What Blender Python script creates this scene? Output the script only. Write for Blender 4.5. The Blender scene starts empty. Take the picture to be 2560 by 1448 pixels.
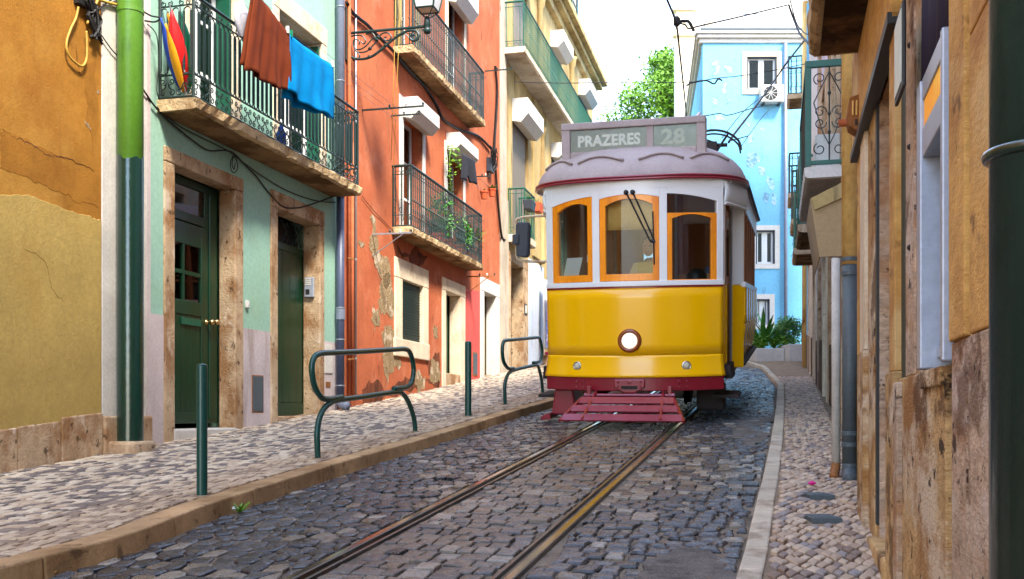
import bpy, bmesh, math, random
from mathutils import Vector, Matrix, noise as mnoise
# ---------------------------------------------------------------- camera
sc = bpy.context.scene
COL = sc.collection
EZ = 1.17                      # eye height above the road at the camera
FPX, CX, HY = 2600.0, 1280.0, 1030.0   # focal length (px of the 2560 px photo), centre, horizon row
cam = bpy.data.objects.new('camera', bpy.data.cameras.new('camera')); COL.objects.link(cam)
cam.location = (0, 0, EZ); cam.rotation_euler = (math.radians(90), 0, 0)
cam.data.sensor_width = 36.0; cam.data.lens = 36.0*FPX/2560.0
cam.data.shift_y = (HY-724.0)/2560.0
cam.data.clip_start = 0.05; cam.data.clip_end = 2000
sc.camera = cam
# ---------------------------------------------------------------- sky, sun, exposure
SUN_AZ, SUN_EL = 150.0, 52.0   # compass angle from +Y towards +X, elevation
w = bpy.data.worlds.new('World'); sc.world = w; w.use_nodes = True
nt = w.node_tree; nt.nodes.clear()
out = nt.nodes.new('ShaderNodeOutputWorld'); bg = nt.nodes.new('ShaderNodeBackground')
sky = nt.nodes.new('ShaderNodeTexSky'); sky.sky_type = 'NISHITA'; sky.sun_disc = False
sky.sun_elevation = math.radians(SUN_EL); sky.sun_rotation = math.radians(SUN_AZ)
sky.air_density = 1.0; sky.dust_density = .8; sky.ozone_density = 1.6
tc = nt.nodes.new('ShaderNodeTexCoord'); mp = nt.nodes.new('ShaderNodeMapping'); mp.inputs['Scale'].default_value = (1.0, 1.0, 2.2)
nz = nt.nodes.new('ShaderNodeTexNoise'); nz.inputs['Scale'].default_value = 2.3; nz.inputs['Detail'].default_value = 7; nz.inputs['Roughness'].default_value = .55
rp = nt.nodes.new('ShaderNodeValToRGB'); rp.color_ramp.elements[0].position = .50; rp.color_ramp.elements[1].position = .74
mx = nt.nodes.new('ShaderNodeMix'); mx.data_type = 'RGBA'
mx.inputs[7].default_value = (4.2, 4.4, 4.8, 1)      # sunlit cloud
nt.links.new(tc.outputs['Generated'], mp.inputs[0]); nt.links.new(mp.outputs[0], nz.inputs['Vector'])
nt.links.new(nz.outputs['Fac'], rp.inputs[0]); nt.links.new(rp.outputs[0], mx.inputs[0])
nt.links.new(sky.outputs[0], mx.inputs[6]); nt.links.new(mx.outputs[2], bg.inputs[0])
bg.inputs[1].default_value = 0.14
nt.links.new(bg.outputs[0], out.inputs[0])
sun = bpy.data.objects.new('sun', bpy.data.lights.new('sun', 'SUN')); COL.objects.link(sun)
sun.data.energy = 1.5; sun.data.angle = math.radians(10.0); sun.data.color = (1, .93, .8)
_sd = Vector((math.sin(math.radians(SUN_AZ))*math.cos(math.radians(SUN_EL)), math.cos(math.radians(SUN_AZ))*math.cos(math.radians(SUN_EL)), math.sin(math.radians(SUN_EL))))
sun.location = (0, 0, 60); sun.rotation_euler = _sd.to_track_quat('Z', 'Y').to_euler()
sc.view_settings.view_transform = 'Standard'; sc.view_settings.look = 'None'
sc.view_settings.gamma = 1; sc.view_settings.use_curve_mapping = False
sc.view_settings.exposure = 3.05
sc.cycles.max_bounces = 7; sc.cycles.diffuse_bounces = 4; sc.cycles.transparent_max_bounces = 12
RN = random.Random(11)
# ---------------------------------------------------------------- helpers
ROOT = {}
def rootloc(o):
    while o is not None:
        if o.name in ROOT: return ROOT[o.name]
        o = o.parent
    return Vector((0, 0, 0))
def tag(o, label=None, cat=None, group=None, kind=None):
    if label: o['label'] = label
    if cat: o['category'] = cat
    if group: o['group'] = group
    if kind: o['kind'] = kind
    return o
def empty(name, loc, label=None, cat=None, group=None, mat=None):
    o = bpy.data.objects.new(name, None); COL.objects.link(o); o.empty_display_size = .2
    if mat is not None: o.matrix_world = mat; ROOT[o.name] = Vector((0, 0, 0))
    else: o.location = loc; ROOT[o.name] = Vector(loc)
    return tag(o, label, cat, group)
def ray(px, py): return Vector(((px-CX)/FPX, 1.0, (HY-py)/FPX))
def at_depth(px, py, Y):
    return Vector((0, 0, EZ)) + ray(px, py)*Y
def ss(a, b, x):
    t = min(1, max(0, (x-a)/(b-a))); return t*t*(3-2*t)
def bump_y(y):
    if y < 11: return 0.0
    if y < 19.75: return .0008*(y-11)**2
    return .06125 + .014*(y-19.75)
def zg(x, y):                                # road surface height
    return .01966*x + .0748*y + bump_y(y)
def on_ground(px, py, dz=0.0):
    """point where the pixel's line meets the ground raised by dz"""
    d = ray(px, py); lo, hi = .5, 80.0
    f = lambda t: EZ + d.z*t - zg(d.x*t, t) - dz
    for _ in range(60):
        m = (lo+hi)/2
        if f(m) > 0: lo = m
        else: hi = m
    return Vector((d.x*lo, lo, EZ + d.z*lo))
class Fr:
    """frame of a vertical wall: s along it (away from the camera), o out into the street, z up"""
    def __init__(self, p, d, side):
        self.p = Vector((p[0], p[1], 0)); d = Vector((d[0], d[1], 0)).normalized(); self.s = d
        self.n = Vector((d.y, -d.x, 0))*side
    def w(self, s, o, z): return self.p + self.s*s + self.n*o + Vector((0, 0, z))
    def pt(self, px, py, o=0.0):
        r = ray(px, py); q = self.p + self.n*o
        t = q.dot(self.n)/r.dot(self.n); P = r*t
        return (P-q).dot(self.s), EZ + P.z
    def sx(self, px, o=0.0): return self.pt(px, HY, o)[0]
    def zy(self, px, py, o=0.0): return self.pt(px, py, o)[1]
    def ang(self): return math.atan2(self.s.y, self.s.x)
class FW:                                    # the world itself as a frame
    def w(self, s, o, z): return Vector((s, o, z))
W0 = FW()
class MB:
    def __init__(self): self.v = []; self.f = []; self.c = None
    def quad(self, *p):
        n = len(self.v); self.v += [Vector(q) for q in p]; self.f.append(tuple(range(n, n+len(p)))); return self
    def box(self, fr, s0, s1, o0, o1, z0, z1):
        n = len(self.v)
        self.v += [fr.w(s, o, z) for z in (z0, z1) for o in (o0, o1) for s in (s0, s1)]
        for q in ((0,1,3,2),(4,5,7,6),(0,1,5,4),(2,3,7,6),(0,2,6,4),(1,3,7,5)): self.f.append(tuple(n+i for i in q))
        return self
    def prism(self, fr, poly, o0, o1, plane='sz'):
        """poly in the wall plane (s,z), extruded from o0 to o1; 'so' extrudes in z; 'oz' extrudes in s"""
        n = len(self.v); k = len(poly)
        for e in (o0, o1):
            for a, b in poly:
                self.v.append(fr.w(a, e, b) if plane == 'sz' else fr.w(a, b, e) if plane == 'so' else fr.w(e, a, b))
        self.f.append(tuple(range(n, n+k))); self.f.append(tuple(range(n+2*k-1, n+k-1, -1)))
        for i in range(k): j = (i+1) % k; self.f.append((n+i, n+j, n+k+j, n+k+i))
        return self
    def tube(self, pts, r, n=6, closed=False):
        pts = [Vector(p) for p in pts]; rings = []; m = len(pts)
        rr = r if isinstance(r, (list, tuple)) else [r]*m
        up = None
        for i, p in enumerate(pts):
            if closed: t = pts[(i+1) % m]-pts[i-1]
            else: t = pts[min(i+1, m-1)]-pts[max(i-1, 0)]
            if t.length < 1e-9: t = Vector((0, 0, 1))
            t.normalize()
            if up is None:
                a = Vector((0, 0, 1)) if abs(t.z) < .9 else Vector((1, 0, 0)); up = t.cross(a).normalized()
            up = (up - t*up.dot(t))
            if up.length < 1e-6: up = t.orthogonal()
            up.normalize(); b = t.cross(up)
            base = len(self.v)
            for k in range(n):
                a = 2*math.pi*k/n; self.v.append(p + (up*math.cos(a) + b*math.sin(a))*rr[i])
            rings.append(base)
        for i in range(m if closed else m-1):
            a, b2 = rings[i], rings[(i+1) % m]
            for k in range(n): self.f.append((a+k, a+(k+1) % n, b2+(k+1) % n, b2+k))
        if not closed:
            self.f.append(tuple(rings[0]+k for k in range(n))[::-1]); self.f.append(tuple(rings[-1]+k for k in range(n)))
        return self
    def lathe(self, base, prof, n=16, axis=None, xa=None):
        """prof = [(r, h)...] about axis (default z) from base"""
        base = Vector(base); ax = Vector(axis or (0, 0, 1)).normalized(); x = Vector(xa) if xa else ax.orthogonal().normalized(); y = ax.cross(x)
        rings = []
        for r, h in prof:
            rings.append(len(self.v))
            for k in range(n):
                a = 2*math.pi*k/n; self.v.append(base + ax*h + (x*math.cos(a) + y*math.sin(a))*r)
        for i in range(len(rings)-1):
            for k in range(n): self.f.append((rings[i]+k, rings[i]+(k+1) % n, rings[i+1]+(k+1) % n, rings[i+1]+k))
        self.f.append(tuple(rings[0]+k for k in range(n))[::-1]); self.f.append(tuple(rings[-1]+k for k in range(n)))
        return self
    def grid(self, fn, nu, nv):
        n = len(self.v)
        for i in range(nu+1):
            for j in range(nv+1): self.v.append(Vector(fn(i/nu, j/nv)))
        for i in range(nu):
            for j in range(nv):
                a = n+i*(nv+1)+j; self.f.append((a, a+1, a+nv+2, a+nv+1))
        return self
    def mesh(self, name, mat=None, off=None, smooth=False, recalc=True):
        off = off or Vector((0, 0, 0)); me = bpy.data.meshes.new(name)
        me.from_pydata([v-off for v in self.v], [], self.f)
        if recalc:
            bm = bmesh.new(); bm.from_mesh(me); bmesh.ops.recalc_face_normals(bm, faces=bm.faces); bm.to_mesh(me); bm.free()
        if smooth: me.polygons.foreach_set('use_smooth', [True]*len(me.polygons))
        if mat: me.materials.append(mat)
        me.update(); return me
    def build(self, name, mat, parent=None, smooth=False, bevel=0, org=None, recalc=True, solid=0, seg=2):
        off = rootloc(parent) if parent is not None else Vector(org or (0, 0, 0))
        o = bpy.data.objects.new(name, self.mesh(name, mat, off, smooth, recalc)); COL.objects.link(o)
        if parent is not None: o.parent = parent
        else: o.location = off; ROOT[o.name] = off
        if solid:
            m = o.modifiers.new('Solidify', 'SOLIDIFY'); m.thickness = solid; m.offset = 0
        if bevel:
            m = o.modifiers.new('Bevel', 'BEVEL'); m.width = bevel; m.segments = seg; m.limit_method = 'ANGLE'; m.angle_limit = math.radians(40)
        return o
def inst(me, name, parent, pos, rotz=0, scale=None, rot=None):
    o = bpy.data.objects.new(name, me); COL.objects.link(o)
    if parent is not None: o.parent = parent; o.location = Vector(pos)-rootloc(parent)
    else: o.location = pos; ROOT[o.name] = Vector(pos)
    o.rotation_euler = rot or (0, 0, rotz)
    if scale: o.scale = scale
    return o
def copy_tree(o, parent=None):
    c = o.copy(); COL.objects.link(c); c.parent = parent
    if parent is None: ROOT[c.name] = Vector(o.location)
    for ch in list(o.children): copy_tree(ch, c)
    return c
def B(fr, s0, s1, o0, o1, z0, z1, name, mat, parent, bevel=0):
    return MB().box(fr, s0, s1, o0, o1, z0, z1).build(name, mat, parent, bevel=bevel)
# ---------------------------------------------------------------- materials
def S(r, g, b):                              # 0-255 display colour to linear
    f = lambda c: c/255/12.92 if c/255 <= .04045 else ((c/255+.055)/1.055)**2.4
    return (f(r), f(g), f(b), 1)
def M(name, base, rough=.8, var=.18, vscale=2.0, bump=.25, bscale=60, layers=(), metal=0, spec=.4, coat=0, attr=False, bdist=.01, rvar=0, stretch=(1, 1, 1), rnd=0, fine=.1, gain=.82):
    if name.startswith(('tram_yellow', 'tram_white', 'varnished', 'sign_', 'tram_brown', 'tan_sun', 'khaki', 'headlight')): gain = 1.0
    base = tuple(c*gain for c in base[:3])+(1,); layers = [(tuple(c*gain for c in ly[0][:3])+(1,),)+tuple(ly[1:]) for ly in layers]
    m = bpy.data.materials.new(name); m.use_nodes = True; t = m.node_tree; N = t.nodes; L = t.links
    p = N['Principled BSDF']; p.inputs['Roughness'].default_value = rough; p.inputs['Metallic'].default_value = metal
    p.inputs['Specular IOR Level'].default_value = spec; p.inputs['Coat Weight'].default_value = coat; p.inputs['Coat Roughness'].default_value = .08
    co = N.new('ShaderNodeTexCoord')
    def nz(scale, detail=6, st=(1, 1, 1), rough_=.6, seed=0):
        mp = N.new('ShaderNodeMapping'); mp.inputs['Scale'].default_value = st; mp.inputs['Location'].default_value = (seed*3.1, seed*1.7, seed*2.3); L.new(co.outputs['Object'], mp.inputs[0])
        n = N.new('ShaderNodeTexNoise'); n.inputs['Scale'].default_value = scale; n.inputs['Detail'].default_value = detail; n.inputs['Roughness'].default_value = rough_
        L.new(mp.outputs[0], n.inputs['Vector']); return n.outputs['Fac']
    def mixc(f, a, b, mode='MIX'):
        x = N.new('ShaderNodeMix'); x.data_type = 'RGBA'; x.blend_type = mode
        for s, v in ((0, f), (6, a), (7, b)):
            if hasattr(v, 'is_linked') or hasattr(v, 'links'): L.new(v, x.inputs[s])
            else: x.inputs[s].default_value = v
        return x.outputs[2]
    def ramp(v, a, b, c0=(0, 0, 0, 1), c1=(1, 1, 1, 1)):
        r = N.new('ShaderNodeValToRGB'); r.color_ramp.elements[0].position = a; r.color_ramp.elements[1].position = b
        r.color_ramp.elements[0].color = c0; r.color_ramp.elements[1].color = c1; L.new(v, r.inputs[0]); return r.outputs[0]
    if attr:
        a = N.new('ShaderNodeAttribute'); a.attribute_name = 'Col'; c = mixc(1.0, a.outputs['Color'], (gain, gain, gain, 1), 'MULTIPLY')
    else:
        c = N.new('ShaderNodeRGB'); c.outputs[0].default_value = base; c = c.outputs[0]
    if rnd:
        oi = N.new('ShaderNodeObjectInfo'); k = ramp(oi.outputs['Random'], 0, 1, (1-rnd,)*3+(1,), (1+rnd,)*3+(1,)); c = mixc(1.0, c, k, 'MULTIPLY')
    if var:
        k = ramp(nz(vscale, 8, stretch), .3, .7, (1-var,)*3+(1,), (1+var,)*3+(1,)); c = mixc(1.0, c, k, 'MULTIPLY')
    if var and fine:
        k = ramp(nz(max(18, vscale*13), 4, stretch, .6, 6), .3, .7, (1-fine,)*3+(1,), (1+fine,)*3+(1,)); c = mixc(1.0, c, k, 'MULTIPLY')
    for i, ly in enumerate(layers):
        col, scale, thr, soft, st, amt = ly
        v = nz(scale, 9, st, .65, i+1); k = ramp(v, thr-.03, thr-.03+soft, (0, 0, 0, 1), (amt,)*3+(1,)); c = mixc(k, c, col)
    L.new(c, p.inputs['Base Color'])
    if bump:
        b = N.new('ShaderNodeBump'); b.inputs['Strength'].default_value = bump; b.inputs['Distance'].default_value = bdist
        L.new(nz(bscale, 6, stretch), b.inputs['Height']); L.new(b.outputs[0], p.inputs['Normal'])
    if rvar:
        L.new(ramp(nz(vscale*2.5, 6, stretch, .6, 9), .3, .7, (max(0, rough-rvar),)*3+(1,), (min(1, rough+rvar),)*3+(1,)), p.inputs['Roughness'])
    return m
def glass(name, tint=(.75, .8, .82, 1), refl=.12, rough=.02):
    m = bpy.data.materials.new(name); m.use_nodes = True; t = m.node_tree; t.nodes.clear()
    o = t.nodes.new('ShaderNodeOutputMaterial'); g = t.nodes.new('ShaderNodeBsdfGlossy'); tr = t.nodes.new('ShaderNodeBsdfTransparent'); mx = t.nodes.new('ShaderNodeMixShader')
    fr = t.nodes.new('ShaderNodeFresnel'); fr.inputs[0].default_value = 1.5; ad = t.nodes.new('ShaderNodeMath'); ad.operation = 'MULTIPLY_ADD'; ad.inputs[1].default_value = 1.0; ad.inputs[2].default_value = refl-.05
    g.inputs['Roughness'].default_value = rough; tr.inputs[0].default_value = tint
    t.links.new(fr.outputs[0], ad.inputs[0]); t.links.new(ad.outputs[0], mx.inputs[0]); t.links.new(tr.outputs[0], mx.inputs[1]); t.links.new(g.outputs[0], mx.inputs[2]); t.links.new(mx.outputs[0], o.inputs[0])
    return m
def emit(name, col, s):
    m = bpy.data.materials.new(name); m.use_nodes = True; p = m.node_tree.nodes['Principled BSDF']
    p.inputs['Base Color'].default_value = col; p.inputs['Emission Color'].default_value = col; p.inputs['Emission Strength'].default_value = s; return m
DIRT = (.05, .035, .02, 1)
m_ochre = M('ochre_plaster', S(164, 112, 42), .92, .22, 1.1, .4, 45, [(S(150, 96, 36), 1.1, .5, .2, (1, 1, 1.2), .7), (S(108, 74, 40), 5, .62, .1, (1, 1, .1), .6), (S(196, 148, 70), .8, .54, .16, (1, 1, 1), .5)], spec=.15)
m_ochredk = M('darker_ochre_stain', S(150, 100, 36), .92, .22, 1.3, .4, 45, [(S(170, 116, 44), 1.6, .48, .2, (1, 1, 1), .9)], spec=.15)
m_paleyellow = M('pale_yellow_plaster', S(184, 156, 88), .92, .12, 1.6, .5, 38, [(S(168, 126, 52), 1.0, .56, .2, (1, 1, .5), .6), (S(150, 120, 70), 5, .66, .1, (1, 1, .15), .35)], spec=.2)
m_mint = M('mint_plaster', S(158, 198, 178), .85, .06, 1.5, .12, 50, [(S(150, 176, 120), .7, .52, .3, (1, 1, 1), .5), (S(120, 140, 110), 7, .70, .1, (1, 1, .1), .4)], spec=.25)
m_pinkband = M('pale_pink_wainscot', S(206, 192, 190), .9, .12, 2.2, .25, 50, [(S(150, 128, 116), 2.4, .56, .16, (1, 1, .25), .6), (S(120, 96, 78), 9, .66, .1, (1, 1, .12), .4)], spec=.2)
m_whitestrip = M('worn_white_plaster', S(214, 208, 198), .9, .14, 2.5, .3, 50, [(S(160, 130, 96), 2.2, .56, .12, (1, 1, .3), .6), (S(120, 100, 84), 8, .66, .08, (1, 1, .1), .5)], spec=.2)
m_stone = M('weathered_limestone', S(196, 168, 134), .92, .2, 3.2, .6, 34, [(S(140, 92, 48), 2.6, .5, .14, (1, 1, .75), .75), (S(232, 214, 190), 5, .6, .1, (1, 1, .6), .6), (S(70, 50, 34), 11, .62, .05, (1, 1, .8), .8)], spec=.15, bdist=.02)
m_stonel = M('pale_limestone', S(226, 208, 180), .92, .14, 3, .45, 36, [(S(180, 140, 96), 3.0, .56, .14, (1, 1, .75), .55), (S(120, 90, 62), 13, .68, .05, (1, 1, .8), .7)], spec=.15, bdist=.015)
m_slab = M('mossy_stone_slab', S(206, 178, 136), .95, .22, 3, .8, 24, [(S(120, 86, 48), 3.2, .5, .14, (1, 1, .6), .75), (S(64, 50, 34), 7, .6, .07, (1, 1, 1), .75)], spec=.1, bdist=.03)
m_slabu = M('dark_slab_underside', S(150, 116, 80), .95, .25, 1.8, .5, 22, [(S(92, 66, 40), 1.6, .48, .12, (1, 1, 1), .8), (S(190, 152, 104), 2.2, .58, .1, (1, 1, 1), .6)], spec=.1, bdist=.02)  # mottled brown, darker than the slab's own stone
m_terra = M('terracotta_plaster', S(190, 106, 70), .92, .16, 1.2, .45, 34, [(S(164, 82, 50), 1.0, .5, .2, (1, 1, .7), .65), (S(206, 134, 102), 1.5, .56, .14, (1, 1, 1), .6), (S(106, 66, 44), 8, .64, .05, (1, 1, .35), .7), (S(150, 96, 64), 3, .6, .1, (1, 1, .12), .5)], spec=.15)
m_damp = M('damp_brown_stain', S(118, 66, 42), .9, .25, 3, .4, 40, [(S(70, 44, 30), 3, .52, .1, (1, 1, .4), .7), (S(160, 90, 60), 4, .56, .1, (1, 1, .5), .6)], spec=.15)
m_peel = M('bare_mortar_patch', S(158, 134, 100), .95, .25, 6, .9, 28, [(S(214, 196, 170), 4, .58, .06, (1, 1, 1), .8), (S(92, 66, 44), 7, .6, .06, (1, 1, .6), .7)], spec=.1, bdist=.03)
m_pinkred = M('rose_red_paint', S(214, 88, 80), .85, .12, 1.6, .2, 40, [(S(170, 60, 54), 2.2, .6, .12, (1, 1, .3), .5)], spec=.25)
m_yelhouse = M('yellow_house_plaster', S(182, 158, 106), .92, .18, 1.4, .35, 30, [(S(150, 120, 76), 1.4, .5, .16, (1, 1, .25), .7), (S(98, 80, 56), 5, .6, .08, (1, 1, .1), .65), (S(204, 186, 146), 1.2, .56, .12, (1, 1, .6), .5)], spec=.15)
m_greystone = M('grey_worn_render', S(190, 176, 156), .92, .16, 1.8, .4, 30, [(S(140, 114, 84), 1.8, .54, .16, (1, 1, .25), .6), (S(96, 78, 60), 7, .64, .08, (1, 1, .12), .6)], spec=.15)
m_bluegrey = M('pale_blue_render', S(196, 204, 216), .9, .1, 2, .25, 36, [(S(150, 150, 150), 3, .6, .1, (1, 1, .4), .5)], spec=.2)
m_blue = M('sky_blue_plaster', S(124, 192, 224), .92, .1, .8, .3, 14, [(S(122, 178, 208), .5, .48, .2, (1, 1, 1), .7), (S(108, 148, 172), 3, .64, .04, (1, 1, .5), .6)], spec=.15)
m_bluepeel = M('peeled_blue_plaster', S(150, 192, 214), .95, .2, 6, 1.0, 12, [(S(104, 146, 170), 5, .5, .1, (1, 1, 1), .8), (S(190, 206, 214), 3, .58, .06, (1, 1, 1), .7)], spec=.1, bdist=.05)
m_cream = M('cream_plaster', S(240, 222, 190), .9, .07, .8, .2, 14, [(S(210, 184, 150), 1, .6, .2, (1, 1, .3), .4)], spec=.2)
m_white = M('white_plaster', S(216, 211, 202), .88, .06, 2, .15, 40, [(S(190, 176, 158), 3, .62, .14, (1, 1, .3), .5)], spec=.2)
m_whitep = M('white_painted_wood', S(228, 230, 228), .5, .05, 3, .1, 50, spec=.4)
m_rightstone = M('amber_stained_stone', S(204, 166, 112), .88, .2, 2.2, .9, 70, [(S(152, 100, 48), 2.2, .49, .12, (.5, .5, .8), .8), (S(228, 210, 182), 2.6, .53, .1, (.5, .5, 1), .75), (S(98, 66, 38), 3.6, .57, .06, (.5, .5, .7), .8), (S(40, 26, 16), 14, .63, .04, (.5, .5, .8), .9)], spec=.2, bdist=.016, fine=.22, stretch=(.5, .5, 1))
m_rightstone2 = M('rose_stained_stone', S(200, 172, 144), .9, .2, 2.6, 1.0, 80, [(S(168, 112, 58), 2.4, .51, .12, (.5, .5, .8), .8), (S(224, 206, 190), 2.8, .54, .1, (.5, .5, 1), .7), (S(108, 74, 48), 3.8, .58, .06, (.5, .5, .7), .75), (S(48, 30, 20), 15, .63, .04, (.5, .5, .8), .9)], spec=.2, bdist=.016, fine=.25, stretch=(.5, .5, 1))
m_orangestone = M('smooth_ochre_stone', S(216, 168, 94), .8, .14, 1.6, .7, 70, [(S(164, 106, 48), 1.6, .5, .14, (.5, .5, .8), .7), (S(228, 194, 134), 2.2, .55, .1, (.5, .5, 1), .6), (S(90, 56, 30), 5, .62, .05, (.5, .5, .7), .7)], spec=.25, fine=.18, stretch=(.5, .5, 1))
m_dkdoor = M('dark_green_door_paint', S(4, 54, 32), .34, .15, 2, .12, 40, [(S(22, 34, 10), 1.4, .55, .2, (1, 1, .5), .5)], spec=.5, stretch=(1, 1, .2))
m_dkgreen2 = M('shop_green_paint', S(20, 84, 62), .4, .12, 3, .1, 60, spec=.5)
m_pipegreen = M('light_green_pipe_paint', S(84, 132, 30), .42, .14, 2.5, .25, 22, [(S(60, 100, 28), 4, .6, .08, (1, 1, .5), .6), (S(40, 40, 20), 16, .71, .03, (1, 1, .3), .8)], spec=.5)
m_pipedark = M('dark_green_pipe_paint', S(4, 50, 40), .18, .12, 4, .5, 26, [(S(150, 170, 150), 24, .74, .02, (1, 1, .3), .6)], spec=.6, bdist=.006, coat=.4)
m_iron = M('dark_green_iron', S(22, 46, 42), .45, .2, 8, .15, 90, spec=.5)
m_irong = M('bright_green_iron', S(24, 92, 74), .45, .15, 8, .15, 90, spec=.5)
m_bollard = M('green_enamel', S(12, 70, 62), .3, .1, 4, .1, 40, [(S(140, 130, 110), 18, .73, .03, (1, 1, 1), .5)], spec=.5)
m_greypipe = M('blue_grey_pipe', S(120, 128, 146), .4, .12, 3, .1, 40, [(S(190, 190, 190), 14, .7, .04, (1, 1, .3), .5)], spec=.5)
m_slate = M('slate_grey_pipe', S(84, 94, 98), .5, .14, 3, .15, 40, spec=.4)
m_pipeyel = M('yellow_ochre_pipe', S(236, 196, 118), .6, .14, 2, .3, 30, [(S(90, 52, 24), 5, .64, .03, (1, 1, .4), .9), (S(176, 116, 48), 2, .54, .1, (1, 1, .5), .6)], spec=.35)
m_rust = M('rusty_brown_metal', S(150, 98, 56), .75, .25, 5, .4, 40, [(S(70, 40, 20), 6, .6, .08, (1, 1, 1), .7)], spec=.3)
m_alu = M('brushed_aluminium', S(176, 182, 196), .38, .06, 3, .05, 60, metal=.35, spec=.5)
m_steel = M('galvanised_steel', S(170, 176, 182), .4, .12, 8, .1, 60, metal=.6, spec=.5)
m_dark = M('dark_metal', S(38, 36, 36), .5, .1, 4, .1, 40)
m_black = M('black_rubber_cable', S(26, 22, 20), .6, .1, 6, 0, 40)
m_cabley = M('old_yellow_cable', S(190, 150, 60), .6, .2, 12, 0, 40)
m_brass = M('worn_brass', S(220, 180, 120), .25, .1, 6, 0, 40, metal=1)
m_glassdk = glass('house_window_glass', (.35, .4, .4, 1), .1)
m_glass = glass('tram_glass', (.9, .93, .93, 1), .04)
m_inner = M('dim_room', S(70, 66, 60), .95, .1, 2, 0)
m_curtain = M('white_curtain', S(226, 230, 232), .9, .06, 3, .1, 30)
m_shutter = M('dark_green_louvre', S(28, 50, 42), .6, .1, 3, .05)
m_roller = M('grey_brown_roller_slats', S(150, 138, 122), .65, .12, 2, .05)
m_tile = M('clay_roof_tile', S(222, 120, 66), .85, .18, 6, .3, 40, rnd=.15)
m_soil = M('dusty_mortar', S(150, 128, 104), .97, .22, 7, .7, 70, [(S(96, 78, 60), 3, .54, .14, (1, 1, 1), .6)], spec=.15, bdist=.01)
m_soilroad = M('sandy_road_bed', S(138, 122, 104), .97, .3, 5, .9, 80, [(S(74, 66, 58), 2.4, .5, .14, (1, 1, 1), .7)], spec=.2, bdist=.012, fine=.25)
m_cobble = M('basalt_sett', (1, 1, 1, 1), .3, .3, 9, .7, 60, [(S(150, 138, 122), 22, .6, .1, (1, 1, 1), .45)], attr=True, spec=.5, bdist=.007, rvar=.2, fine=.2)
m_calcada = M('limestone_paver', (1, 1, 1, 1), .7, .14, 16, .35, 80, attr=True, spec=.35, bdist=.004)
m_kerb = M('sandstone_kerb', S(192, 156, 112), .9, .2, 3, .6, 46, [(S(134, 100, 62), 2.2, .5, .16, (1, 1, 1), .7), (S(80, 62, 44), 9, .62, .06, (1, 1, 1), .6)], spec=.2, bdist=.012, rnd=.12)
m_kerb2 = M('pale_limestone_kerb', S(196, 180, 156), .85, .18, 4, .5, 50, [(S(130, 106, 78), 4, .56, .12, (1, 1, 1), .6)], spec=.25, rnd=.16)
m_rail = M('worn_rail_steel', S(96, 88, 82), .3, .15, 10, .1, 60, [(S(112, 76, 40), 6, .54, .12, (1, 1, 1), .7)], metal=.75, spec=.5)
m_railtop = M('polished_rail_head', S(150, 146, 142), .18, .1, 14, 0, 60, metal=.95, spec=.5)
m_groove = M('rail_groove_grime', S(48, 40, 34), .9, .2, 10, .3, 60)
m_asphalt = M('patch_asphalt', S(116, 108, 100), .95, .3, 9, 1.0, 120, [(S(160, 150, 138), 70, .58, .06, (1, 1, 1), .7), (S(74, 66, 60), 5, .54, .1, (1, 1, 1), .7)], spec=.25, bdist=.012, fine=.3)
m_concrete = M('pale_concrete', S(206, 200, 190), .9, .12, 3, .3, 40, [(S(150, 140, 126), 2, .58, .14, (1, 1, .5), .5)])
m_leaf = M('sunny_leaf', S(106, 150, 42), .55, .3, 1.3, 0, rnd=.12, spec=.3)
m_leaf2 = M('deep_green_leaf', S(62, 122, 34), .45, .3, 2.5, 0, rnd=.15, spec=.4)
m_bark = M('bark', S(96, 76, 58), .95, .2, 6, .6, 30)
# tram
m_tyellow = M('tram_yellow_enamel', S(255, 188, 0), .2, .02, 1.0, .03, 3.5, spec=.4, coat=.25, bdist=.02, fine=0)
m_tmaroon = M('tram_maroon_enamel', S(150, 28, 44), .3, .1, 4, .06, 30, spec=.5, coat=.3)
m_twhite = M('tram_white_paint', S(236, 235, 232), .35, .03, 3, .04, 30, [(S(190, 180, 166), 5, .69, .1, (1, 1, .4), .3)], spec=.5, coat=.2, fine=.02)
m_torange = M('varnished_orange_wood', S(255, 150, 16), .3, .14, 5, .1, 50, [(S(226, 112, 8), 6, .56, .12, (1, 1, .2), .6)], spec=.5, coat=.4, stretch=(1, 1, .2))
m_troof = M('tram_roof_taupe', S(186, 168, 164), .6, .1, 2.5, .12, 20, [(S(150, 130, 126), 1.6, .55, .14, (1, 1, 1), .5)], spec=.3)
m_tgrey = M('sign_glass_grey', S(86, 86, 80), .25, .08, 2, 0, spec=.5)
m_signwhite = M('sign_lettering', S(240, 238, 230), .5, 0, 1, 0)
m_signpale = M('sign_number', S(196, 200, 186), .5, .1, 20, 0)
m_tdark = M('tram_underframe', S(46, 34, 32), .7, .2, 4, .3, 30)
m_twood = M('tram_brown_wood', S(168, 108, 66), .4, .15, 5, .1, 40, spec=.4, stretch=(1, 1, .2))
m_blind = M('tan_sun_blind', S(222, 176, 96), .8, .06, 3, .05)
m_headl = M('headlight_lens', S(255, 244, 214), .15, .06, 20, .3, 50, spec=.5, coat=.5)
_p = m_headl.node_tree.nodes['Principled BSDF']; _p.inputs['Emission Color'].default_value = (1, .9, .7, 1); _p.inputs['Emission Strength'].default_value = .12
m_chrome = M('chrome', S(220, 220, 216), .12, .05, 8, 0, metal=1)
m_lens = M('frosted_lens', S(216, 206, 176), .25, .1, 40, .3, 60)
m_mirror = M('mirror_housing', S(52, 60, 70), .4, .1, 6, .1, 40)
m_rusttube = M('cream_rusty_tube', S(226, 200, 160), .5, .12, 8, .1, 40, [(S(150, 80, 30), 9, .56, .1, (1, 1, 1), .7)])
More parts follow.
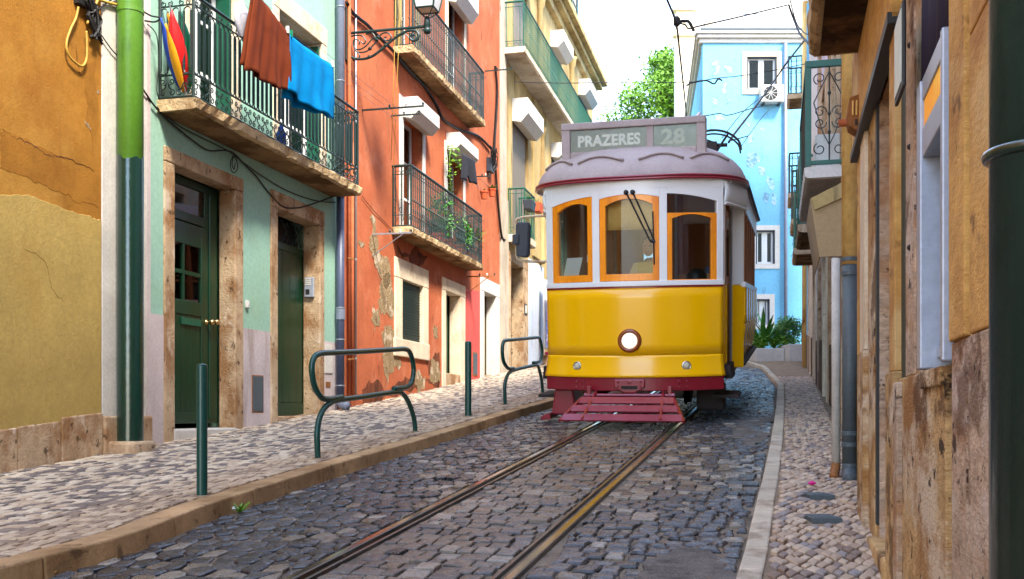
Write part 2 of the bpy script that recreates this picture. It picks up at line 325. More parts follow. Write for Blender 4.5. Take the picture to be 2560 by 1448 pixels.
# people, cloth, bits
m_skin = M('skin', S(196, 128, 88), .6, .06, 8, .05, 60)
m_hair = M('dark_hair', S(40, 28, 22), .7, .2, 20, .3, 60)
m_khaki = M('khaki_shirt', S(206, 168, 74), .9, .1, 6, .2, 90)
m_bluecloth = M('blue_shirt', S(60, 96, 150), .9, .1, 6, .2, 90)
m_towelbr = M('brown_terry_towel', S(116, 52, 28), .98, .12, 4, .6, 160, spec=.1)
m_towelbl = M('turquoise_terry_towel', S(0, 132, 196), .98, .1, 3, .6, 160, spec=.1)
m_blackcloth = M('black_cloth', S(30, 28, 36), .9, .1, 6, .2, 60)
m_plastic = M('grey_plastic_bag', S(190, 186, 194), .3, .15, 6, .3, 16)
m_red = M('red_nylon', S(226, 26, 26), .5, .06, 4, .1, 30); m_blue_n = M('blue_nylon', S(24, 70, 170), .5, .06, 4, .1, 30)
m_yel_n = M('yellow_nylon', S(244, 170, 20), .5, .06, 4, .1, 30); m_grn_n = M('green_nylon', S(16, 130, 90), .5, .06, 4, .1, 30)
m_terrapot = M('terracotta_pot', S(206, 88, 44), .7, .1, 5, .1, 40)
m_potdark = M('dark_plastic_planter', S(44, 48, 54), .5, .1, 5, .1, 40)
m_pink = M('pink_plastic', S(230, 30, 140), .35, .05, 5, 0)
m_lampglass = M('frosted_lamp_glass', S(214, 210, 206), .3, .06, 3, 0)
m_ac = M('ac_white', S(222, 222, 216), .5, .06, 4, .05)
m_awning = M('beige_awning_cloth', S(176, 148, 108), .85, .1, 2, .15, 60)
m_navy = M('navy_fabric', S(44, 40, 66), .8, .15, 2.5, .2, 20, stretch=(1, 1, .2))
m_atmyel = M('amber_sign_acrylic', S(250, 196, 70), .6, .12, 2, 0, layers=[(S(240, 140, 10), 3, .52, .05, (1, 1, .4), .9)], spec=.15)
_p = m_atmyel.node_tree.nodes['Principled BSDF']; _p.inputs['Emission Color'].default_value = (1, .5, .06, 1); _p.inputs['Emission Strength'].default_value = .04  # weak amber emission on the header panel
# ---------------------------------------------------------------- ground, road, pavements
U0 = Vector((.2541, .9672, 0)); V0 = Vector((.9672, -.2541, 0))     # along the street, across it (to the right)
SK = .2627
def wx(p): return p.dot(V0)
railL = sum(wx(on_ground(*q)) for q in ((860,1403),(1114,1263),(1305,1154),(1483,1067)))/4
railR = sum(wx(on_ground(*q)) for q in ((1262,1448),(1452,1285),(1566,1178),(1670,1084)))/4
def interp(tab, y):
    if y <= tab[0][0]:
        (y0, x0), (y1, x1) = tab[0], tab[1]
    elif y >= tab[-1][0]:
        (y0, x0), (y1, x1) = tab[-2], tab[-1]
    else:
        for i in range(len(tab)-1):
            if tab[i][0] <= y <= tab[i+1][0]: (y0, x0), (y1, x1) = tab[i], tab[i+1]; break
    return x0 + (x1-x0)*(y-y0)/(y1-y0)
KH, KHR = .11, .07
_kl = [on_ground(x, y, KH) for x, y in ((0,1421),(331,1336),(517,1262),(860,1154),(1114,1080),(1279,1030),(1381,1001))]
TKL = [(p.y, p.x) for p in _kl]; TKL += [(TKL[-1][0]+8, TKL[-1][1]+8*.262), (45, TKL[-1][1]+8*.262+(45-TKL[-1][0]-8)*.235)]
_kr = [on_ground(x, y, KHR) for x, y in ((1831,1448),(1857,1369),(1889,1240),(1902,1196),(1924,1102),(1938,1018))]
TKR = [(p.y, p.x) for p in _kr]
TKR += [(q, x) for q, x in ((19.7, 5.02), (26.5, 6.35), (31, 6.75), (45, 9.0)) if q > TKR[-1][0]+1]
kerbL = lambda y: interp(TKL, y)
kerbR = lambda y: interp(TKR, y)
# wall lines of the two rows of houses
def wall_from(vp, k, px): Y = FPX/(k*(vp-px)); return ((px-CX)/FPX*Y, Y)
KA, VA = .1563, 1940.0
LA = Fr(wall_from(VA, KA, 372), ((VA-CX)/FPX, 1), 1)
KB, VB = KA*(VA-860)/(1890-860.0), 1890.0
LB = Fr(wall_from(VB, KB, 860), ((VB-CX)/FPX, 1), 1)
VR = 1960.0
_r = on_ground(2175, 1314, KHR)
RA = Fr((_r.x, _r.y), ((VR-CX)/FPX, 1), -1)          # right-hand wall, s=0 at px 2175
SPLIT = LB.p.y
def wallL(y):
    f = LA if y < SPLIT else LB
    return f.p.x + f.s.x/f.s.y*(y-f.p.y)
def wallR(y): return RA.p.x + RA.s.x/RA.s.y*(y-RA.p.y)
def strip(name, xa, xb, y0, y1, dz, mat, nx=8, step=.4, parent=None):
    m = MB(); n = max(1, int((y1-y0)/step))
    def fn(u, v):
        y = y0+(y1-y0)*u; a, b = xa(y), xb(y); x = a+(b-a)*v; return (x, y, zg(x, y)+dz)
    m.grid(fn, n, nx); return m.build(name, mat, parent, smooth=True)
g = MB().grid(lambda u, v: ((v-.5)*600, -60+u*500, (.0748*(-60+u*500) if u*500 < 100 else 3.0) - .9), 50, 4).build('ground', m_soil); tag(g, kind='structure')
road = strip('road', lambda y: kerbL(y)-.05, lambda y: kerbR(y)+.05, -3, 45, -.008, m_soilroad); tag(road, kind='structure')
swl = strip('left_sidewalk', lambda y: wallL(y)-.3, lambda y: kerbL(y)-.1, -3, 45, KH-.014, m_soil); tag(swl, kind='structure')
swr = strip('right_sidewalk', lambda y: kerbR(y)+.06, lambda y: wallR(y)+1.2+(6 if y > 27 else 0), -3, 45, KHR-.014, m_soil); tag(swr, kind='structure')
# ---- stones
def clip(poly, a, b, c):                     # keep a*x+b*y<=c
    o = []; n = len(poly)
    for i in range(n):
        p, q = poly[i], poly[(i+1) % n]; dp, dq = a*p[0]+b*p[1]-c, a*q[0]+b*q[1]-c
        if dp <= 0: o.append(p)
        if (dp < 0 < dq) or (dq < 0 < dp):
            t = dp/(dp-dq); o.append((p[0]+(q[0]-p[0])*t, p[1]+(q[1]-p[1])*t))
    return o
def voronoi(x0, x1, y0, y1, dx, dy, jit, rnd, brick=True):
    nx, ny = max(1, round((x1-x0)/dx)), max(1, round((y1-y0)/dy)); dx, dy = (x1-x0)/nx, (y1-y0)/ny
    S_ = {}
    for j in range(-2, ny+2):
        sh = (.5 if j % 2 else 0) if brick else 0; sh += rnd.uniform(-.2, .2)
        for i in range(-2, nx+3):
            S_[i, j] = (x0+(i+sh+rnd.uniform(-jit, jit))*dx, y0+(j+.5+rnd.uniform(-jit, jit)*.8)*dy)
    cells = []
    for j in range(ny):
        for i in range(-1, nx+2):
            c = S_.get((i, j))
            if c is None: continue
            poly = [(c[0]-2*dx, c[1]-2*dy), (c[0]+2*dx, c[1]-2*dy), (c[0]+2*dx, c[1]+2*dy), (c[0]-2*dx, c[1]+2*dy)]
            # distances measured in cell units so that cells keep the sett's proportions
            for dj in (-2, -1, 0, 1, 2):
                for di in (-2, -1, 0, 1, 2):
                    q = S_.get((i+di, j+dj))
                    if (di or dj) and q:
                        ax, ay = (q[0]-c[0])/dx/dx, (q[1]-c[1])/dy/dy
                        poly = clip(poly, ax, ay, ax*(q[0]+c[0])/2+ay*(q[1]+c[1])/2)
            poly = clip(clip(clip(clip(poly, -1, 0, -x0), 1, 0, x1), 0, -1, -y0), 0, 1, y1)
            if len(poly) > 2: cells.append((c, poly))
    return cells
def bricks(x0, x1, y0, y1, dx, dy, jit, rnd):
    cells = []; y = y0; j = 0
    while y < y1:
        h = dy*rnd.uniform(.82, 1.18); x = x0-rnd.random()*dx; ph = rnd.uniform(0, 6)
        while x < x1:
            w_ = dx*rnd.uniform(.7, 1.4); a, b = max(x, x0), min(x+w_, x1)
            wob = lambda q: .18*dy*math.sin(q*2.1+ph*.15)+.1*dy*math.sin(q*5.3)
            if b-a > .35*dx:
                q = [(a, y+wob(a)), (b, y+wob(b)), (b, y+h+wob(b)), (a, y+h+wob(a))]
                q = [(u+rnd.uniform(-jit, jit)*dx*.5, v+rnd.uniform(-jit, jit)*dy*.5) for u, v in q]
                mid = [((q[i][0]+q[(i+1) % 4][0])/2+rnd.uniform(-jit, jit)*dx*.25, (q[i][1]+q[(i+1) % 4][1])/2+rnd.uniform(-jit, jit)*dy*.3) for i in range(4)]
                poly = [p for i in range(4) for p in (q[i], mid[i])]
                cells.append(((sum(p[0] for p in q)/4, sum(p[1] for p in q)/4), poly))
            x += w_
        y += h; j += 1
    return cells
def area(p): return abs(sum(p[i][0]*p[(i+1) % len(p)][1]-p[(i+1) % len(p)][0]*p[i][1] for i in range(len(p))))/2
def stone_geo(poly, gap, bev, top, dome, rnd, cut=.13):
    """rings for one stone in plan coords; returns verts (x,y,dz) and faces"""
    cx = sum(p[0] for p in poly)/len(poly); cy = sum(p[1] for p in poly)/len(poly)
    q = []
    n = len(poly)
    for i in range(n):                        # cut the corners
        a, b = poly[i], poly[(i+1) % n]
        q.append((a[0]*(1-cut)+b[0]*cut, a[1]*(1-cut)+b[1]*cut)); q.append((a[0]*cut+b[0]*(1-cut), a[1]*cut+b[1]*(1-cut)))
    r = math.sqrt(max(area(poly), 1e-6))
    k0 = 1-2*gap/r; k1 = 1-2*(gap+bev)/r
    if k1 < .2: return None
    n = len(q); tx, ty = rnd.gauss(0, .03), rnd.gauss(0, .03)
    z = lambda x, y: top+(x-cx)*tx+(y-cy)*ty
    V = []
    for k, dz in ((k0, None), (k0, -bev*.8), (k1, 0)):
        for x, y in q:
            X, Y = cx+(x-cx)*k, cy+(y-cy)*k; V.append((X, Y, -.03 if dz is None else z(X, Y)+dz))
    V.append((cx, cy, top+dome)); F = []
    for a in (0, n):
        for i in range(n): j = (i+1) % n; F.append((a+i, a+j, a+n+j, a+n+i))
    for i in range(n): F.append((2*n+i, 2*n+(i+1) % n, 3*n))
    return V, F, cx, cy
def lay(stones, parent, mat, name, stuffname, keep=300):
    """stones: list of (world verts, faces, colour, centre)"""
    stones.sort(key=lambda s: s[3].length)
    def mk(lst, nm):
        V, F, Cc = [], [], []
        for v, f, c, _ in lst:
            n = len(V); V += v; F += [tuple(n+i for i in q) for q in f]; Cc += [c]*len(v)
        me = bpy.data.meshes.new(nm); me.from_pydata(V, [], F); at = me.color_attributes.new('Col', 'FLOAT_COLOR', 'POINT'); at.data.foreach_set('color', [x for c in Cc for x in c])
        me.materials.append(mat); o = bpy.data.objects.new(nm, me); COL.objects.link(o); o.parent = parent; return o
    for s in stones[:keep]: mk([s], name)
    if len(stones) > keep: tag(mk(stones[keep:], stuffname), kind='stuff')
def colmix(a, b, t): return tuple(a[i]+(b[i]-a[i])*t for i in range(3))+(1,)
rs = random.Random(5)
# road setts: three lanes in street coordinates (w across, v along)
wofs = lambda P: (P.dot(V0), P.dot(U0))
def wv(w, v): return V0*w + U0*v
PATCH = [on_ground(x, y) for x, y in ((1585,1448),(1640,1400),(1690,1373),(1755,1366),(1790,1395),(1838,1420),(1850,1500),(1600,1500))]
PATCHW = [wofs(p) for p in PATCH]
def inside(pt, poly):
    r = False; n = len(poly)
    for i in range(n):
        (x1, y1), (x2, y2) = poly[i], poly[(i+1) % n]
        if (y1 > pt[1]) != (y2 > pt[1]) and pt[0] < (x2-x1)*(pt[1]-y1)/(y2-y1)+x1: r = not r
    return r
stones = []
def mean(a): return sum(a)/len(a)
lanes = [(-4.4, railL-.085, .115, .15, .36, 'L'), (railL+.085, railR-.085, .115, .14, .13, 'M'), (railR+.085, railR+2.2, .112, .14, .3, 'R')]
for w0, w1, dx, dy, jit, ln in lanes:
    for c, poly in (voronoi if ln == 'L' else bricks)(w0, w1, 2.9, 27.5 if ln == 'R' else 17.5, dx, dy, jit, rs):
        P = wv(*c); x, y = P.x, P.y
        if y < 3.2 or x < kerbL(y)+.01 or x > kerbR(y)-.01: continue
        wl = V0.dot(Vector((kerbL(y), y, 0))); wr_ = V0.dot(Vector((kerbR(y), y, 0)))
        poly = clip(clip(poly, -1, 0, -(wl+.015)), 1, 0, wr_-.012)
        if len(poly) < 3: continue
        if inside(c, PATCHW): continue
        ar = area(poly)
        if ar < .25*dx*dy: continue
        wear = mnoise.noise((x*.9, y*.45, 3.3))          # worn flat stretches against sunken, rounded ones
        rounded = max(0, min(1, .5+1.6*wear)) if ln != 'M' else .25+.25*wear
        g = stone_geo(poly, rs.uniform(.003, .007)+.004*rounded, .004+.008*rounded, rs.gauss(.012, .0045), .0015+.004*rounded, rs, .08 if ln == 'M' else .11)
        if not g: continue
        V, F, cx, cy = g; WV = []
        for a, b, dz in V:
            Q = wv(a, b); WV.append((Q.x, Q.y, zg(Q.x, Q.y)+dz-.004))
        t = rs.random(); dk, md, lt, br = S(36, 37, 42), S(76, 74, 75), S(148, 138, 124), S(108, 94, 78)
        if ln == 'M': colr = colmix(md, br, t) if rs.random() < .75 else colmix(dk, lt, t)
        else: colr = colmix(dk, md, t) if rs.random() < .5+.45*rounded else colmix(br, lt, t)
        stones.append((WV, F, colr, Vector((cx, cy, 0))))
lay(stones, road, m_cobble, 'cobblestone', 'cobblestones')
def jag2(P):
    r = random.Random(9)
    for _ in range(2):
        Q = []
        for i in range(len(P)):
            a, b = P[i], P[(i+1) % len(P)]; L_ = math.hypot(b[0]-a[0], b[1]-a[1]); Q += [a, ((a[0]+b[0])/2+r.uniform(-.16, .16)*L_, (a[1]+b[1])/2+r.uniform(-.16, .16)*L_)]
        P = Q
    return P
# asphalt patch among the setts
m = MB(); pc = [on_ground(x, y) for x, y in ((1585,1448),(1612,1424),(1640,1398),(1662,1380),(1692,1371),(1728,1374),(1756,1364),(1778,1384),(1792,1400),(1822,1412),(1838,1424),(1832,1460),(1800,1520),(1640,1520))]
pc = [Vector((a, b, 0)) for a, b in jag2([(p.x, p.y) for p in pc])]; m.prism(W0, [(p.x, p.y) for p in pc], 0, .05, 'so')
for i, v in enumerate(m.v): v.z = zg(v.x, v.y)+(-.04 if i < len(pc) else .008)
m.build('asphalt_patch', m_asphalt, road)
# crumbled tarmac along the right kerb further up
m = MB(); pc = [on_ground(x, y) for x, y in ((1926,1090),(1912,1106),(1893,1118),(1888,1132),(1870,1122),(1862,1104),(1832,1085),(1815,1062),(1840,1046),(1880,1052),(1934,1036))]
pc = [Vector((a, b, 0)) for a, b in jag2([(p.x, p.y) for p in pc])]; m.prism(W0, [(p.x, p.y) for p in pc], 0, .05, 'so')
for i, v in enumerate(m.v): v.z = zg(v.x, v.y)+(-.04 if i < len(pc) else .012)
m.build('asphalt_patch', m_asphalt, road)
# grooved tram rails with sand-filled edges
for wr, sg in ((railL, -1), (railR, 1)):
    def bar(w0, w1, z0, z1, nm, mt, par):
        m = MB(); n = 60; vs = [2.2+i*(30-2.2)/n for i in range(n+1)]
        for v in vs:
            for w, z in ((w0, z0), (w1, z0), (w1, z1), (w0, z1)):
                P = wv(w, v); m.v.append(Vector((P.x, P.y, zg(P.x, P.y)+z)))
        for i in range(n):
            for k in range(4): m.f.append((4*i+k, 4*i+(k+1) % 4, 4*i+4+(k+1) % 4, 4*i+4+k))
        m.f += [(0, 1, 2, 3), (4*n, 4*n+1, 4*n+2, 4*n+3)]
        return m.build(nm, mt, par, bevel=.004)
    e = sg
    P0 = wv(wr, 8); rr = empty('tram_rail', (P0.x, P0.y, zg(P0.x, P0.y)), 'worn steel grooved tram rail nearer the left kerb and bollards' if sg < 0 else 'worn steel grooved tram rail nearer the right kerb, rusty yellow edge', 'rail', 'rails of the tram track')
    a, b = sorted((wr+e*.052, wr-e*.004)); bar(a, b, -.05, .017, 'head', m_rail, rr)
    a, b = sorted((wr+e*.044, wr+e*.006)); bar(a, b, .0165, .0185, 'polished_tread', m_railtop, rr)
    a, b = sorted((wr-e*.004, wr-e*.042)); bar(a, b, -.05, -.014, 'groove', m_groove, rr)
    a, b = sorted((wr-e*.042, wr-e*.064)); bar(a, b, -.05, .014, 'guard', m_rail, rr)
# kerb stones
def kerb_row(fx, w_, y0, y1, L, h, side, parent, mat):
    y = y0
    while y < y1:
        l = L*rs.uniform(.7, 1.35); ya, yb = y+.004, y+l-.004; m = MB(); dz = rs.uniform(-.006, .006)
        n = 3
        for i in range(n+1):
            yy = ya+(yb-ya)*i/n; x0 = fx(yy); x1 = x0+side*w_
            for x, z in ((x0, -.12), (x0+side*.012, h+dz), (x1, h+dz), (x1, -.12)): m.v.append(Vector((x, yy-side*(x-x0)*0, zg(x, yy)+z)))
        for i in range(n):
            for k in range(4): m.f.append((4*i+k, 4*i+(k+1) % 4, 4*i+4+(k+1) % 4, 4*i+4+k))
        m.f += [(0, 1, 2, 3), (4*n, 4*n+1, 4*n+2, 4*n+3)]
        m.build('kerbstone', mat, parent, bevel=.012); y += l
kerb_row(kerbL, .2, 2.6, 30, 1.25, KH, -1, swl, m_kerb)
kerb_row(kerbR, .13, 3.0, 32, .42, KHR, 1, swr, m_kerb2)
# left pavement: mixed pale and dark limestone blocks
stones = []
for c, poly in bricks(-7.4, .9, 4.3, 27, .062, .09, .14, rs):
    y = c[1]; x = c[0]+SK*y
    if x < wallL(y)+.03 or x > kerbL(y)-.24: continue
    if y > 16 and (x-CX*0)/y > .12: continue
    g = stone_geo(poly, .0042, .0045, rs.gauss(.0, .0025), .001, rs)
    if not g or area(poly) < .0017: continue
    V, F, cx, cy = g; WV = []
    for a, b, dz in V:
        X = a+SK*b; WV.append((X, b, zg(X, b)+KH+dz))
    dkf = .40+.3*mnoise.noise((x*1.3, y*.7, 1.0))
    edge = ss(.75, .25, kerbL(y)-.24-x)       # trodden dust along the kerb evens the colours out
    colr = colmix(S(146, 130, 116), S(106, 96, 90), rs.random()) if rs.random() < dkf else colmix(S(226, 208, 178), S(190, 164, 134), rs.random())
    stones.append((WV, F, colmix(colr, S(176, 148, 116), .55*edge), Vector((X, cy, 0))))
lay(stones, swl, m_calcada, 'paving_stone', 'paving_stones')
COVERS = []
for px, py, wpx in ((2045, 1236, 60), (2055, 1292, 72)):
    p = on_ground(px, py, KHR+.016); COVERS.append((p.x, p.y, wpx/(FPX/p.y)/2))
# right pavement: lozenges laid on the diagonal
stones = []
ax, ay = .037, .08
for i in range(-10, 110):
    for j in range(-5, 280):
        cx, cy = (i+(j % 2)*.5)*2*ax*.98, 3.0+j*ay
        y = cy; x = cx+SK*y+.35
        if x < kerbR(y)+.15 or x > wallR(y)+.1 or y > 22: continue
        if any(abs(x-a) < h_+.03 and abs(y-b) < .13 for a, b, h_ in COVERS): continue
        jx = lambda: rs.uniform(-.009, .009)
        poly = [(cx-ax+jx(), cy+jx()), (cx+jx(), cy-ay+jx()), (cx+ax+jx(), cy+jx()), (cx+jx(), cy+ay+jx())]
        g = stone_geo(poly, .0048, .006, rs.gauss(.002, .003), .002, rs)
        if not g: continue
        V, F, a_, b_ = g; WV = []
        for a, b, dz in V:
            X = a+SK*b+.35; WV.append((X, b, zg(X, b)+KHR+dz))
        t = rs.random(); colr = colmix(S(178, 150, 124), S(206, 182, 154), t) if rs.random() < .72 else colmix(S(138, 112, 92), S(150, 140, 134), t)
        stones.append((WV, F, colr, Vector((X, b_, 0))))
lay(stones, swr, m_calcada, 'paving_stone', 'paving_stones')
# small iron covers in the right pavement
for px, py, wpx, lab in ((2045, 1236, 60, 'thin dark iron cover in the pavement, the farther of two'), (2055, 1292, 72, 'dark iron inspection cover in the pavement, the nearer of two')):
    p = on_ground(px, py, KHR+.006); k = FPX/p.y; hw = wpx/k/2
    r_ = empty('iron_cover', p, lab, 'cover', 'iron covers in the right pavement')
    m = MB(); m.box(W0, p.x-hw, p.x+hw, p.y-.11, p.y+.11, p.z-.03, p.z+.004); m.build('frame', m_slate, r_, bevel=.003)
    m = MB()
    for i in range(7): m.box(W0, p.x-hw+.012+i*(2*hw-.024)/7, p.x-hw+.006+(i+1)*(2*hw-.024)/7, p.y-.09, p.y+.09, p.z+.002, p.z+.008)
    m.build('tread_plate', m_slate, r_)
# ---------------------------------------------------------------- builders for houses
def crom(pts, n=6):
    pts = [Vector(p) for p in pts]; o = []
    for i in range(len(pts)-1):
        p0, p1, p2, p3 = pts[max(i-1, 0)], pts[i], pts[i+1], pts[min(i+2, len(pts)-1)]
        for k in range(n):
            t = k/n; o.append(.5*((2*p1)+(p2-p0)*t+(2*p0-5*p1+4*p2-p3)*t*t+(3*p1-p0-3*p2+p3)*t**3))
    o.append(pts[-1]); return o
def house_wall(fr, root, mat, s0, s1, z0, z1, holes, depth=3.5, name='wall', top=True):
    ss_ = sorted(set([s0, s1]+[h[0] for h in holes]+[h[1] for h in holes])); zz = sorted(set([z0, z1]+[h[2] for h in holes]+[h[3] for h in holes]))
    ss_ = [a for a in ss_ if s0 <= a <= s1]; zz = [a for a in zz if z0 <= a <= z1]
    m = MB()
    for i in range(len(ss_)-1):
        for j in range(len(zz)-1):
            a, b, c, d = ss_[i], ss_[i+1], zz[j], zz[j+1]; cs, cz = (a+b)/2, (c+d)/2
            if any(h[0] < cs < h[1] and h[2] < cz < h[3] for h in holes): continue
            m.quad(fr.w(a, 0, c), fr.w(b, 0, c), fr.w(b, 0, d), fr.w(a, 0, d))
    for h in holes:
        a, b, c, d, r = h
        m.quad(fr.w(a, 0, c), fr.w(a, -r, c), fr.w(a, -r, d), fr.w(a, 0, d)); m.quad(fr.w(b, 0, c), fr.w(b, -r, c), fr.w(b, -r, d), fr.w(b, 0, d))
        m.quad(fr.w(a, 0, d), fr.w(b, 0, d), fr.w(b, -r, d), fr.w(a, -r, d)); m.quad(fr.w(a, 0, c), fr.w(b, 0, c), fr.w(b, -r, c), fr.w(a, -r, c))
    D = -depth
    m.quad(fr.w(s0, 0, z0), fr.w(s0, D, z0), fr.w(s0, D, z1), fr.w(s0, 0, z1)); m.quad(fr.w(s1, 0, z0), fr.w(s1, D, z0), fr.w(s1, D, z1), fr.w(s1, 0, z1))
    m.quad(fr.w(s0, 0, z1), fr.w(s1, 0, z1), fr.w(s1, D, z1), fr.w(s0, D, z1)); m.quad(fr.w(s0, D, z0), fr.w(s1, D, z0), fr.w(s1, D, z1), fr.w(s0, D, z1))
    return m.build(name, mat, root, recalc=False)
def surround(fr, root, mat, outer, inner, r, proud=.025, sill=True, bevel=.012):
    """stone frame: outer (s0,s1,z0,z1) and inner opening; sits in a wall hole of the outer size"""
    a, b, c, d = outer; e, f, g_, h = inner
    B(fr, a, e, -r, proud, c, h, 'jamb', mat, root, bevel); B(fr, f, b, -r, proud, c, h, 'jamb', mat, root, bevel)
    B(fr, a, b, -r, proud+.004, h+.002, d, 'lintel', mat, root, bevel)
    if sill and g_ > c+.01: B(fr, e+.002, f-.002, -r, proud+.002, c, g_, 'sill', mat, root, bevel)
def backing(fr, root, s0, s1, z0, z1, o, mat=None, name='room_wall'):
    return B(fr, s0, s1, o-.04, o, z0, z1, name, mat or m_inner, root)
def window(fr, root, s0, s1, z0, z1, o, mat, nx=2, nz=2, fw=.05, bar=.025, glassm=None, curtain=None, name='window', deep=.35):
    """a casement: frame, glazing bars, panes, a dim room or a curtain behind"""
    w_ = MB(); w_.box(fr, s0, s0+fw, o-.05, o, z0, z1); w_.box(fr, s1-fw, s1, o-.05, o, z0, z1)
    w_.box(fr, s0+fw, s1-fw, o-.05, o-.002, z0, z0+fw); w_.box(fr, s0+fw, s1-fw, o-.05, o-.002, z1-fw, z1)
    w = w_.build(name, mat, root, bevel=.004)
    a, b, c, d = s0+fw, s1-fw, z0+fw, z1-fw
    bm_ = MB()
    for i in range(1, nx): x = a+(b-a)*i/nx; bm_.box(fr, x-bar/2-(bar if nx == 2 else 0), x+bar/2+(bar if nx == 2 else 0), o-.045, o-.006, c, d)
    for j in range(1, nz): z = c+(d-c)*j/nz; bm_.box(fr, a, b, o-.04, o-.01, z-bar/2, z+bar/2)
    if bm_.v: bm_.build('glazing_bar', mat, w)
    for i in range(nx):
        for j in range(nz):
            B(fr, a+(b-a)*i/nx, a+(b-a)*(i+1)/nx, o-.032, o-.026, c+(d-c)*j/nz, c+(d-c)*(j+1)/nz, 'pane', glassm or m_glassdk, w)
    if curtain:
        m = MB(); n = 24
        m.grid(lambda u, v: fr.w(a+(b-a)*u, o-.1-.015*math.sin(u*40), c+(d-c)*v), n, 2); m.build('curtain', curtain, w, smooth=True)
    backing(fr, w, s0, s1, z0, z1, o-deep)
    return w
def arc2(cx, cz, r, a0, a1, n=8): return [(cx+r*math.cos(a0+(a1-a0)*i/n), cz+r*math.sin(a0+(a1-a0)*i/n)) for i in range(n+1)]
def flat(pts): return [Vector((x, 0, z)) for x, z in pts]
def spiral(cx, cz, r0, r1, a0, turns, n=18): return [(cx+(r0+(r1-r0)*i/n)*math.cos(a0+turns*2*math.pi*i/n), cz+(r0+(r1-r0)*i/n)*math.sin(a0+turns*2*math.pi*i/n)) for i in range(n+1)]
def bal_mesh(kind, h, mat, w=.11):
    """one baluster unit standing at x=0, z from 0 to h"""
    m = MB()
    if kind == 'oval':
        r = w*.40; z0, z1 = .30, h-.16
        pts = arc2(0, z0, r, math.pi, 2*math.pi, 8)+arc2(0, z1, r, 0, math.pi, 8)
        m.tube(flat(pts), .0075, 5, closed=True)
        m.box(W0, -r-.012, -r+.012, -.006, .006, z0, z1); m.box(W0, r-.012, r+.012, -.006, .006, z0, z1)
        for z in (z0+.12, (z0+z1)/2, z1-.12): m.box(W0, -w*.5, -w*.5+.02, -.007, .007, z-.006, z+.006)
    elif kind == 'scroll':                     # S pair for the bottom band, twice as wide
        for sg in (-1, 1):
            pts = [(sg*x, z) for x, z in spiral(.055, .07, .012, .035, 1.2, 1.1)]+[(sg*.02, .13), (sg*.012, .17)]
            m.tube(flat(pts), .0065, 5)
            m.tube(flat([(sg*x, z) for x, z in spiral(.05, .185, .01, .028, -1.0, -1.0)]+[(sg*.02, .15)]), .006, 5)
    elif kind == 'topscroll':
        for sg in (-1, 1): m.tube(flat([(sg*x, z) for x, z in spiral(.035, h-.07, .01, .03, 0, 1.2)]), .006, 5)
    elif kind == 'twist':                      # plain bar with a collar, curled foot and cap arcs
        m.tube(flat([(0, .0), (0, h)]), .011, 5)
        m.lathe((0, 0, h*.45), [(.008, -.03), (.018, 0), (.008, .03)], 6); m.lathe((0, 0, h*.70), [(.008, -.02), (.014, 0), (.008, .02)], 6)
        m.tube(flat([(0, .22), (.03, .17), (.035, .12), (.015, .1)]), .006, 5); m.tube(flat([(0, .22), (-.03, .26), (-.032, .31), (-.012, .33)]), .006, 5)
        m.tube(flat(arc2(w*.5, h-.13, w*.5, 0, math.pi, 6)), .005, 4)
    elif kind == 'bar':
        m.tube(flat([(0, 0), (0, h)]), .011, 6); m.lathe((0, 0, h*.5), [(.011, -.02), (.016, 0), (.011, .02)], 6)
        m.tube(flat(arc2(w*.5, .05, w*.5, 0, math.pi, 5)), .005, 4)
    elif kind == 'panel':                      # large scrolled panel seen from its end
        m.tube(flat([(0, 0), (0, h)]), .01, 6)
        for z in (h*.3, h*.5, h*.72): m.lathe((0, 0, z), [(.01, -.03), (.022, 0), (.01, .03)], 8)
        for sg in (-1, 1):
            m.tube(flat([(sg*x, z) for x, z in spiral(w*.3, h*.12, .03, w*.2, .5, 1.1)]), .007, 5)
            m.tube(flat([(sg*x, z) for x, z in spiral(w*.3, h*.88, .03, w*.2, -.5, -1.1)]), .007, 5)
            m.tube(flat([(sg*x, z) for x, z in spiral(w*.28, h*.52, .02, w*.2, 2, 1.2)]), .007, 5)
            m.tube(flat([(sg*x, z) for x, z in spiral(w*.28, h*.40, .02, w*.2, -2, -1.2)]), .007, 5)
            m.tube(flat([(sg*w*.48, h*.62), (sg*w*.2, h*.3), (0, h*.16)]), .007, 5); m.tube(flat([(sg*w*.48, h*.62), (sg*w*.3, h*.75), (0, h*.95)]), .007, 5)
    return m.mesh('baluster_'+kind, mat, smooth=False)
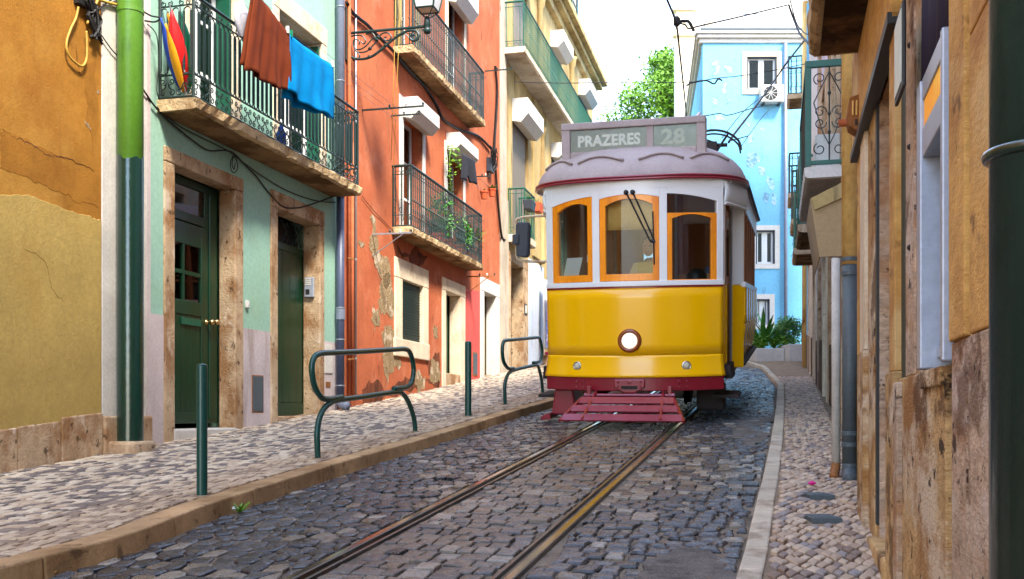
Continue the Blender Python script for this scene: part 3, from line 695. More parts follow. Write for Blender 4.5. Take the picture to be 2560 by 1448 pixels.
def railing(fr, root, s0, s1, o1, z0, h, kind, mat, pitch, ends=(True, True), hand=.024):
    """iron railing round a balcony; bars are sub-parts that share a mesh"""
    m = MB(); lines = [((s0, 0), (s0, o1)), ((s0, o1), (s1, o1)), ((s1, o1), (s1, 0))]; use = [ends[0], True, ends[1]]
    for ln, u in zip(lines, use):
        if not u: continue
        (a, b), (c, d) = ln
        hs = [(.02, .012), (h, hand)] + ([(.25, .01), (h-.1, .009)] if kind in ('oval',) else [(h-.14, .008), (.2, .008)] if kind == 'twist' else [(h-.12, .008), (.16, .008)] if kind == 'bar' else [])
        for z, r in hs: m.tube([fr.w(a, b, z0+z), fr.w(c, d, z0+z)], r, 6)
    for (a, b), u in (((s0, o1), True), ((s1, o1), True), ((s0, .02), ends[0]), ((s1, .02), ends[1])):
        if u: m.tube([fr.w(a, b, z0-.02), fr.w(a, b, z0+h)], .016, 6)
    R_ = m.build('railing', mat, root)
    ms = [bal_mesh(kind, h, mat, pitch)]
    ang = fr.ang(); ango = math.atan2(fr.n.y, fr.n.x)
    for k, (ln, u) in enumerate(zip(lines, use)):
        if not u: continue
        (a, b), (c, d) = ln; L_ = math.hypot(c-a, d-b); n = max(1, int(L_/pitch)); rot = ang if k == 1 else ango
        for i in range(n):
            t = (i+.5)/n; inst(ms[0], 'baluster', R_, fr.w(a+(c-a)*t, b+(d-b)*t, z0), rot)
        if kind == 'oval':
            sm = bal_mesh('scroll', h, mat); tm = bal_mesh('topscroll', h, mat); n2 = max(1, int(L_/.2))
            for i in range(n2):
                t = (i+.5)/n2; P = fr.w(a+(c-a)*t, b+(d-b)*t, z0); inst(sm, 'scroll', R_, P, rot); inst(tm, 'scroll', R_, P, rot)
    return R_
def slab(fr, root, s0, s1, o1, z0, z1, mat=None, matu=None, rough=.014):
    """stone balcony slab with a worn, slightly uneven edge and a darker, mottled underside"""
    r_ = random.Random(int(abs(s0)*100)+3); m = MB(); n = max(8, int((s1-s0)/.09))
    prof = [(0, z0), (o1-.03, z0), (o1, z0+.02), (o1+.012, z1-.015), (o1-.02, z1), (0, z1)]
    for i in range(n+1):
        s = s0+(s1-s0)*i/n
        for k, (o, z) in enumerate(prof): m.v.append(fr.w(s, o+(r_.uniform(-rough, rough) if 0 < k < 5 else 0), z+(r_.uniform(-rough, rough)*.6 if 0 < k < 5 else 0)))
    k = len(prof)
    for i in range(n):
        for j in range(k): m.f.append((i*k+j, i*k+(j+1) % k, (i+1)*k+(j+1) % k, (i+1)*k+j))
    m.f.append(tuple(range(k))); m.f.append(tuple(n*k+j for j in range(k)))
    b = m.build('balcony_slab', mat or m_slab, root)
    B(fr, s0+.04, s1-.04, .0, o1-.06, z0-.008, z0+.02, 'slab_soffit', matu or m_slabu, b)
    return b
def jag(poly, amp, it=3, seed=1):
    r = random.Random(seed); P = list(poly)
    for _ in range(it):
        Q = []
        for i in range(len(P)):
            a, b = P[i], P[(i+1) % len(P)]; L_ = math.hypot(b[0]-a[0], b[1]-a[1]); Q.append(a)
            Q.append(((a[0]+b[0])/2+r.uniform(-amp, amp)*L_, (a[1]+b[1])/2+r.uniform(-amp, amp)*L_))
        P = Q
    return P
def patch(fr, root, pix, mat, proud=.004, amp=.22, seed=1, name='bare_patch', it=3, back=-.002):
    poly = jag([fr.pt(x, y) for x, y in pix], amp, it, seed)
    return MB().prism(fr, poly, back, proud).build(name, mat, root)
def shutter_box(fr, root, a, b, z0, z1, o1, mat=None):
    """roller-blind box with a chamfered nose"""
    m = MB().prism(fr, [(0, z0+.04), (o1*.55, z0), (o1, z0+(z1-z0)*.35), (o1, z1-.02), (o1-.02, z1), (0, z1)], a, b, 'oz')
    return m.build('blind_box', mat or m_white, root, bevel=.006)
def slats(fr, root, s0, s1, z0, z1, o, mat, pitch=.045, name='slat', tilt=.012, parent=None):
    p = MB().box(fr, s0, s1, o-.03, o-.02, z0, z1).build('shutter', mat, root)
    me = None; n = int((z1-z0)/pitch)
    mm = MB().prism(W0, [(-.012, 0), (.0, .003), (tilt, pitch*.75), (0, pitch*.85)], 0, (s1-s0), 'oz')
    # local: x along the wall, y outwards
    me = mm.mesh(name, mat); sgn = 1
    M3 = Matrix((( fr.s.x, fr.n.x, 0), (fr.s.y, fr.n.y, 0), (0, 0, 1)))
    for v in me.vertices: v.co = M3 @ Vector((v.co.x, v.co.y, v.co.z))
    for i in range(n): inst(me, name, p, fr.w(s0, o-.018, z0+i*pitch))
    return p
def smooth_tube(pts, r, n=6, k=6): return MB().tube(crom(pts, k), r, n)
def cable(fr, pix, r, mat, label, name='cable', group='cables strung along the house fronts', k=5):
    pts = []
    for px, py, o in pix:
        s, z = fr.pt(px, py, o); pts.append(fr.w(s, o, z))
    return tag(smooth_tube(pts, r, 5, k).build(name, mat, None, org=pts[0]), label, 'cable', group)
def base_at(fr, s, o=0): 
    P = fr.w(s, o, 0); return Vector((P.x, P.y, zg(P.x, P.y)+KH))
def zside(fr, s, o=0.0, h=KH):
    P = fr.w(s, o, 0); return zg(P.x, P.y)+h
# ================================================================ ochre house on the left edge
f = LA
sA0, sA1, sP1 = f.sx(-420), f.sx(253), f.sx(371)
H1 = empty('ochre_house', base_at(f, sA1), 'ochre house with paler yellow repainted lower wall and stone plinth at left edge', 'house')
house_wall(f, H1, m_ochre, -14.0, sA1, -1.2, 10.5, [])
# repainted lower part with a wavy top edge, torn away above the plinth
top = [(-420, 500), (-200, 498), (-60, 494), (0, 487), (45, 487), (75, 490), (110, 503), (150, 518), (190, 534), (215, 539), (235, 546), (250, 552)]
bot = [(250, 1075), (215, 1076), (170, 1082), (120, 1080), (98, 1076), (92, 1082), (86, 1100), (70, 1112), (40, 1116), (0, 1116), (-200, 1150), (-420, 1180)]
poly = []
for seg in (top, bot):
    for i, (x, y) in enumerate(seg):
        poly.append(f.pt(x, y))
        if i < len(seg)-1:
            for t in (.25, .5, .75): poly.append(f.pt(x+(seg[i+1][0]-x)*t, y+(seg[i+1][1]-y)*t+rs.uniform(-2.5, 2.5)))
MB().prism(f, poly, -.02, .012).build('repainted_plaster', m_paleyellow, H1, bevel=.006)
# stone plinth blocks
zp = lambda s: zside(f, s)
for a, b, dz, o in ((f.sx(-420), f.sx(-60)-.01, .34, .03), (f.sx(-60), f.sx(40)-.01, .36, .028), (f.sx(40), f.sx(150)-.008, .37, .02), (f.sx(150), sA1-.004, .40, .024)):
    m = MB(); n = 5
    for i in range(n+1):
        s = a+(b-a)*i/n; zt = f.pt(60, 1090)[1]
        for o_, z in ((-.02, zp(s)-.3), (o, zp(s)-.3), (o, zp(s)+dz*.98), (-.02, zp(s)+dz)): m.v.append(f.w(s, o_, z))
    for i in range(n):
        for k in range(4): m.f.append((4*i+k, 4*i+(k+1) % 4, 4*i+4+(k+1) % 4, 4*i+4+k))
    m.f += [(0, 1, 2, 3), (4*n, 4*n+1, 4*n+2, 4*n+3)]
    m.build('plinth_stone', m_stone, H1, bevel=.012)
# junction box with loose cable loops
s_, z_ = f.pt(212, 30)
jb = empty('junction_box', f.w(s_, 0, z_), 'black cable junction with a drooping yellow loop on the ochre wall', 'junction box')
r_ = random.Random(4); m = MB()
for i in range(14):
    a = [f.w(s_+r_.uniform(-.12, .06)+.14*t, .03+r_.uniform(0, .05), z_+.14-.34*t+r_.uniform(-.04, .04)) for t in (0, .3, .6, 1)]
    m.tube(crom(a, 4), .012, 5)
m.box(f, s_-.16, s_-.02, .0, .06, z_+.02, z_+.16); m.build('cable_knot', m_black, jb)
for k, (nm, mt, pix, rr) in enumerate((('cable_loop', m_cabley, [(196, 18), (190, 45), (176, 75), (166, 110), (172, 138), (190, 158), (206, 165), (216, 148), (217, 110), (216, 78)], .011),
        ('cable', m_cabley, [(218, 60), (232, 25), (245, 0), (255, -30)], .012), ('cable', m_cabley, [(250, 0), (275, 8), (300, 14)], .014), ('cable', m_black, [(232, 55), (255, 90), (280, 125), (300, 146)], .006), ('cable', m_black, [(225, 50), (240, 30), (270, 5), (295, -10)], .008))):
    pts = [f.w(*(lambda q: (q[0], .035, q[1]))(f.pt(x, y, .035))) for x, y in pix]; smooth_tube(pts, rr, 6).build(nm, mt, jb, smooth=True)
# cracks and scars in the ochre plaster
for pix in ([(212, 300), (222, 310), (229, 326), (224, 322), (214, 312)], [(240, 228), (249, 224), (246, 236)]): patch(f, H1, pix, m_peel, .003, .2, 7, 'plaster_scar')
def crack(fr, root, pix, w_, mat, seed, o=.003, name='crack'):
    P = [fr.pt(x, y) for x, y in pix]; r = random.Random(seed); Q = []
    for i in range(len(P)-1):
        for k in range(6):
            t = k/6; Q.append((P[i][0]+(P[i+1][0]-P[i][0])*t+r.uniform(-.012, .012), P[i][1]+(P[i+1][1]-P[i][1])*t+r.uniform(-.014, .014)))
    n = len(Q); up_ = [(a, b+w_*r.uniform(.2, 1)*math.sin(math.pi*(i+.5)/n)) for i, (a, b) in enumerate(Q)]; dn = [(a, b-w_*r.uniform(.2, 1)*math.sin(math.pi*(i+.5)/n)) for i, (a, b) in enumerate(Q)]
    return MB().prism(fr, up_+dn[::-1], -.004, o).build(name, mat, root)
m_crack = M('crack_shadow', S(104, 62, 24), .95, .2, 8, .3, 40)
crack(f, H1, [(8, 325), (40, 345), (80, 360), (120, 388), (165, 395), (205, 412), (240, 428)], .008, m_crack, 1); crack(f, H1, [(-40, 300), (8, 325)], .006, m_crack, 2); crack(f, H1, [(190, 110), (196, 180), (202, 190)], .004, m_crack, 3); crack(f, H1, [(60, 620), (110, 650), (125, 720), (160, 760)], .004, M('faint_crack', S(146, 118, 60), .95, .2, 8, .3, 40), 4, .0145)
for pix, sd in (([(0, 330), (60, 345), (150, 395), (240, 435), (245, 520), (150, 480), (60, 440), (0, 420)], 3), ([(205, 160), (240, 150), (246, 300), (232, 380), (215, 300)], 4)):
    patch(f, H1, pix, m_ochredk, .0022, .12, sd, 'damp_stain', 4)
# ================================================================ mint house
sM1 = f.sx(842)
H2 = empty('mint_house', base_at(f, f.sx(640)), 'mint green house with two dark green doors, stone frames and an iron balcony', 'house')
zS0, zS1 = f.zy(600, f.pt(0,0)[1]*0+0, 0), 0
fo = .445                                     # balcony depth
zS0 = f.pt(490, 273, fo)[1]; zS1 = zS0+.125
d1o = (f.sx(408), f.sx(605.5), zp(f.sx(500))-.4, f.zy(500, 403)); d1i = (f.sx(434), f.sx(585), d1o[2]+.0, f.zy(434, 412))
d2o = (f.sx(675), f.sx(808.5), zp(f.sx(740))-.4, f.zy(740, 500.5)); d2i = (f.sx(692), f.sx(797), d2o[2], f.zy(692, 521))
r1 = .2; r2 = .24
zW = f.zy(600, 820)                           # top of the pale wainscot
zwin = zS1+.02
w1 = (f.sx(462), f.sx(600), zwin, 6.6); w2 = (f.sx(682), f.sx(815), zwin, 6.6)
house_wall(f, H2, m_mint, sP1, sM1, -.6, 10.5, [d1o+(r1+.3,), d2o+(r2+.3,), w1+(.35,), w2+(.35,)])
# white corner strip behind the big pipe
MB().box(f, sA1+.004, sP1, -.3, .014, -.6, 10.4).build('corner_strip', m_whitestrip, H2)
B(f, sP1-.055, sP1+.006, -.02, .022, -.4, 10.3, 'corner_bead', m_pinkband, H2)
for a, b, nm in ((f.sx(253)+.0, sP1+.01, 'corner_foot'),):
    B(f, a, b, -.02, .05, -.4, zp(a)+.36, nm, m_stone, H2, .02)
for a, b in ((sP1+.008, d1o[0]-.003), (d1o[1]+.003, d2o[0]-.003), (d2o[1]+.003, sM1)):
    B(f, a, b, -.02, .007, -.5, zW+rs.uniform(-.006, .006), 'wainscot', m_pinkband, H2)
surround(f, H2, m_stone, d1o, d1i, r1, .02, False, .014); surround(f, H2, m_stone, d2o, d2i, r2, .02, False, .014)
B(f, d1i[0]-.03, d1i[1]+.05, -r1-.1, .03, -.4, f.zy(500, 1072), 'threshold', m_concrete, H2, .02)
B(f, d2i[0]-.02, d2i[1]+.02, -r2-.1, .02, -.4, f.zy(740, 1040), 'threshold', m_stone, H2, .02)
# door 1: transom light, leaf with four panes, letter plate, knobs
def panel_door(root, a, b, z0, z1, o, mat, name='door'):
    return B(f, a, b, o-.05, o, z0, z1, name, mat, root, .004)
o1_ = -r1; e, g_, zb, zt = d1i[0], d1i[1], f.zy(500, 1058, o1_), d1i[3]
dr = MB(); xl = f.sx(514, o1_)                # right edge of the moving leaf
zt1, zt0 = f.zy(480, 470, o1_), f.zy(480, 535, o1_)
p0, p1 = f.sx(433, o1_), f.sx(512, o1_)
w_a, w_b = e+.16, xl-.09; zp1, zp0 = f.zy(470, 612, o1_), f.zy(470, 752, o1_)
dr.box(f, e, w_a, o1_-.05, o1_, zb, f.zy(470, 558, o1_)); dr.box(f, w_b, xl, o1_-.05, o1_, zb, f.zy(470, 558, o1_))
dr.box(f, w_a, w_b, o1_-.05, o1_-.001, zp1, f.zy(470, 558, o1_)); dr.box(f, w_a, w_b, o1_-.05, o1_-.001, f.zy(470, 787, o1_), zp0)
dr.box(f, w_a, w_b, o1_-.05, o1_-.001, zb, zb+.13)
door = dr.build('door', m_dkdoor, H2, bevel=.005)
n = 7
for i in range(n):
    a = w_a+(w_b-w_a)*i/n; B(f, a+.002, a+(w_b-w_a)/n-.002, o1_-.045, o1_-.012, zb+.13, f.zy(470, 787, o1_), 'plank', m_dkdoor, door, .004)
zmid = (zp0+zp1)/2; smid = (w_a+w_b)/2
MB().box(f, smid-.022, smid+.022, o1_-.045, o1_-.004, zp0, zp1).box(f, w_a, w_b, o1_-.044, o1_-.006, zmid-.022, zmid+.022).build('glazing_bar', m_dkdoor, door)
for a, b in ((w_a, smid-.02), (smid+.02, w_b)):
    for c, d in ((zp0, zmid-.02), (zmid+.02, zp1)): B(f, a, b, o1_-.03, o1_-.024, c, d, 'pane', m_glassdk, door)
m = MB(); m.grid(lambda u, v: f.w(w_a+(w_b-w_a)*u*.45, o1_-.09-.012*math.sin(u*26), zp0+(zp1-zp0)*v), 16, 1); m.build('curtain', m_curtain, door, smooth=True)
backing(f, H2, e, g_, zb, zt, o1_-.28)
fm = MB(); fm.box(f, xl+.004, g_, o1_-.06, o1_-.012, zb, zt); fm.box(f, e, xl, o1_-.06, o1_-.004, f.zy(470, 555, o1_), zt0); fm.box(f, e, e+.05, o1_-.06, o1_-.008, zt0, zt); fm.box(f, e, xl+.004, o1_-.06, o1_-.006, zt1, zt)
fm.box(f, xl+.09, g_-.05, o1_-.02, o1_+.004, zb+.05, zt-.1); fm.build('door_frame', m_dkdoor, H2, bevel=.006)
B(f, e+.05, xl, o1_-.035, o1_-.028, zt0, zt1, 'transom_pane', m_glassdk, H2)
a, b = f.sx(453, o1_), f.sx(501, o1_); c, d = f.zy(476, 814, o1_), f.zy(476, 797, o1_)
lp = B(f, a, b, o1_-.01, o1_+.012, c, d, 'letter_plate', m_dkgreen2, door, .004); 
for px, mt in ((516, m_brass), (528, m_brass)):
    s, z = f.pt(px, 806, o1_); m = MB(); m.lathe(f.w(s, o1_, z), [(.032, 0), (.034, .008), (.014, .012), (.014, .045), (.03, .055), (.036, .075), (.028, .095), (.0, .1)], 14, axis=f.n); m.build('door_knob', mt, door, smooth=True)
# door 2: planks and an iron grille above
o2_ = -r2; e, g_, zb, zt = d2i[0], d2i[1], f.zy(720, 1038, o2_), d2i[3]; zgr = f.zy(715, 610, o2_)
dr2 = B(f, e, g_, o2_-.06, o2_-.02, zb, zgr, 'door', m_dkdoor, H2, .004)
n = 6
for i in range(n): a = e+(g_-e)*i/n; B(f, a+.003, a+(g_-e)/n-.003, o2_-.03, o2_-.004, zb+.17, zgr-.1, 'plank', m_dkdoor, dr2, .005)
B(f, e, g_, o2_-.03, o2_+.008, zb, zb+.165, 'bottom_rail', m_dkdoor, dr2, .006); B(f, e, g_, o2_-.03, o2_+.006, zgr-.1, zgr, 'top_rail', m_dkdoor, dr2, .006)
m = MB(); k = 4; wv_ = (g_-e)/k
for i in range(k):
    x0 = e+i*wv_
    for a, b in ((0, 1), (1, 0)): m.tube([f.w(x0+a*wv_, o2_-.02, zgr), f.w(x0+b*wv_, o2_-.02, zt)], .008, 5)
    for zc in (zgr+.05, zt-.07):
        m.tube([f.w(x0+wv_/2+x, o2_-.02, z) for x, z in spiral(0, zc, .008, .04, 0, 1.3)], .006, 5)
m.build('transom_grille', m_iron, H2); backing(f, H2, e, g_, zgr-.02, zt, o2_-.12, m_dark, 'transom_board')
# small fittings
s, z = f.pt(615, 761); bx = empty('doorbell', f.w(s, 0, z), 'small white doorbell box between the two green doors', 'doorbell')
B(f, s-.03, s+.03, 0, .035, z-.045, z+.045, 'case', m_white, bx, .008); B(f, s-.006, s+.02, .034, .04, z-.012, z+.03, 'button', m_ac, bx, .003)
a, b = f.sx(628), f.sx(657); c, d = f.zy(642, 1032), f.zy(642, 938)
mp_ = empty('meter_hatch', f.w((a+b)/2, 0, c), 'brown metal hatch low in the pale wall between the doors', 'hatch')
B(f, a, b, .0, .012, c, d, 'frame', m_rust, mp_, .003); B(f, a+.015, b-.015, .012, .017, c+.015, d-.015, 'lid', m_slate, mp_, .003)
a, b = f.sx(810), f.sx(829); c, d = f.zy(820, 935), f.zy(820, 862)
mb_ = empty('meter_box', f.w((a+b)/2, 0, c), 'white meter cupboard door beside the blue grey drainpipe', 'box'); B(f, a, b, .004, .014, c, d, 'frame', m_concrete, mb_, .003); B(f, a+.01, b-.01, .014, .02, c+.01, d-.01, 'lid', m_white, mb_, .003)
B(f, f.sx(813), f.sx(824), .004, .016, f.zy(820, 968), f.zy(820, 955), 'vent', m_rust, mb_)
sq, zq = f.pt(763, 712, -.06)                 # intercom on the far jamb of the second door
ic = empty('intercom', f.w(d2i[1], -.1, zq), 'steel intercom panel with name plates in the second doorway', 'intercom')
B(f, d2i[1]-.045, d2i[1]-.002, -.2, -.06, zq-.14, zq+.14, 'case', m_alu, ic, .008)
for i in range(4): B(f, d2i[1]-.049, d2i[1]-.044, -.19, -.1, zq+.03+i*.026, zq+.045+i*.026, 'name_plate', m_white, ic)
B(f, d2i[1]-.049, d2i[1]-.044, -.18, -.12, zq-.1, zq-.03, 'speaker_grille', m_dark, ic)
# balcony, its french windows
sb0, sb1 = f.sx(392), f.pt(903.6, 489.6, fo)[0]
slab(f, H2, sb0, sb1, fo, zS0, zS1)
railing(f, H2, sb0+.03, sb1-.04, fo-.04, zS1, 1.06, 'oval', m_iron, .105, (True, True), .02)
for a, b, c, d in (w1, w2):
    surround(f, H2, m_stonel, (a, b, c, d), (a+.16, b-.16, c, d-.25), .25, .018, False, .01)
    win = window(f, H2, a+.21, b-.21, c, d-.3, -.2, m_whitep, 2, 3, .06, .04, m_glassdk, m_curtain, 'french_window')
    for s in (a+.165, b-.205): B(f, s, s+.04, -.25, -.02, c+.02, d-.3, 'folded_shutter', m_dkgreen2, H2, .005)
B(f, sP1, sM1, -.02, .02, 10.2, 10.5, 'cornice', m_stonel, H2)
# ================================================================ terracotta house
f = LB
sT0, sT1 = f.sx(846), f.sx(1249)
H3 = empty('terracotta_house', base_at(f, f.sx(1050)), 'peeling terracotta house with two plant filled iron balconies and pale stone frames', 'house')
zt = lambda px, py, o=0: f.pt(px, py, o)[1]
def rectpx(pa, pb, ya, yb, pm=None):
    pm = pm or (pa+pb)/2; return (f.sx(pa), f.sx(pb), f.zy(pm, yb), f.zy(pm, ya))
gw_o = rectpx(985, 1068, 659, 890); gw_i = rectpx(1003, 1055, 708, 860)
da_o = rectpx(1104, 1161, 704, 975); da_i = (f.sx(1113), f.sx(1149), da_o[2], f.zy(1113, 727))
db_o = rectpx(1200, 1247, 702, 965); db_i = (f.sx(1208), f.sx(1238), db_o[2], f.zy(1208, 729))
fo3 = .36
zl0 = f.pt(1024, 580, fo3)[1]; zl1 = zl0+.12; zu0 = f.pt(1031, 126, fo3)[1]; zu1 = zu0+.12
sl0, sl1 = f.sx(979), f.pt(1208, 677, fo3)[0]; su0, su1 = f.sx(983), f.pt(1213, 318, fo3)[0]
wa = (f.sx(1008), f.sx(1056), zl1+.02, zt(1030, 300)); wb = (f.sx(1118), f.sx(1158), zl1+.02, zt(1135, 400))
wc = (f.sx(1003), f.sx(1040), zu1+.02, zu1+2.5); wd = (f.sx(1120), f.sx(1160), zu1+.02, zu1+2.4)
house_wall(f, H3, m_terra, sT0, sT1, 0.2, 11.8, [gw_o+(.2,), da_o+(.4,), db_o+(.4,), wa+(.4,), wb+(.4,), wc+(.4,), wd+(.4,)])
surround(f, H3, m_stonel, gw_o, gw_i, .12, .03, True, .012)
B(f, gw_o[0]-.05, gw_o[1]+.03, -.05, .045, gw_o[2]-.04, gw_o[2]+.26, 'sill_block', m_stonel, H3, .012)
slats(f, H3, gw_i[0], gw_i[1], gw_i[2], gw_i[3], -.03, m_shutter, .05)
surround(f, H3, m_stonel, da_o, da_i, .22, .025, False, .012); surround(f, H3, m_white, db_o, db_i, .22, .03, False, .012)
zb = f.zy(1130, 938, -.22)
d3 = B(f, da_i[0], da_i[1], -.28, -.24, zb, da_i[3], 'door', m_dkdoor, H3)
zq0, zq1 = f.zy(1125, 862, -.22), f.zy(1125, 765, -.22)
B(f, da_i[0]+.05, da_i[1]-.2, -.24, -.225, zq0, zq1, 'window_panel', m_whitep, d3, .004)
for i in (0, 1):
    for j in (0, 1, 2): B(f, da_i[0]+.09+i*.2, da_i[0]+.26+i*.2, -.225, -.22, zq0+.05+j*(zq1-zq0-.06)/3, zq0+.02+(j+1)*(zq1-zq0-.06)/3, 'pane', m_glassdk, d3)
for i in (0, 1): B(f, da_i[0]+.06, da_i[1]-.22, -.24, -.228, zb+.08+i*.34, zb+.36+i*.34, 'raised_panel', m_dkdoor, d3, .01)
B(f, da_i[0]-.02, da_i[1]+.02, -.3, .02, .2, zb, 'threshold', m_stone, H3, .015)
zb = f.zy(1215, 930, -.22)
d4 = B(f, db_i[0], db_i[1], -.28, -.24, zb-.2, db_i[3], 'door', M('faded_olive_door', S(150, 142, 110), .6, .12, 3, .1), H3)
for a, b in ((.08, .5), (.58, 1.05), (1.15, 2.1)): B(f, db_i[0]+.06, db_i[1]-.1, -.24, -.225, zb+a, zb+b, 'raised_panel', d4.data.materials[0], d4, .01)
B(f, db_i[0]+.1, db_i[1]-.3, -.228, -.222, zb+1.25, zb+2.0, 'pane', m_glassdk, d4)
# rose repaint between the doors, hatch
patch(f, H3, [(1162, 722), (1199, 728), (1199, 960), (1162, 965)], m_pinkred, .004, .02, 3, 'rose_repaint', 2)
a, b = f.sx(1181), f.sx(1192); c, d = f.zy(1186, 940), f.zy(1186, 880)
vh = empty('vent_hatch', f.w((a+b)/2, 0, c), 'narrow grey hatch in the rose red wall strip', 'hatch'); B(f, a, b, .003, .014, c, d, 'frame', m_rust, vh, .003); B(f, a+.02, b-.02, .014, .02, c+.03, d-.03, 'lid', m_slate, vh, .003)
# peeled patches
for i, pix in enumerate(([(925, 590), (945, 600), (965, 640), (975, 700), (960, 720), (945, 680), (930, 640), (922, 610)], [(950, 700), (975, 690), (984, 740), (978, 800), (960, 790), (945, 760), (948, 725)],
        [(930, 760), (948, 765), (950, 800), (935, 830), (928, 800)], [(962, 815), (986, 830), (988, 870), (970, 872), (955, 845)], [(955, 890), (1000, 895), (1005, 915), (985, 925), (970, 960), (962, 940), (958, 915)], [(1085, 810), (1094, 815), (1092, 850), (1084, 840)],
        [(925, 545), (940, 552), (943, 590), (930, 585)], [(895, 600), (912, 604), (910, 616), (896, 612)], [(1040, 930), (1062, 940), (1060, 975), (1046, 985), (1036, 960)], [(1076, 900), (1096, 905), (1098, 955), (1082, 960)])):
    patch(f, H3, pix, m_peel, .005, .3, i+2)
for i, pix in enumerate(([(905, 975), (940, 950), (985, 965), (1050, 945), (1098, 930), (1098, 968), (1050, 978), (985, 995), (905, 1012)], [(1062, 880), (1080, 900), (1098, 880), (1100, 930), (1070, 940)], [(992, 610), (1040, 612), (1070, 640), (1060, 655), (1020, 640), (995, 632)])):
    patch(f, H3, pix, m_damp, .0025, .16, i+40, 'damp_stain', 4)
# windows and blind boxes
for (a, b, c, d), ow in ((wa, m_whitep), (wb, m_whitep), (wc, m_whitep), (wd, m_whitep)):
    window(f, H3, a+.02, b-.02, c, d, -.2, ow, 2, 3, .06, .04, m_glassdk, m_curtain if a == wc[0] else None)
def plaster_frame(a, b, z0, z1, w_, m_=None):
    B(f, a-w_, a, -.05, .012, z0, z1+w_*1.2, 'painted_surround', m_ or m_white, H3); B(f, b, b+w_*.7, -.05, .012, z0, z1+w_*1.2, 'painted_surround', m_ or m_white, H3); B(f, a, b, -.05, .012, z1, z1+w_*1.2, 'painted_surround', m_ or m_white, H3)
plaster_frame(*wa, .22); plaster_frame(*wb, .2); plaster_frame(*wc, .3, m_yelhouse); plaster_frame(*wd, .2, m_cream)
shutter_box(f, H3, f.sx(1005), f.sx(1060), zt(1030, 318), zt(1030, 265), .3); shutter_box(f, H3, f.sx(1115), f.sx(1162), zt(1135, 395), zt(1135, 350), .3)
shutter_box(f, H3, f.sx(1119), f.sx(1162), zt(1150, 48), zt(1150, -20), .3)
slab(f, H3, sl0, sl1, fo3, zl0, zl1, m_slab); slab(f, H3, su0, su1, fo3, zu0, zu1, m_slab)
railing(f, H3, sl0+.03, sl1-.03, fo3-.03, zl1, 1.02, 'twist', m_iron, .1); railing(f, H3, su0+.03, su1-.03, fo3-.03, zu1, 1.02, 'twist', m_iron, .1)
B(f, sT0, sT1, -.02, .1, 11.6, 11.9, 'cornice', m_stonel, H3)
# ================================================================ tall yellow house beyond it
sY0, sY1 = f.sx(1250), f.sx(1481)
H4 = empty('yellow_house', base_at(f, f.sx(1320)), 'tall yellow house with long upper balcony, roller blinds and clay tiled dormer', 'house')
fo4 = .55
zc0 = f.pt(1314, 133, fo4)[1]; zc1 = zc0+.14; sc0 = f.sx(1256); sc1 = f.pt(1484, 312, fo4)[0]
v1 = rectpx(1281, 1320, 300, 585); v2 = rectpx(1378, 1408, 392, 640)
gd_o = (f.sx(1270), f.sx(1318), 1.0, zt(1290, 640)); gd_i = (f.sx(1275), f.sx(1306), 1.0, zt(1290, 662))
ar = (f.sx(1360), f.sx(1400), 1.2, zt(1375, 720))
u1 = (f.sx(1376), f.sx(1400), zc1, zt(1388, 130)); u2 = (f.sx(1446), f.sx(1466), zc1, zt(1456, 240)); u0 = (f.sx(1285), f.sx(1318), zc1, zc1+2.5)
zTop = zt(1400, 0)*1.0 if False else zc1+3.05
house_wall(f, H4, m_yelhouse, sY0, sY1, .5, zTop, [v1+(.25,), v2+(.25,), gd_o+(.4,), ar+(.6,), u0+(.3,), u1+(.3,), u2+(.3,)])
# lower wall facing and pilasters
B(f, sY0-.002, f.sx(1262), -.1, .05, .6, zTop, 'corner_pilaster', m_greystone, H4, .01)
B(f, f.sx(1262), f.sx(1270)-.004, -.02, .02, .6, zt(1266, 500), 'wall_facing', m_greystone, H4)
B(f, f.sx(1320), f.sx(1358)-.004, -.02, .02, .6, zt(1335, 655), 'wall_facing', m_bluegrey, H4)
for px in (1330, 1427): B(f, f.sx(px), f.sx(px+24), -.02, .05, zt(1345, 650), zc0-.02, 'flat_pilaster', m_yelhouse, H4, .01)
for px in (1350,):
    s = f.sx(px); m = MB(); m.lathe(f.w(s, .04, zt(1350, 660)), [(.1, 0), (.12, .05), (.09, .1), (.09, 3.6), (.13, 3.7), (.14, 3.85)], 14); m.build('half_column', m_yelhouse, H4, smooth=True)
for px in (1345, 1425):
    s = f.sx(px); m = MB(); m.lathe(f.w(s, .05, zc1), [(.14, 0), (.15, .1), (.1, .16), (.095, 2.5), (.15, 2.6), (.16, 2.75), (.2, 2.85)], 14); m.build('half_column', m_yelhouse, H4, smooth=True)
surround(f, H4, m_stone, gd_o, gd_i, .3, .03, False, .012)
d5 = B(f, gd_i[0], gd_i[1], -.34, -.3, 1.0, gd_i[3], 'door', m_dkdoor, H4)
for i in range(3): B(f, gd_i[0]+.08, gd_i[1]-.08, -.3, -.285, 1.5+i*.8, 2.2+i*.8, 'raised_panel', m_dkdoor, d5, .012)
s, z = f.pt(1299, 767, .03); hn = empty('house_number', f.w(s, .03, z), 'small dark framed number plate beside the far green door', 'sign'); B(f, f.sx(1308), f.sx(1314), .03, .045, z-.14, z+.14, 'plate', m_dark, hn); B(f, f.sx(1309), f.sx(1313), .045, .05, z-.1, z+.1, 'number_card', m_signpale, hn)
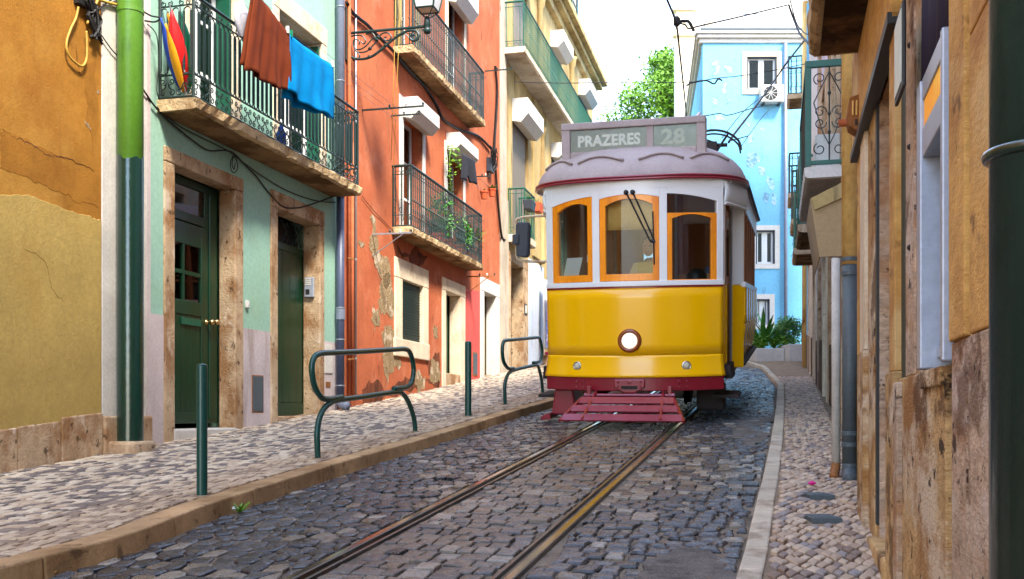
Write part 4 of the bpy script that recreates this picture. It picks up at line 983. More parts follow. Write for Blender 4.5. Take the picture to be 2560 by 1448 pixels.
# arched shop doorway
m = MB(); zc = ar[3]-.55; hw = (ar[1]-ar[0])/2; cs = (ar[0]+ar[1])/2
poly = [(ar[0]-.18, .8), (ar[0]-.18, zc)]+[(cs-(hw+.18)*math.cos(math.pi*i/14), zc+(.73)*math.sin(math.pi*i/14)) for i in range(15)]+[(ar[1]+.18, .8), (ar[1], .8)]+[(cs+hw*math.cos(math.pi*i/14), zc+.55*math.sin(math.pi*i/14)) for i in range(15)]+[(ar[0], .8)]
m.prism(f, poly, -.3, .03); m.build('arch', m_greystone, H4)
backing(f, H4, ar[0], ar[1], .8, ar[3], -.5, m_inner); B(f, ar[0]+.5, ar[0]+.62, -.45, -.3, 1.2, ar[3], 'shop_door', m_twood, H4)
B(f, ar[0]-.3, ar[1]+.3, -.3, .3, .6, zside(f, ar[0])+.22, 'doorstep', m_stone, H4, .02)
for (a, b, c, d) in (v1, v2, u0, u1, u2): slats(f, H4, a, b, c, d, -.06, m_roller, .075)
shutter_box(f, H4, v1[0]-.05, v1[1]+.05, zt(1300, 330), zt(1300, 272), .42); shutter_box(f, H4, v2[0]-.05, v2[1]+.05, zt(1393, 415), zt(1393, 378), .42)
shutter_box(f, H4, u1[0]-.05, u1[1]+.05, zt(1388, 142), zt(1388, 100), .42); shutter_box(f, H4, u2[0]-.05, u2[1]+.05, zt(1456, 258), zt(1456, 218), .42); shutter_box(f, H4, u0[0]-.05, u0[1]+.05, zc1+2.3, zc1+2.75, .42)
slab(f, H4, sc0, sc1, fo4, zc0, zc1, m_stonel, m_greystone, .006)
railing(f, H4, sc0+.05, sc1-.05, fo4-.04, zc1, 1.1, 'bar', m_irong, .14)
lb0 = f.pt(1296, 583, .5)[1]; la, lb = f.sx(1269), f.pt(1340, 640, .45)[0]
slab(f, H4, la, lb, .45, lb0-.02, lb0+.16, m_stonel, m_greystone, .004); railing(f, H4, la+.04, lb-.04, .41, lb0+.16, 1.12, 'bar', m_irong, .13)
la, lb = f.sx(1366), f.sx(1430); lb1 = zt(1390, 655); slab(f, H4, la, lb, .45, lb1-.02, lb1+.16, m_stonel, m_greystone, .004); railing(f, H4, la+.04, lb-.04, .41, lb1+.16, 1.12, 'bar', m_irong, .13)
# cornice in three steps, tiled roof, dormer
for o, za, zb in ((.16, 0, .25), (.34, .25, .42), (.5, .42, .62)): B(f, sY0, sY1+o, -.2, o, zTop+za, zTop+zb-.003, 'cornice', m_yelhouse, H4, .02)
rf = MB().prism(f, [(-.3, zTop+.6), (-3.5, zTop+2.0), (-3.5, zTop+.6)], sY0, sY1+.1, 'oz').build('roof', m_tile, H4)
tm_ = MB().tube([Vector((0, 0, 0)), Vector((0, -.55, .275))], [.075, .06], 7).mesh('roof_tile', m_tile, smooth=True)
sd0, sd1 = f.sx(1395), f.sx(1428)
zd0 = zTop+.7
dm_ = MB().prism(f, [(.1, zd0), (.1, zd0+1.9), (-2.5, zd0+1.9), (-2.5, zd0)], sd0, sd1, 'oz').build('dormer', m_tile, H4)
for i in range(9):                             # tile-hung cheek facing the camera
    for j in range(2): inst(tm_, 'roof_tile', dm_, f.w(sd0-.03, -.1-i*.24, zd0+.05+j*.8), f.ang(), (1, 1, 1), (math.radians(65), 0, f.ang()-math.pi/2))
B(f, sd0+.02, sd1+.1, -.02, .2, zd0-.05, zd0+1.95, 'dormer_frame', m_dkgreen2, dm_, .01)
window(f, dm_, sd0+.15, sd1-.05, zd0+.1, zd0+1.8, .24, m_dkgreen2, 2, 3, .07, .04)
MB().prism(f, [(.7, zd0+1.85), (.7, zd0+1.95), (-2.6, zd0+2.5), (-2.6, zd0+1.85)], sd0-.35, sd1+.5, 'oz').build('dormer_roof', m_tile, dm_)
for i in range(10): inst(tm_, 'roof_tile', dm_, f.w(sd0-.3+i*.24, .75, zd0+1.97), f.ang())
# ================================================================ tram
T0 = at_depth(1577, 1030, 13.0); T0.z = zg(T0.x, T0.y)
_A = Vector((.263, 1, .104)).normalized(); _N = Vector((-.0197, -.1035, 1)); _R = _A.cross(_N).normalized(); _N = _R.cross(_A).normalized()
TM = Matrix(((_R.x, _A.x, _N.x, T0.x), (_R.y, _A.y, _N.y, T0.y), (_R.z, _A.z, _N.z, T0.z), (0, 0, 0, 1)))
TR = empty('tram', T0, 'yellow and white vintage tram with maroon bumper and route board on its roof', 'tram', None, TM)
ROOT[TR.name] = Vector((0, 0, 0))
HW, FW_, FD = 1.33, 1.09, .34                # half width of body, of the front, depth of the front curve
TL = 8.3
def yc(x): return FD*abs(x/FW_)**2.3
def fnorm(x):
    d = (yc(x+.01)-yc(x-.01))/.02; n = Vector((d, -1, 0)); return n.normalized()
def fp(x, off, z):
    n = fnorm(x); return Vector((x+n.x*off, yc(x)+n.y*off, z))
def fstrip(x0, x1, zl, zh, o0, o1, name, mat, parent=None, n=None, bevel=0, smooth=False):
    """curved piece of the front between x0..x1 and the functions zl(x)..zh(x), thick from o0 to o1 (out)"""
    zl_ = zl if callable(zl) else (lambda x: zl); zh_ = zh if callable(zh) else (lambda x: zh)
    n = n or max(2, int((x1-x0)/.06)); m = MB()
    for i in range(n+1):
        x = x0+(x1-x0)*i/n
        for o, z in ((o0, zl_(x)), (o1, zl_(x)), (o1, zh_(x)), (o0, zh_(x))):
            m.v.append(fp(x, o(z) if callable(o) else o, z))
    for i in range(n):
        for k in range(4): m.f.append((4*i+k, 4*i+(k+1) % 4, 4*i+4+(k+1) % 4, 4*i+4+k))
    m.f += [(0, 1, 2, 3), (4*n, 4*n+1, 4*n+2, 4*n+3)]
    return m.build(name, mat, parent or TR, bevel=bevel)
def T(*a): return MB().box(W0, *a)
ZB0, ZB1, ZF, ZS, ZG = .43, .60, .87, 1.735, 2.995
# lower front: upper panel, flared lower panel, bumper
m = MB(); m.grid(lambda u, v: fp(-FW_+2*FW_*u, .03+.0*v, ZF+(ZS-.02-ZF)*v), 48, 6); m.build('front_panel', m_tyellow, TR, smooth=True, solid=.03)
def flare(v): return .03+.055*(1-v)**1.6
m = MB(); m.grid(lambda u, v: fp(-FW_+2*FW_*u, flare(v), ZB1+(ZF-ZB1)*v), 48, 8); m.build('front_apron', m_tyellow, TR, smooth=True, solid=.03)
fstrip(-FW_-.0, FW_+.0, ZB0, ZB1, -.05, .075, 'bumper', m_tmaroon, bevel=.012)
fstrip(-FW_, FW_, ZS-.035, ZS-.012, .0, .05, 'waist_bead', m_tmaroon)
for x in (-.40, .40):                          # rivets
    for dx in (-.045, .045):
        for dz in (.045, .115):
            q = fp(x*1.55+dx, .075, ZB0+dz); m = MB(); m.lathe(q, [(.017, 0), (.014, .009), (.004, .014)], 8, axis=fnorm(x*1.55)); m.build('rivet', m_tmaroon, TR)
# coupling pocket
m = MB(); m.prism(W0, [(-.19, ZB0+.15), (.19, ZB0+.15), (.19, ZB0+.05), (.07, ZB0-.02), (-.07, ZB0-.02), (-.19, ZB0+.05)], -.115, -.07); cp_ = m.build('coupler', m_tmaroon, TR, bevel=.012)
T(-.1, .1, -.125, -.114, ZB0+.03, ZB0+.07).build('coupler_slot', m_tdark, cp_); MB().lathe((0, -.115, ZB0+.12), [(.028, 0), (.026, .012), (.012, .014)], 10, axis=(0, -1, 0)).build('coupler_pin', m_tmaroon, cp_)
for x in (-.14, .14):
    for z in (.06, .12): MB().lathe((x, -.115, ZB0+z), [(.016, 0), (.013, .009), (.004, .013)], 8, axis=(0, -1, 0)).build('rivet', m_tmaroon, cp_)
# white window band: sill, posts, header
WINS = [(-1.0, -.455), (-.365, .36), (.45, 1.02)]
def archtop(i, x):
    a, b = WINS[i]
    if i == 1: t = (x-(a+b)/2)/((b-a)/2); return 2.84-.045*t*t
    t = (abs(x)-.45)/.57; return 2.835-.02*t-.075*t*t
fstrip(-FW_, FW_, ZS-.012, ZS+.05, -.03, .06, 'window_sill', m_twhite, bevel=.006)
for a, b in ((-FW_, -1.0), (-.455, -.365), (.36, .45), (1.02, FW_)): fstrip(a, b, ZS+.05, ZG-.09, -.03, .045, 'window_post', m_twhite, bevel=.005)
for i in range(3): fstrip(WINS[i][0], WINS[i][1], lambda x, i=i: archtop(i, x), ZG-.09, -.03, .044, 'window_header', m_twhite)
fstrip(-FW_, FW_, ZG-.09, ZG+.05, -.03, .047, 'cornice_board', m_twhite)
# orange frames and panes
def ring(i, zlo, ztop, w_, wb, nm):
    a, b = WINS[i]; zt_ = ztop if callable(ztop) else (lambda x: ztop)
    fr_ = fstrip(a+.002, a+w_, zlo, lambda x: zt_(x), -.02, .036, nm, m_torange, n=2, bevel=.004)
    fstrip(b-w_, b-.002, zlo, lambda x: zt_(x), -.02, .036, 'stile', m_torange, fr_, n=2, bevel=.004)
    fstrip(a+w_, b-w_, zlo, zlo+wb, -.02, .034, 'bottom_rail', m_torange, fr_, bevel=.004)
    c, h = (a+b)/2, (b-a)/2-w_
    fstrip(a+w_, b-w_, lambda x: zt_(x)-wb*.62-.05*((x-c)/h)**2, lambda x: zt_(x), -.02, .034, 'top_rail', m_torange, fr_, n=14)
    fstrip(a+w_-.005, b-w_+.005, zlo+wb-.005, lambda x: zt_(x)-wb*.6, .0, .006, 'pane', m_glass, fr_)
    return fr_
ring(0, ZS+.055, lambda x: archtop(0, x), .065, .085, 'window_frame'); ring(1, ZS+.055, lambda x: archtop(1, x), .075, .085, 'window_frame')
ring(2, ZS+.03, 2.60, .06, .03, 'drop_sash')
fstrip(WINS[2][0], WINS[2][1], 2.6, lambda x: archtop(2, x), .0, .006, 'upper_pane', m_glass)
# wipers
w_ = MB(); a, b = fp(-.03, .05, 2.86), fp(.05, .05, 2.86); c, d = fp(.25, .06, 2.27), fp(.31, .06, 2.25)
w_.tube([a, c], .011, 6).tube([b, d], .011, 6).tube([c, d], .018, 6).tube([fp(.285, .055, 2.62), fp(.30, .055, 1.98)], .009, 5)
for q in (a, b): w_.lathe(q+Vector((0, .01, 0)), [(.03, 0), (.03, .03), (.012, .05)], 10, axis=(0, -1, 0))
w_.build('wiper', m_dark, TR)
# headlight, lower lamps, jack socket
z = (HY-852)/200+.165; y0 = -.03
hl = MB().lathe((0, y0, z), [(.148, 0), (.148, .03), (.135, .055), (.115, .06), (.1, .05), (.098, .03)], 32, axis=(0, -1, 0)).build('headlight', m_rust if False else M('brown_enamel_ring', S(150, 66, 20), .3, .15, 6, .1, 40, coat=.4), TR, smooth=True)
MB().lathe((0, y0, z), [(.098, .028), (.098, .034), (.08, .046), (.045, .054), (.0, .057)], 28, axis=(0, -1, 0)).build('lens', m_headl, hl, smooth=True)
for x in (-.66, .665):
    n = fnorm(x); q = fp(x, .045, .735); o = MB().lathe(q, [(.062, 0), (.062, .02), (.052, .03), (.047, .024)], 20, axis=n).build('marker_lamp', m_chrome, TR, smooth=True)
    MB().lathe(q, [(.047, .022), (.042, .032), (.02, .042), (0, .044)], 18, axis=n).build('lens', m_lens, o, smooth=True)
MB().lathe(fp(-.19, .03, .96), [(.018, 0), (.018, .012), (.008, .013)], 10, axis=(0, -1, 0)).build('socket', m_chrome, TR)
# lifeguard (slatted tray), its shaft and brackets
for k, (zz, yy, hx) in enumerate(((.315, -.30, .56), (.235, -.50, .625), (.15, -.72, .70))):
    m = MB(); m.v += [Vector(p) for p in ((-hx, yy, zz+.055), (hx, yy, zz+.055), (hx+.035, yy-.1, zz-.01), (-hx-.035, yy-.1, zz-.01))]; m.f.append((0, 1, 2, 3)); m.build('lifeguard_slat', m_tmaroon, TR, solid=.025, bevel=.004)
for x in (-.42, .42): T(x-.018, x+.018, 0, 1, 0, 1); m = MB().tube([(x, -.1, .42), (x*1.02, -.28, .36), (x*1.1, -.82, .155)], .02, 6); m.build('lifeguard_arm', m_tmaroon, TR)
for sg in (-1, 1):
    m = MB().tube([(sg*.565, -.29, .36), (sg*.73, -.83, .14)], .022, 5); m.build('lifeguard_edge', m_tmaroon, TR)
m = MB().tube([(-.52, -.13, .385), (.52, -.13, .385)], .022, 8)
for x in (-.52, .52): m.lathe((x-.04, -.13, .385), [(.035, 0), (.035, .08)], 8, axis=(1, 0, 0))
m.build('lifeguard_shaft', m_tmaroon, TR)
for x in (-.5, .5): T(x-.025, x+.025, -.16, -.08, .36, .5).build('shaft_bracket', m_tmaroon, TR, bevel=.006)
# left step / life tray under the corner
m = MB().prism(W0, [(-1.02, .43), (-.78, .43), (-.75, .1), (-1.07, .1), (-1.04, .3)], .25, .75); m.build('step_box', m_tmaroon, TR, bevel=.02)
m = MB().prism(W0, [(-1.08, .13), (-1.2, .08), (-1.2, .03), (-1.07, .04)], .2, .7); m.build('step_flap', m_tmaroon, TR, bevel=.01)
# underframe, wheels
T(-.85, .85, .6, TL-.6, .42, .62).build('underframe', m_tdark, TR); T(-1.2, 1.2, .4, TL-.4, .6, .72).build('floor', m_tdark, TR)
for y in (2.9, 5.4):
    for x in (-.47, .47):
        wlo = MB().lathe((x-.06*(1 if x > 0 else -1), y, .36), [(.0, 0), (.37, 0), (.37, .02), (.34, .025), (.335, .09), (.12, .09), (.12, .13), (0, .13)], 24, axis=(1 if x > 0 else -1, 0, 0)); wo = wlo.build('wheel', m_tdark, TR)
    MB().tube([(-.6, y, .36), (.6, y, .36)], .06, 8).build('axle', m_tdark, TR)
for x in (.72, -.72): T(x-.05, x+.05, 1.9, 6.4, .2, .5).build('truck_frame', m_tdark, TR, bevel=.02)
T(.75, 1.1, .75, 1.2, .12, .45).build('sand_box', m_tdark, TR, bevel=.02)
# entrance: step, folding doors, platform edge
def wallseg(p, q, z0, z1, t, nm, mat, par=None, bevel=.004):
    p, q = Vector((p[0], p[1], 0)), Vector((q[0], q[1], 0)); d = (q-p).normalized(); n = Vector((d.y, -d.x, 0))*t
    m = MB(); m.v = [Vector((a.x, a.y, zz)) for zz in (z0, z1) for a in (p, q, q-n, p-n)]; m.f = [(0,1,2,3),(4,5,6,7),(0,1,5,4),(1,2,6,5),(2,3,7,6),(3,0,4,7)]
    return m.build(nm, mat, par or TR, bevel=bevel)
for sg in (-1, 1):
    c0 = fp(sg*FW_, .03, 0); y1 = 1.28; c1 = (sg*1.21, y1)
    # header over the door, bulging white board
    m = MB(); n = 10
    def edge(u): return (sg*(FW_+.02+(HW-FW_-.02)*u**.8), yc(FW_)+(y1+.1-yc(FW_))*u)
    m.grid(lambda u, v: (edge(u)[0]+sg*.03*math.sin(v*math.pi), edge(u)[1], 2.72+.29*v), n, 5); m.build('door_header', m_twhite, TR, smooth=True, solid=.03)
    m = MB(); m.tube([Vector((edge(i/n)[0]+sg*.02, edge(i/n)[1], 2.72)) for i in range(n+1)], .022, 6); m.build('door_header_bead', m_twhite, TR)
    # corner post of the front, folded door leaves, recess
    wallseg((sg*FW_, yc(FW_)-.0), (sg*(FW_+.035), yc(FW_)+.09), .62, 2.74, .05*sg, 'corner_post', m_twhite if False else m_tyellow)
    wallseg((sg*(FW_+.002), yc(FW_)-.005), (sg*(FW_+.042), yc(FW_)+.095), ZS, 2.74, .055*sg, 'corner_post', m_twhite)
    for k in range(2):
        pa = (sg*(FW_-.02+.045*k), yc(FW_)+.16+.2*k); pb = (sg*(FW_+.0+.045*k), yc(FW_)+.34+.2*k)
        lf = wallseg(pa, pb, .7, 2.66, .035*sg, 'folding_door', m_tyellow)
        wallseg((pa[0]+sg*.012, pa[1]+.0), (pb[0]+sg*.012, pb[1]), ZS, 2.66, .05*sg, 'door_upper', m_twood, lf)
        wallseg((pa[0]+sg*.016, pa[1]+.035), (pb[0]+sg*.016, pb[1]-.035), ZS+.1, 2.58, .06*sg, 'pane', m_glassdk, lf)
    T(*(sorted((sg*.95, sg*1.22))), .45, 1.25, .55, .64).build('step', m_tdark, TR); T(*(sorted((sg*.98, sg*1.3))), .5, 1.2, .3, .34).build('lower_step', m_tdark, TR)
    # bulkhead pillar facing forward
    wallseg((sg*1.16, y1), (sg*HW, y1+.1), ZS, 2.78, .06*sg, 'pillar', m_twhite, None, .02); wallseg((sg*1.16, y1), (sg*HW, y1+.1), .64, ZS, .06*sg, 'pillar_foot', m_tyellow, None, .015)
    MB().tube([(sg*1.16, y1-.02, .66), (sg*1.16, y1-.02, 2.7)], .02, 6).build('grab_rail', m_steel, TR)
    # body side: yellow panels below, window posts above
    L0, L1 = y1+.1, TL-1.3; n = 6
    for i in range(n):
        a, b = L0+(L1-L0)*i/n, L0+(L1-L0)*(i+1)/n
        for za, zb in ((.7, 1.22), (1.235, ZS-.03)):
            m = MB(); x0 = lambda z: sg*(HW-.08*max(0, (1.25-z)/.55)**1.3)
            m.grid(lambda u, v: (x0(za+(zb-za)*v), a+.006+(b-a-.012)*u, za+(zb-za)*v), 2, 4); m.build('side_panel', m_tyellow, TR, smooth=True, solid=.03)
        T(*sorted((sg*(HW-.07), sg*HW)), a, a+.11, ZS+.04, 2.72).build('window_post', m_twood, TR, bevel=.006)
        T(*sorted((sg*(HW-.05), sg*(HW-.044))), a+.1, b, 2.1, 2.7).build('pane', m_glass, TR)
        T(*sorted((sg*(HW-.06), sg*(HW-.035))), a+.1, b, 2.08, 2.12).build('sash_rail', m_twood, TR)
    T(*sorted((sg*(HW-.1), sg*(HW+.02))), L0-.02, L1, ZS-.03, ZS+.04).build('side_sill', m_twhite, TR, bevel=.006)
    T(*sorted((sg*(HW-.06), sg*(HW+.004))), L0, L1, 2.72, 3.0).build('letter_board', m_twhite, TR, bevel=.004)
    T(*sorted((sg*(HW-.1), sg*(HW+.012))), L0, L1, .66, .7).build('side_rail', m_tdark, TR)
# rear end
T(-HW+.1, HW-.1, TL-1.3, TL-1.24, .7, ZS).build('rear_bulkhead', m_twood, TR)
for a, b in ((-HW+.1, -.75), (-.35, .5), (.85, HW-.1)): T(a, b, TL-1.3, TL-1.24, ZS, 3.0).build('rear_bulkhead', m_twood, TR)
T(-.75, -.35, TL-1.3, TL-1.24, 2.5, 3.0).build('rear_bulkhead', m_twood, TR); T(.5, .85, TL-1.3, TL-1.24, 2.5, 3.0).build('rear_bulkhead', m_twood, TR)
for a, b in ((-.75, -.35), (.5, .85)): T(a, b, TL-1.28, TL-1.27, ZS, 2.5).build('rear_pane', m_glassdk, TR)
T(-1.1, 1.1, TL-.06, TL, .6, ZS).build('rear_panel', m_tyellow, TR)
for x in (-1.05, -.4, .4, 1.05): T(x-.05, x+.05, TL-.06, TL, ZS, 3.05).build('rear_post', m_twhite, TR)
# roof
SE = 2/2.7
def sgp(v): return math.copysign(abs(v)**SE, v)
def roof_outline(k, n=28):
    P = []
    yc0, yc1 = 1.28, TL-1.28; ax, ay = HW+.04, 1.28+.075
    for i in range(n+1):
        a = -math.pi/2+math.pi*i/n; P.append((ax*k*sgp(math.sin(a)), yc0-ay*k*sgp(math.cos(a))))
    for i in range(n+1):
        a = math.pi/2-math.pi*i/n; P.append((ax*k*sgp(math.sin(a)), yc1+ay*k*sgp(math.cos(a))))
    return P
m = MB(); lev = [(1.0, ZG+.02), (1.0, ZG+.055), (.985, ZG+.12), (.955, ZG+.205), (.89, ZG+.31), (.79, ZG+.41), (.65, ZG+.49), (.46, ZG+.55), (.24, ZG+.585), (.02, ZG+.595)]
for k, z in lev:
    for x, y in roof_outline(k): m.v.append(Vector((x, y, z)))
n = len(roof_outline(1))
for i in range(len(lev)-1):
    for j in range(n): m.f.append((i*n+j, i*n+(j+1) % n, (i+1)*n+(j+1) % n, (i+1)*n+j))
m.f.append(tuple(range(n))); m.f.append(tuple((len(lev)-1)*n+j for j in range(n)))
m.build('roof', m_troof, TR, smooth=True)
P = roof_outline(1.0)
for i0, i1, mt in ((0, 29, m_tmaroon),):
    for dz, rr in ((ZG+.02, .017), (ZG+.052, .014)):
        MB().tube([Vector((x*1.008, y-.01, dz)) for x, y in P[i0:i1]], rr, 6).build('roof_gutter', mt, TR, smooth=True)
MB().tube([Vector((x*1.006, y, ZG+.03)) for x, y in P[28:31]], .02, 6).build('side_gutter', m_tdark, TR)
MB().tube([Vector((-x*1.006, y, ZG+.03)) for x, y in P[28:31]], .02, 6).build('side_gutter', m_tdark, TR)
def rdome(a, k):
    z = [z for kk, z in lev]; ks = [kk for kk, z_ in lev]
    for i in range(1, len(lev)):
        if ks[i] <= k <= ks[i-1]:
            t = (ks[i-1]-k)/(ks[i-1]-ks[i]+1e-9); zz = lev[i-1][1]+(lev[i][1]-lev[i-1][1])*t; break
    return Vector(((HW+.04)*k*sgp(math.sin(a)), 1.28-1.355*k*sgp(math.cos(a)), zz))
for a0, a1 in ((-1.1, -.5), (-.42, -.02), (.04, .42), (.5, 1.1)):
    pts = [rdome(a0+(a1-a0)*i/10, .925-.05*math.sin(math.pi*i/10)) + Vector((0, -.012, .012)) for i in range(11)]
    MB().tube(pts, .017, 6).build('rain_strip', m_troof, TR, smooth=True)
# route board on the roof
m_signglass = glass('sign_cover_glass', (.95, .96, .96, 1), .02)
SB = MB(); yb, yt = .30, .52
for a in ((-.90, -.79, yb, yt, 3.030, 3.770), (.79, .90, yb, yt, 3.030, 3.770), (.17, .26, yb+.02, yt, 3.370, 3.730)): SB.box(W0, *a)
SB.box(W0, -.90, .90, yb-.012, yt, 3.700, 3.785); SB.box(W0, -.79, .79, yb+.004, yt, 3.350, 3.425)
sb = SB.build('route_board', m_troof, TR, bevel=.012)
T(-.79, .17, yb+.05, yb+.07, 3.425, 3.700).build('sign_panel', m_tgrey, sb); T(.26, .79, yb+.05, yb+.07, 3.425, 3.700).build('sign_panel', M('sign_blind_teal', S(96, 110, 108), .2, .3, 7, 0), sb)
T(-.795, .175, yb+.022, yb+.027, 3.420, 3.705).build('sign_glass', m_signglass, sb); T(.255, .795, yb+.022, yb+.027, 3.420, 3.705).build('sign_glass', m_signglass, sb)
T(-.86, .86, yt-.02, yt+.01, 3.370, 3.730).build('board_back', m_troof, sb)
def lettering(txt, w_, h, cx, y, cz, mat, par, bold, nm='lettering'):
    cu = bpy.data.curves.new('t', 'FONT'); cu.body = txt; cu.align_x = 'CENTER'; cu.align_y = 'CENTER'; cu.size = 1; cu.offset = bold; cu.extrude = .01; cu.space_character = 1.05
    ob = bpy.data.objects.new('t', cu); COL.objects.link(ob); bpy.context.view_layer.update()
    me = bpy.data.meshes.new_from_object(ob.evaluated_get(bpy.context.evaluated_depsgraph_get())); bpy.data.objects.remove(ob)
    xs = [v.co.x for v in me.vertices]; ys = [v.co.y for v in me.vertices]; X0, X1, Y0, Y1 = min(xs), max(xs), min(ys), max(ys)
    for v in me.vertices: v.co = Vector((cx+(v.co.x-(X0+X1)/2)*w_/(X1-X0), y-.003-v.co.z*.2, cz+(v.co.y-(Y0+Y1)/2)*h/(Y1-Y0)))
    me.materials.append(mat); o = bpy.data.objects.new(nm, me); COL.objects.link(o); o.parent = par; return o
lettering('PRAZERES', .79, .145, -.30, yb+.047, 3.560, m_signwhite, sb, .042); lettering('28', .30, .19, .50, yb+.047, 3.560, m_signpale, sb, .04)
# trolley pole and folded collector
m = MB().tube([(.1, 3.2, 3.55), (.1, 3.3, 3.72)], .09, 10); m.build('pole_base', m_tdark, TR)
m = MB().tube([(.1, 3.2, 3.7), (.25, 7.6, 5.1)], [.05, .03], 8); m.build('trolley_pole', m_tmaroon, TR)
m = MB(); cpts = crom([(.62, 3.3, 4.06), (.8, 3.3, 4.08), (1.0, 3.35, 4.04), (1.16, 3.4, 3.92), (1.2, 3.4, 3.78)], 5)
m.tube(cpts, .018, 6); m.tube([v+Vector((-.02, .28, -.01)) for v in cpts], .014, 6)
m.tube([(.5, 3.2, 3.5), (.8, 3.3, 3.9), (.5, 3.5, 4.04)], .02, 6).tube([(.7, 3.2, 3.52), (.9, 3.3, 3.85), (1.0, 3.4, 4.02)], .018, 6).tube([(.45, 3.3, 3.86), (1.0, 3.35, 3.86)], .03, 6)
m.box(W0, .55, .85, 3.2, 3.5, 3.78, 3.9); m.build('current_collector', m_tdark, TR)
# mirror on its tube bracket at the left of the front
q0, q1 = Vector((-1.06, .42, 2.66)), Vector((-1.06, .42, 2.08))
m = MB().tube(crom([q0, q0+Vector((-.25, -.03, .0)), q0+Vector((-.42, -.05, -.02)), q0+Vector((-.47, -.05, -.09)), q1+Vector((-.47, -.05, .09)), q1+Vector((-.42, -.05, .02)), q1+Vector((-.25, -.03, 0)), q1], 4), .017, 8)
mr = m.build('mirror_bracket', m_rusttube, TR, smooth=True)
m = MB(); c = Vector((-1.45, .33, 2.36)); 
poly = [(x, z) for x, z in ((-.07, -.21), (.05, -.235), (.08, -.2), (.1, .17), (.08, .22), (-.04, .225), (-.07, .19))]
m.v = [c+Vector((x+ (.03 if y > 0 else 0), y, z)) for y in (-.035, .035) for x, z in poly]; k = len(poly); m.f = [tuple(range(k)), tuple(range(2*k-1, k-1, -1))]+[(i, (i+1) % k, k+(i+1) % k, k+i) for i in range(k)]
m.build('mirror_housing', m_mirror, mr, bevel=.015); T(c.x-.11, c.x-.02, c.y-.06, c.y+.02, c.z-.06, c.z+.07).build('mirror_clamp', m_mirror, mr, bevel=.01)
# cab interior: bulkhead with opening, controller, blind, notices, driver's seat
T(-1.15, -.35, 1.55, 1.6, .7, 3.0).build('bulkhead', m_twood, TR); T(.4, 1.15, 1.55, 1.6, .7, 1.9).build('bulkhead', m_twood, TR); T(-.35, .4, 1.55, 1.6, 2.55, 3.0).build('bulkhead', m_twood, TR); T(.4, .5, 1.55, 1.6, 1.9, 3.0).build('bulkhead', m_tmaroon, TR); T(1.05, 1.15, 1.55, 1.6, 1.9, 3.0).build('bulkhead', m_twood, TR)
T(-1.2, 1.2, .5, TL-.5, 2.98, 3.02).build('ceiling', m_twhite, TR)
T(.62, .92, .42, .72, .7, 1.72).build('controller', m_dark, TR, bevel=.03); MB().lathe((.77, .57, 1.72), [(.13, 0), (.13, .14), (.08, .2), (.03, .22)], 14).build('brake_handle', m_dark, TR, smooth=True)
T(-.42, -.1, .45, .75, .7, 1.6).build('control_stand', m_dark, TR, bevel=.03)
bl = MB().grid(lambda u, v: (-.30+.58*u, .12+.02*math.sin(u*9)*v, 2.42+.36*v), 16, 3).build('sun_blind', m_blind, TR, smooth=True, solid=.006)
for x0, x1, z0, z1, tilt in ((-.9, -.68, 1.86, 2.1, .06), (-.56, -.47, 2.04, 2.13, 0), (-.53, -.46, 1.88, 1.98, 0)):
    m = MB(); m.v = [fp(x+ (tilt if z == z1 else 0), -.03, z) for x, z in ((x0, z0), (x1, z0), (x1, z1), (x0, z1))]; m.f = [(0, 1, 2, 3)]; m.build('paper_notice', m_signwhite, TR, solid=.003)
for y in (2.4, 3.3, 4.2, 5.1, 6.0):
    for x0, x1 in ((-1.2, -.45), (.45, 1.2)):
        T(x0, x1, y, y+.42, 1.0, 1.12).build('seat', m_twood, TR, bevel=.02); T(x0, x1, y+.38, y+.45, 1.12, 1.62).build('seat_back', m_twood, TR, bevel=.02)
for x in (-.4, .43): MB().tube([(x, 1.4, .7), (x, 1.4, 2.98)], .02, 8).build('grab_pole', m_steel, TR)
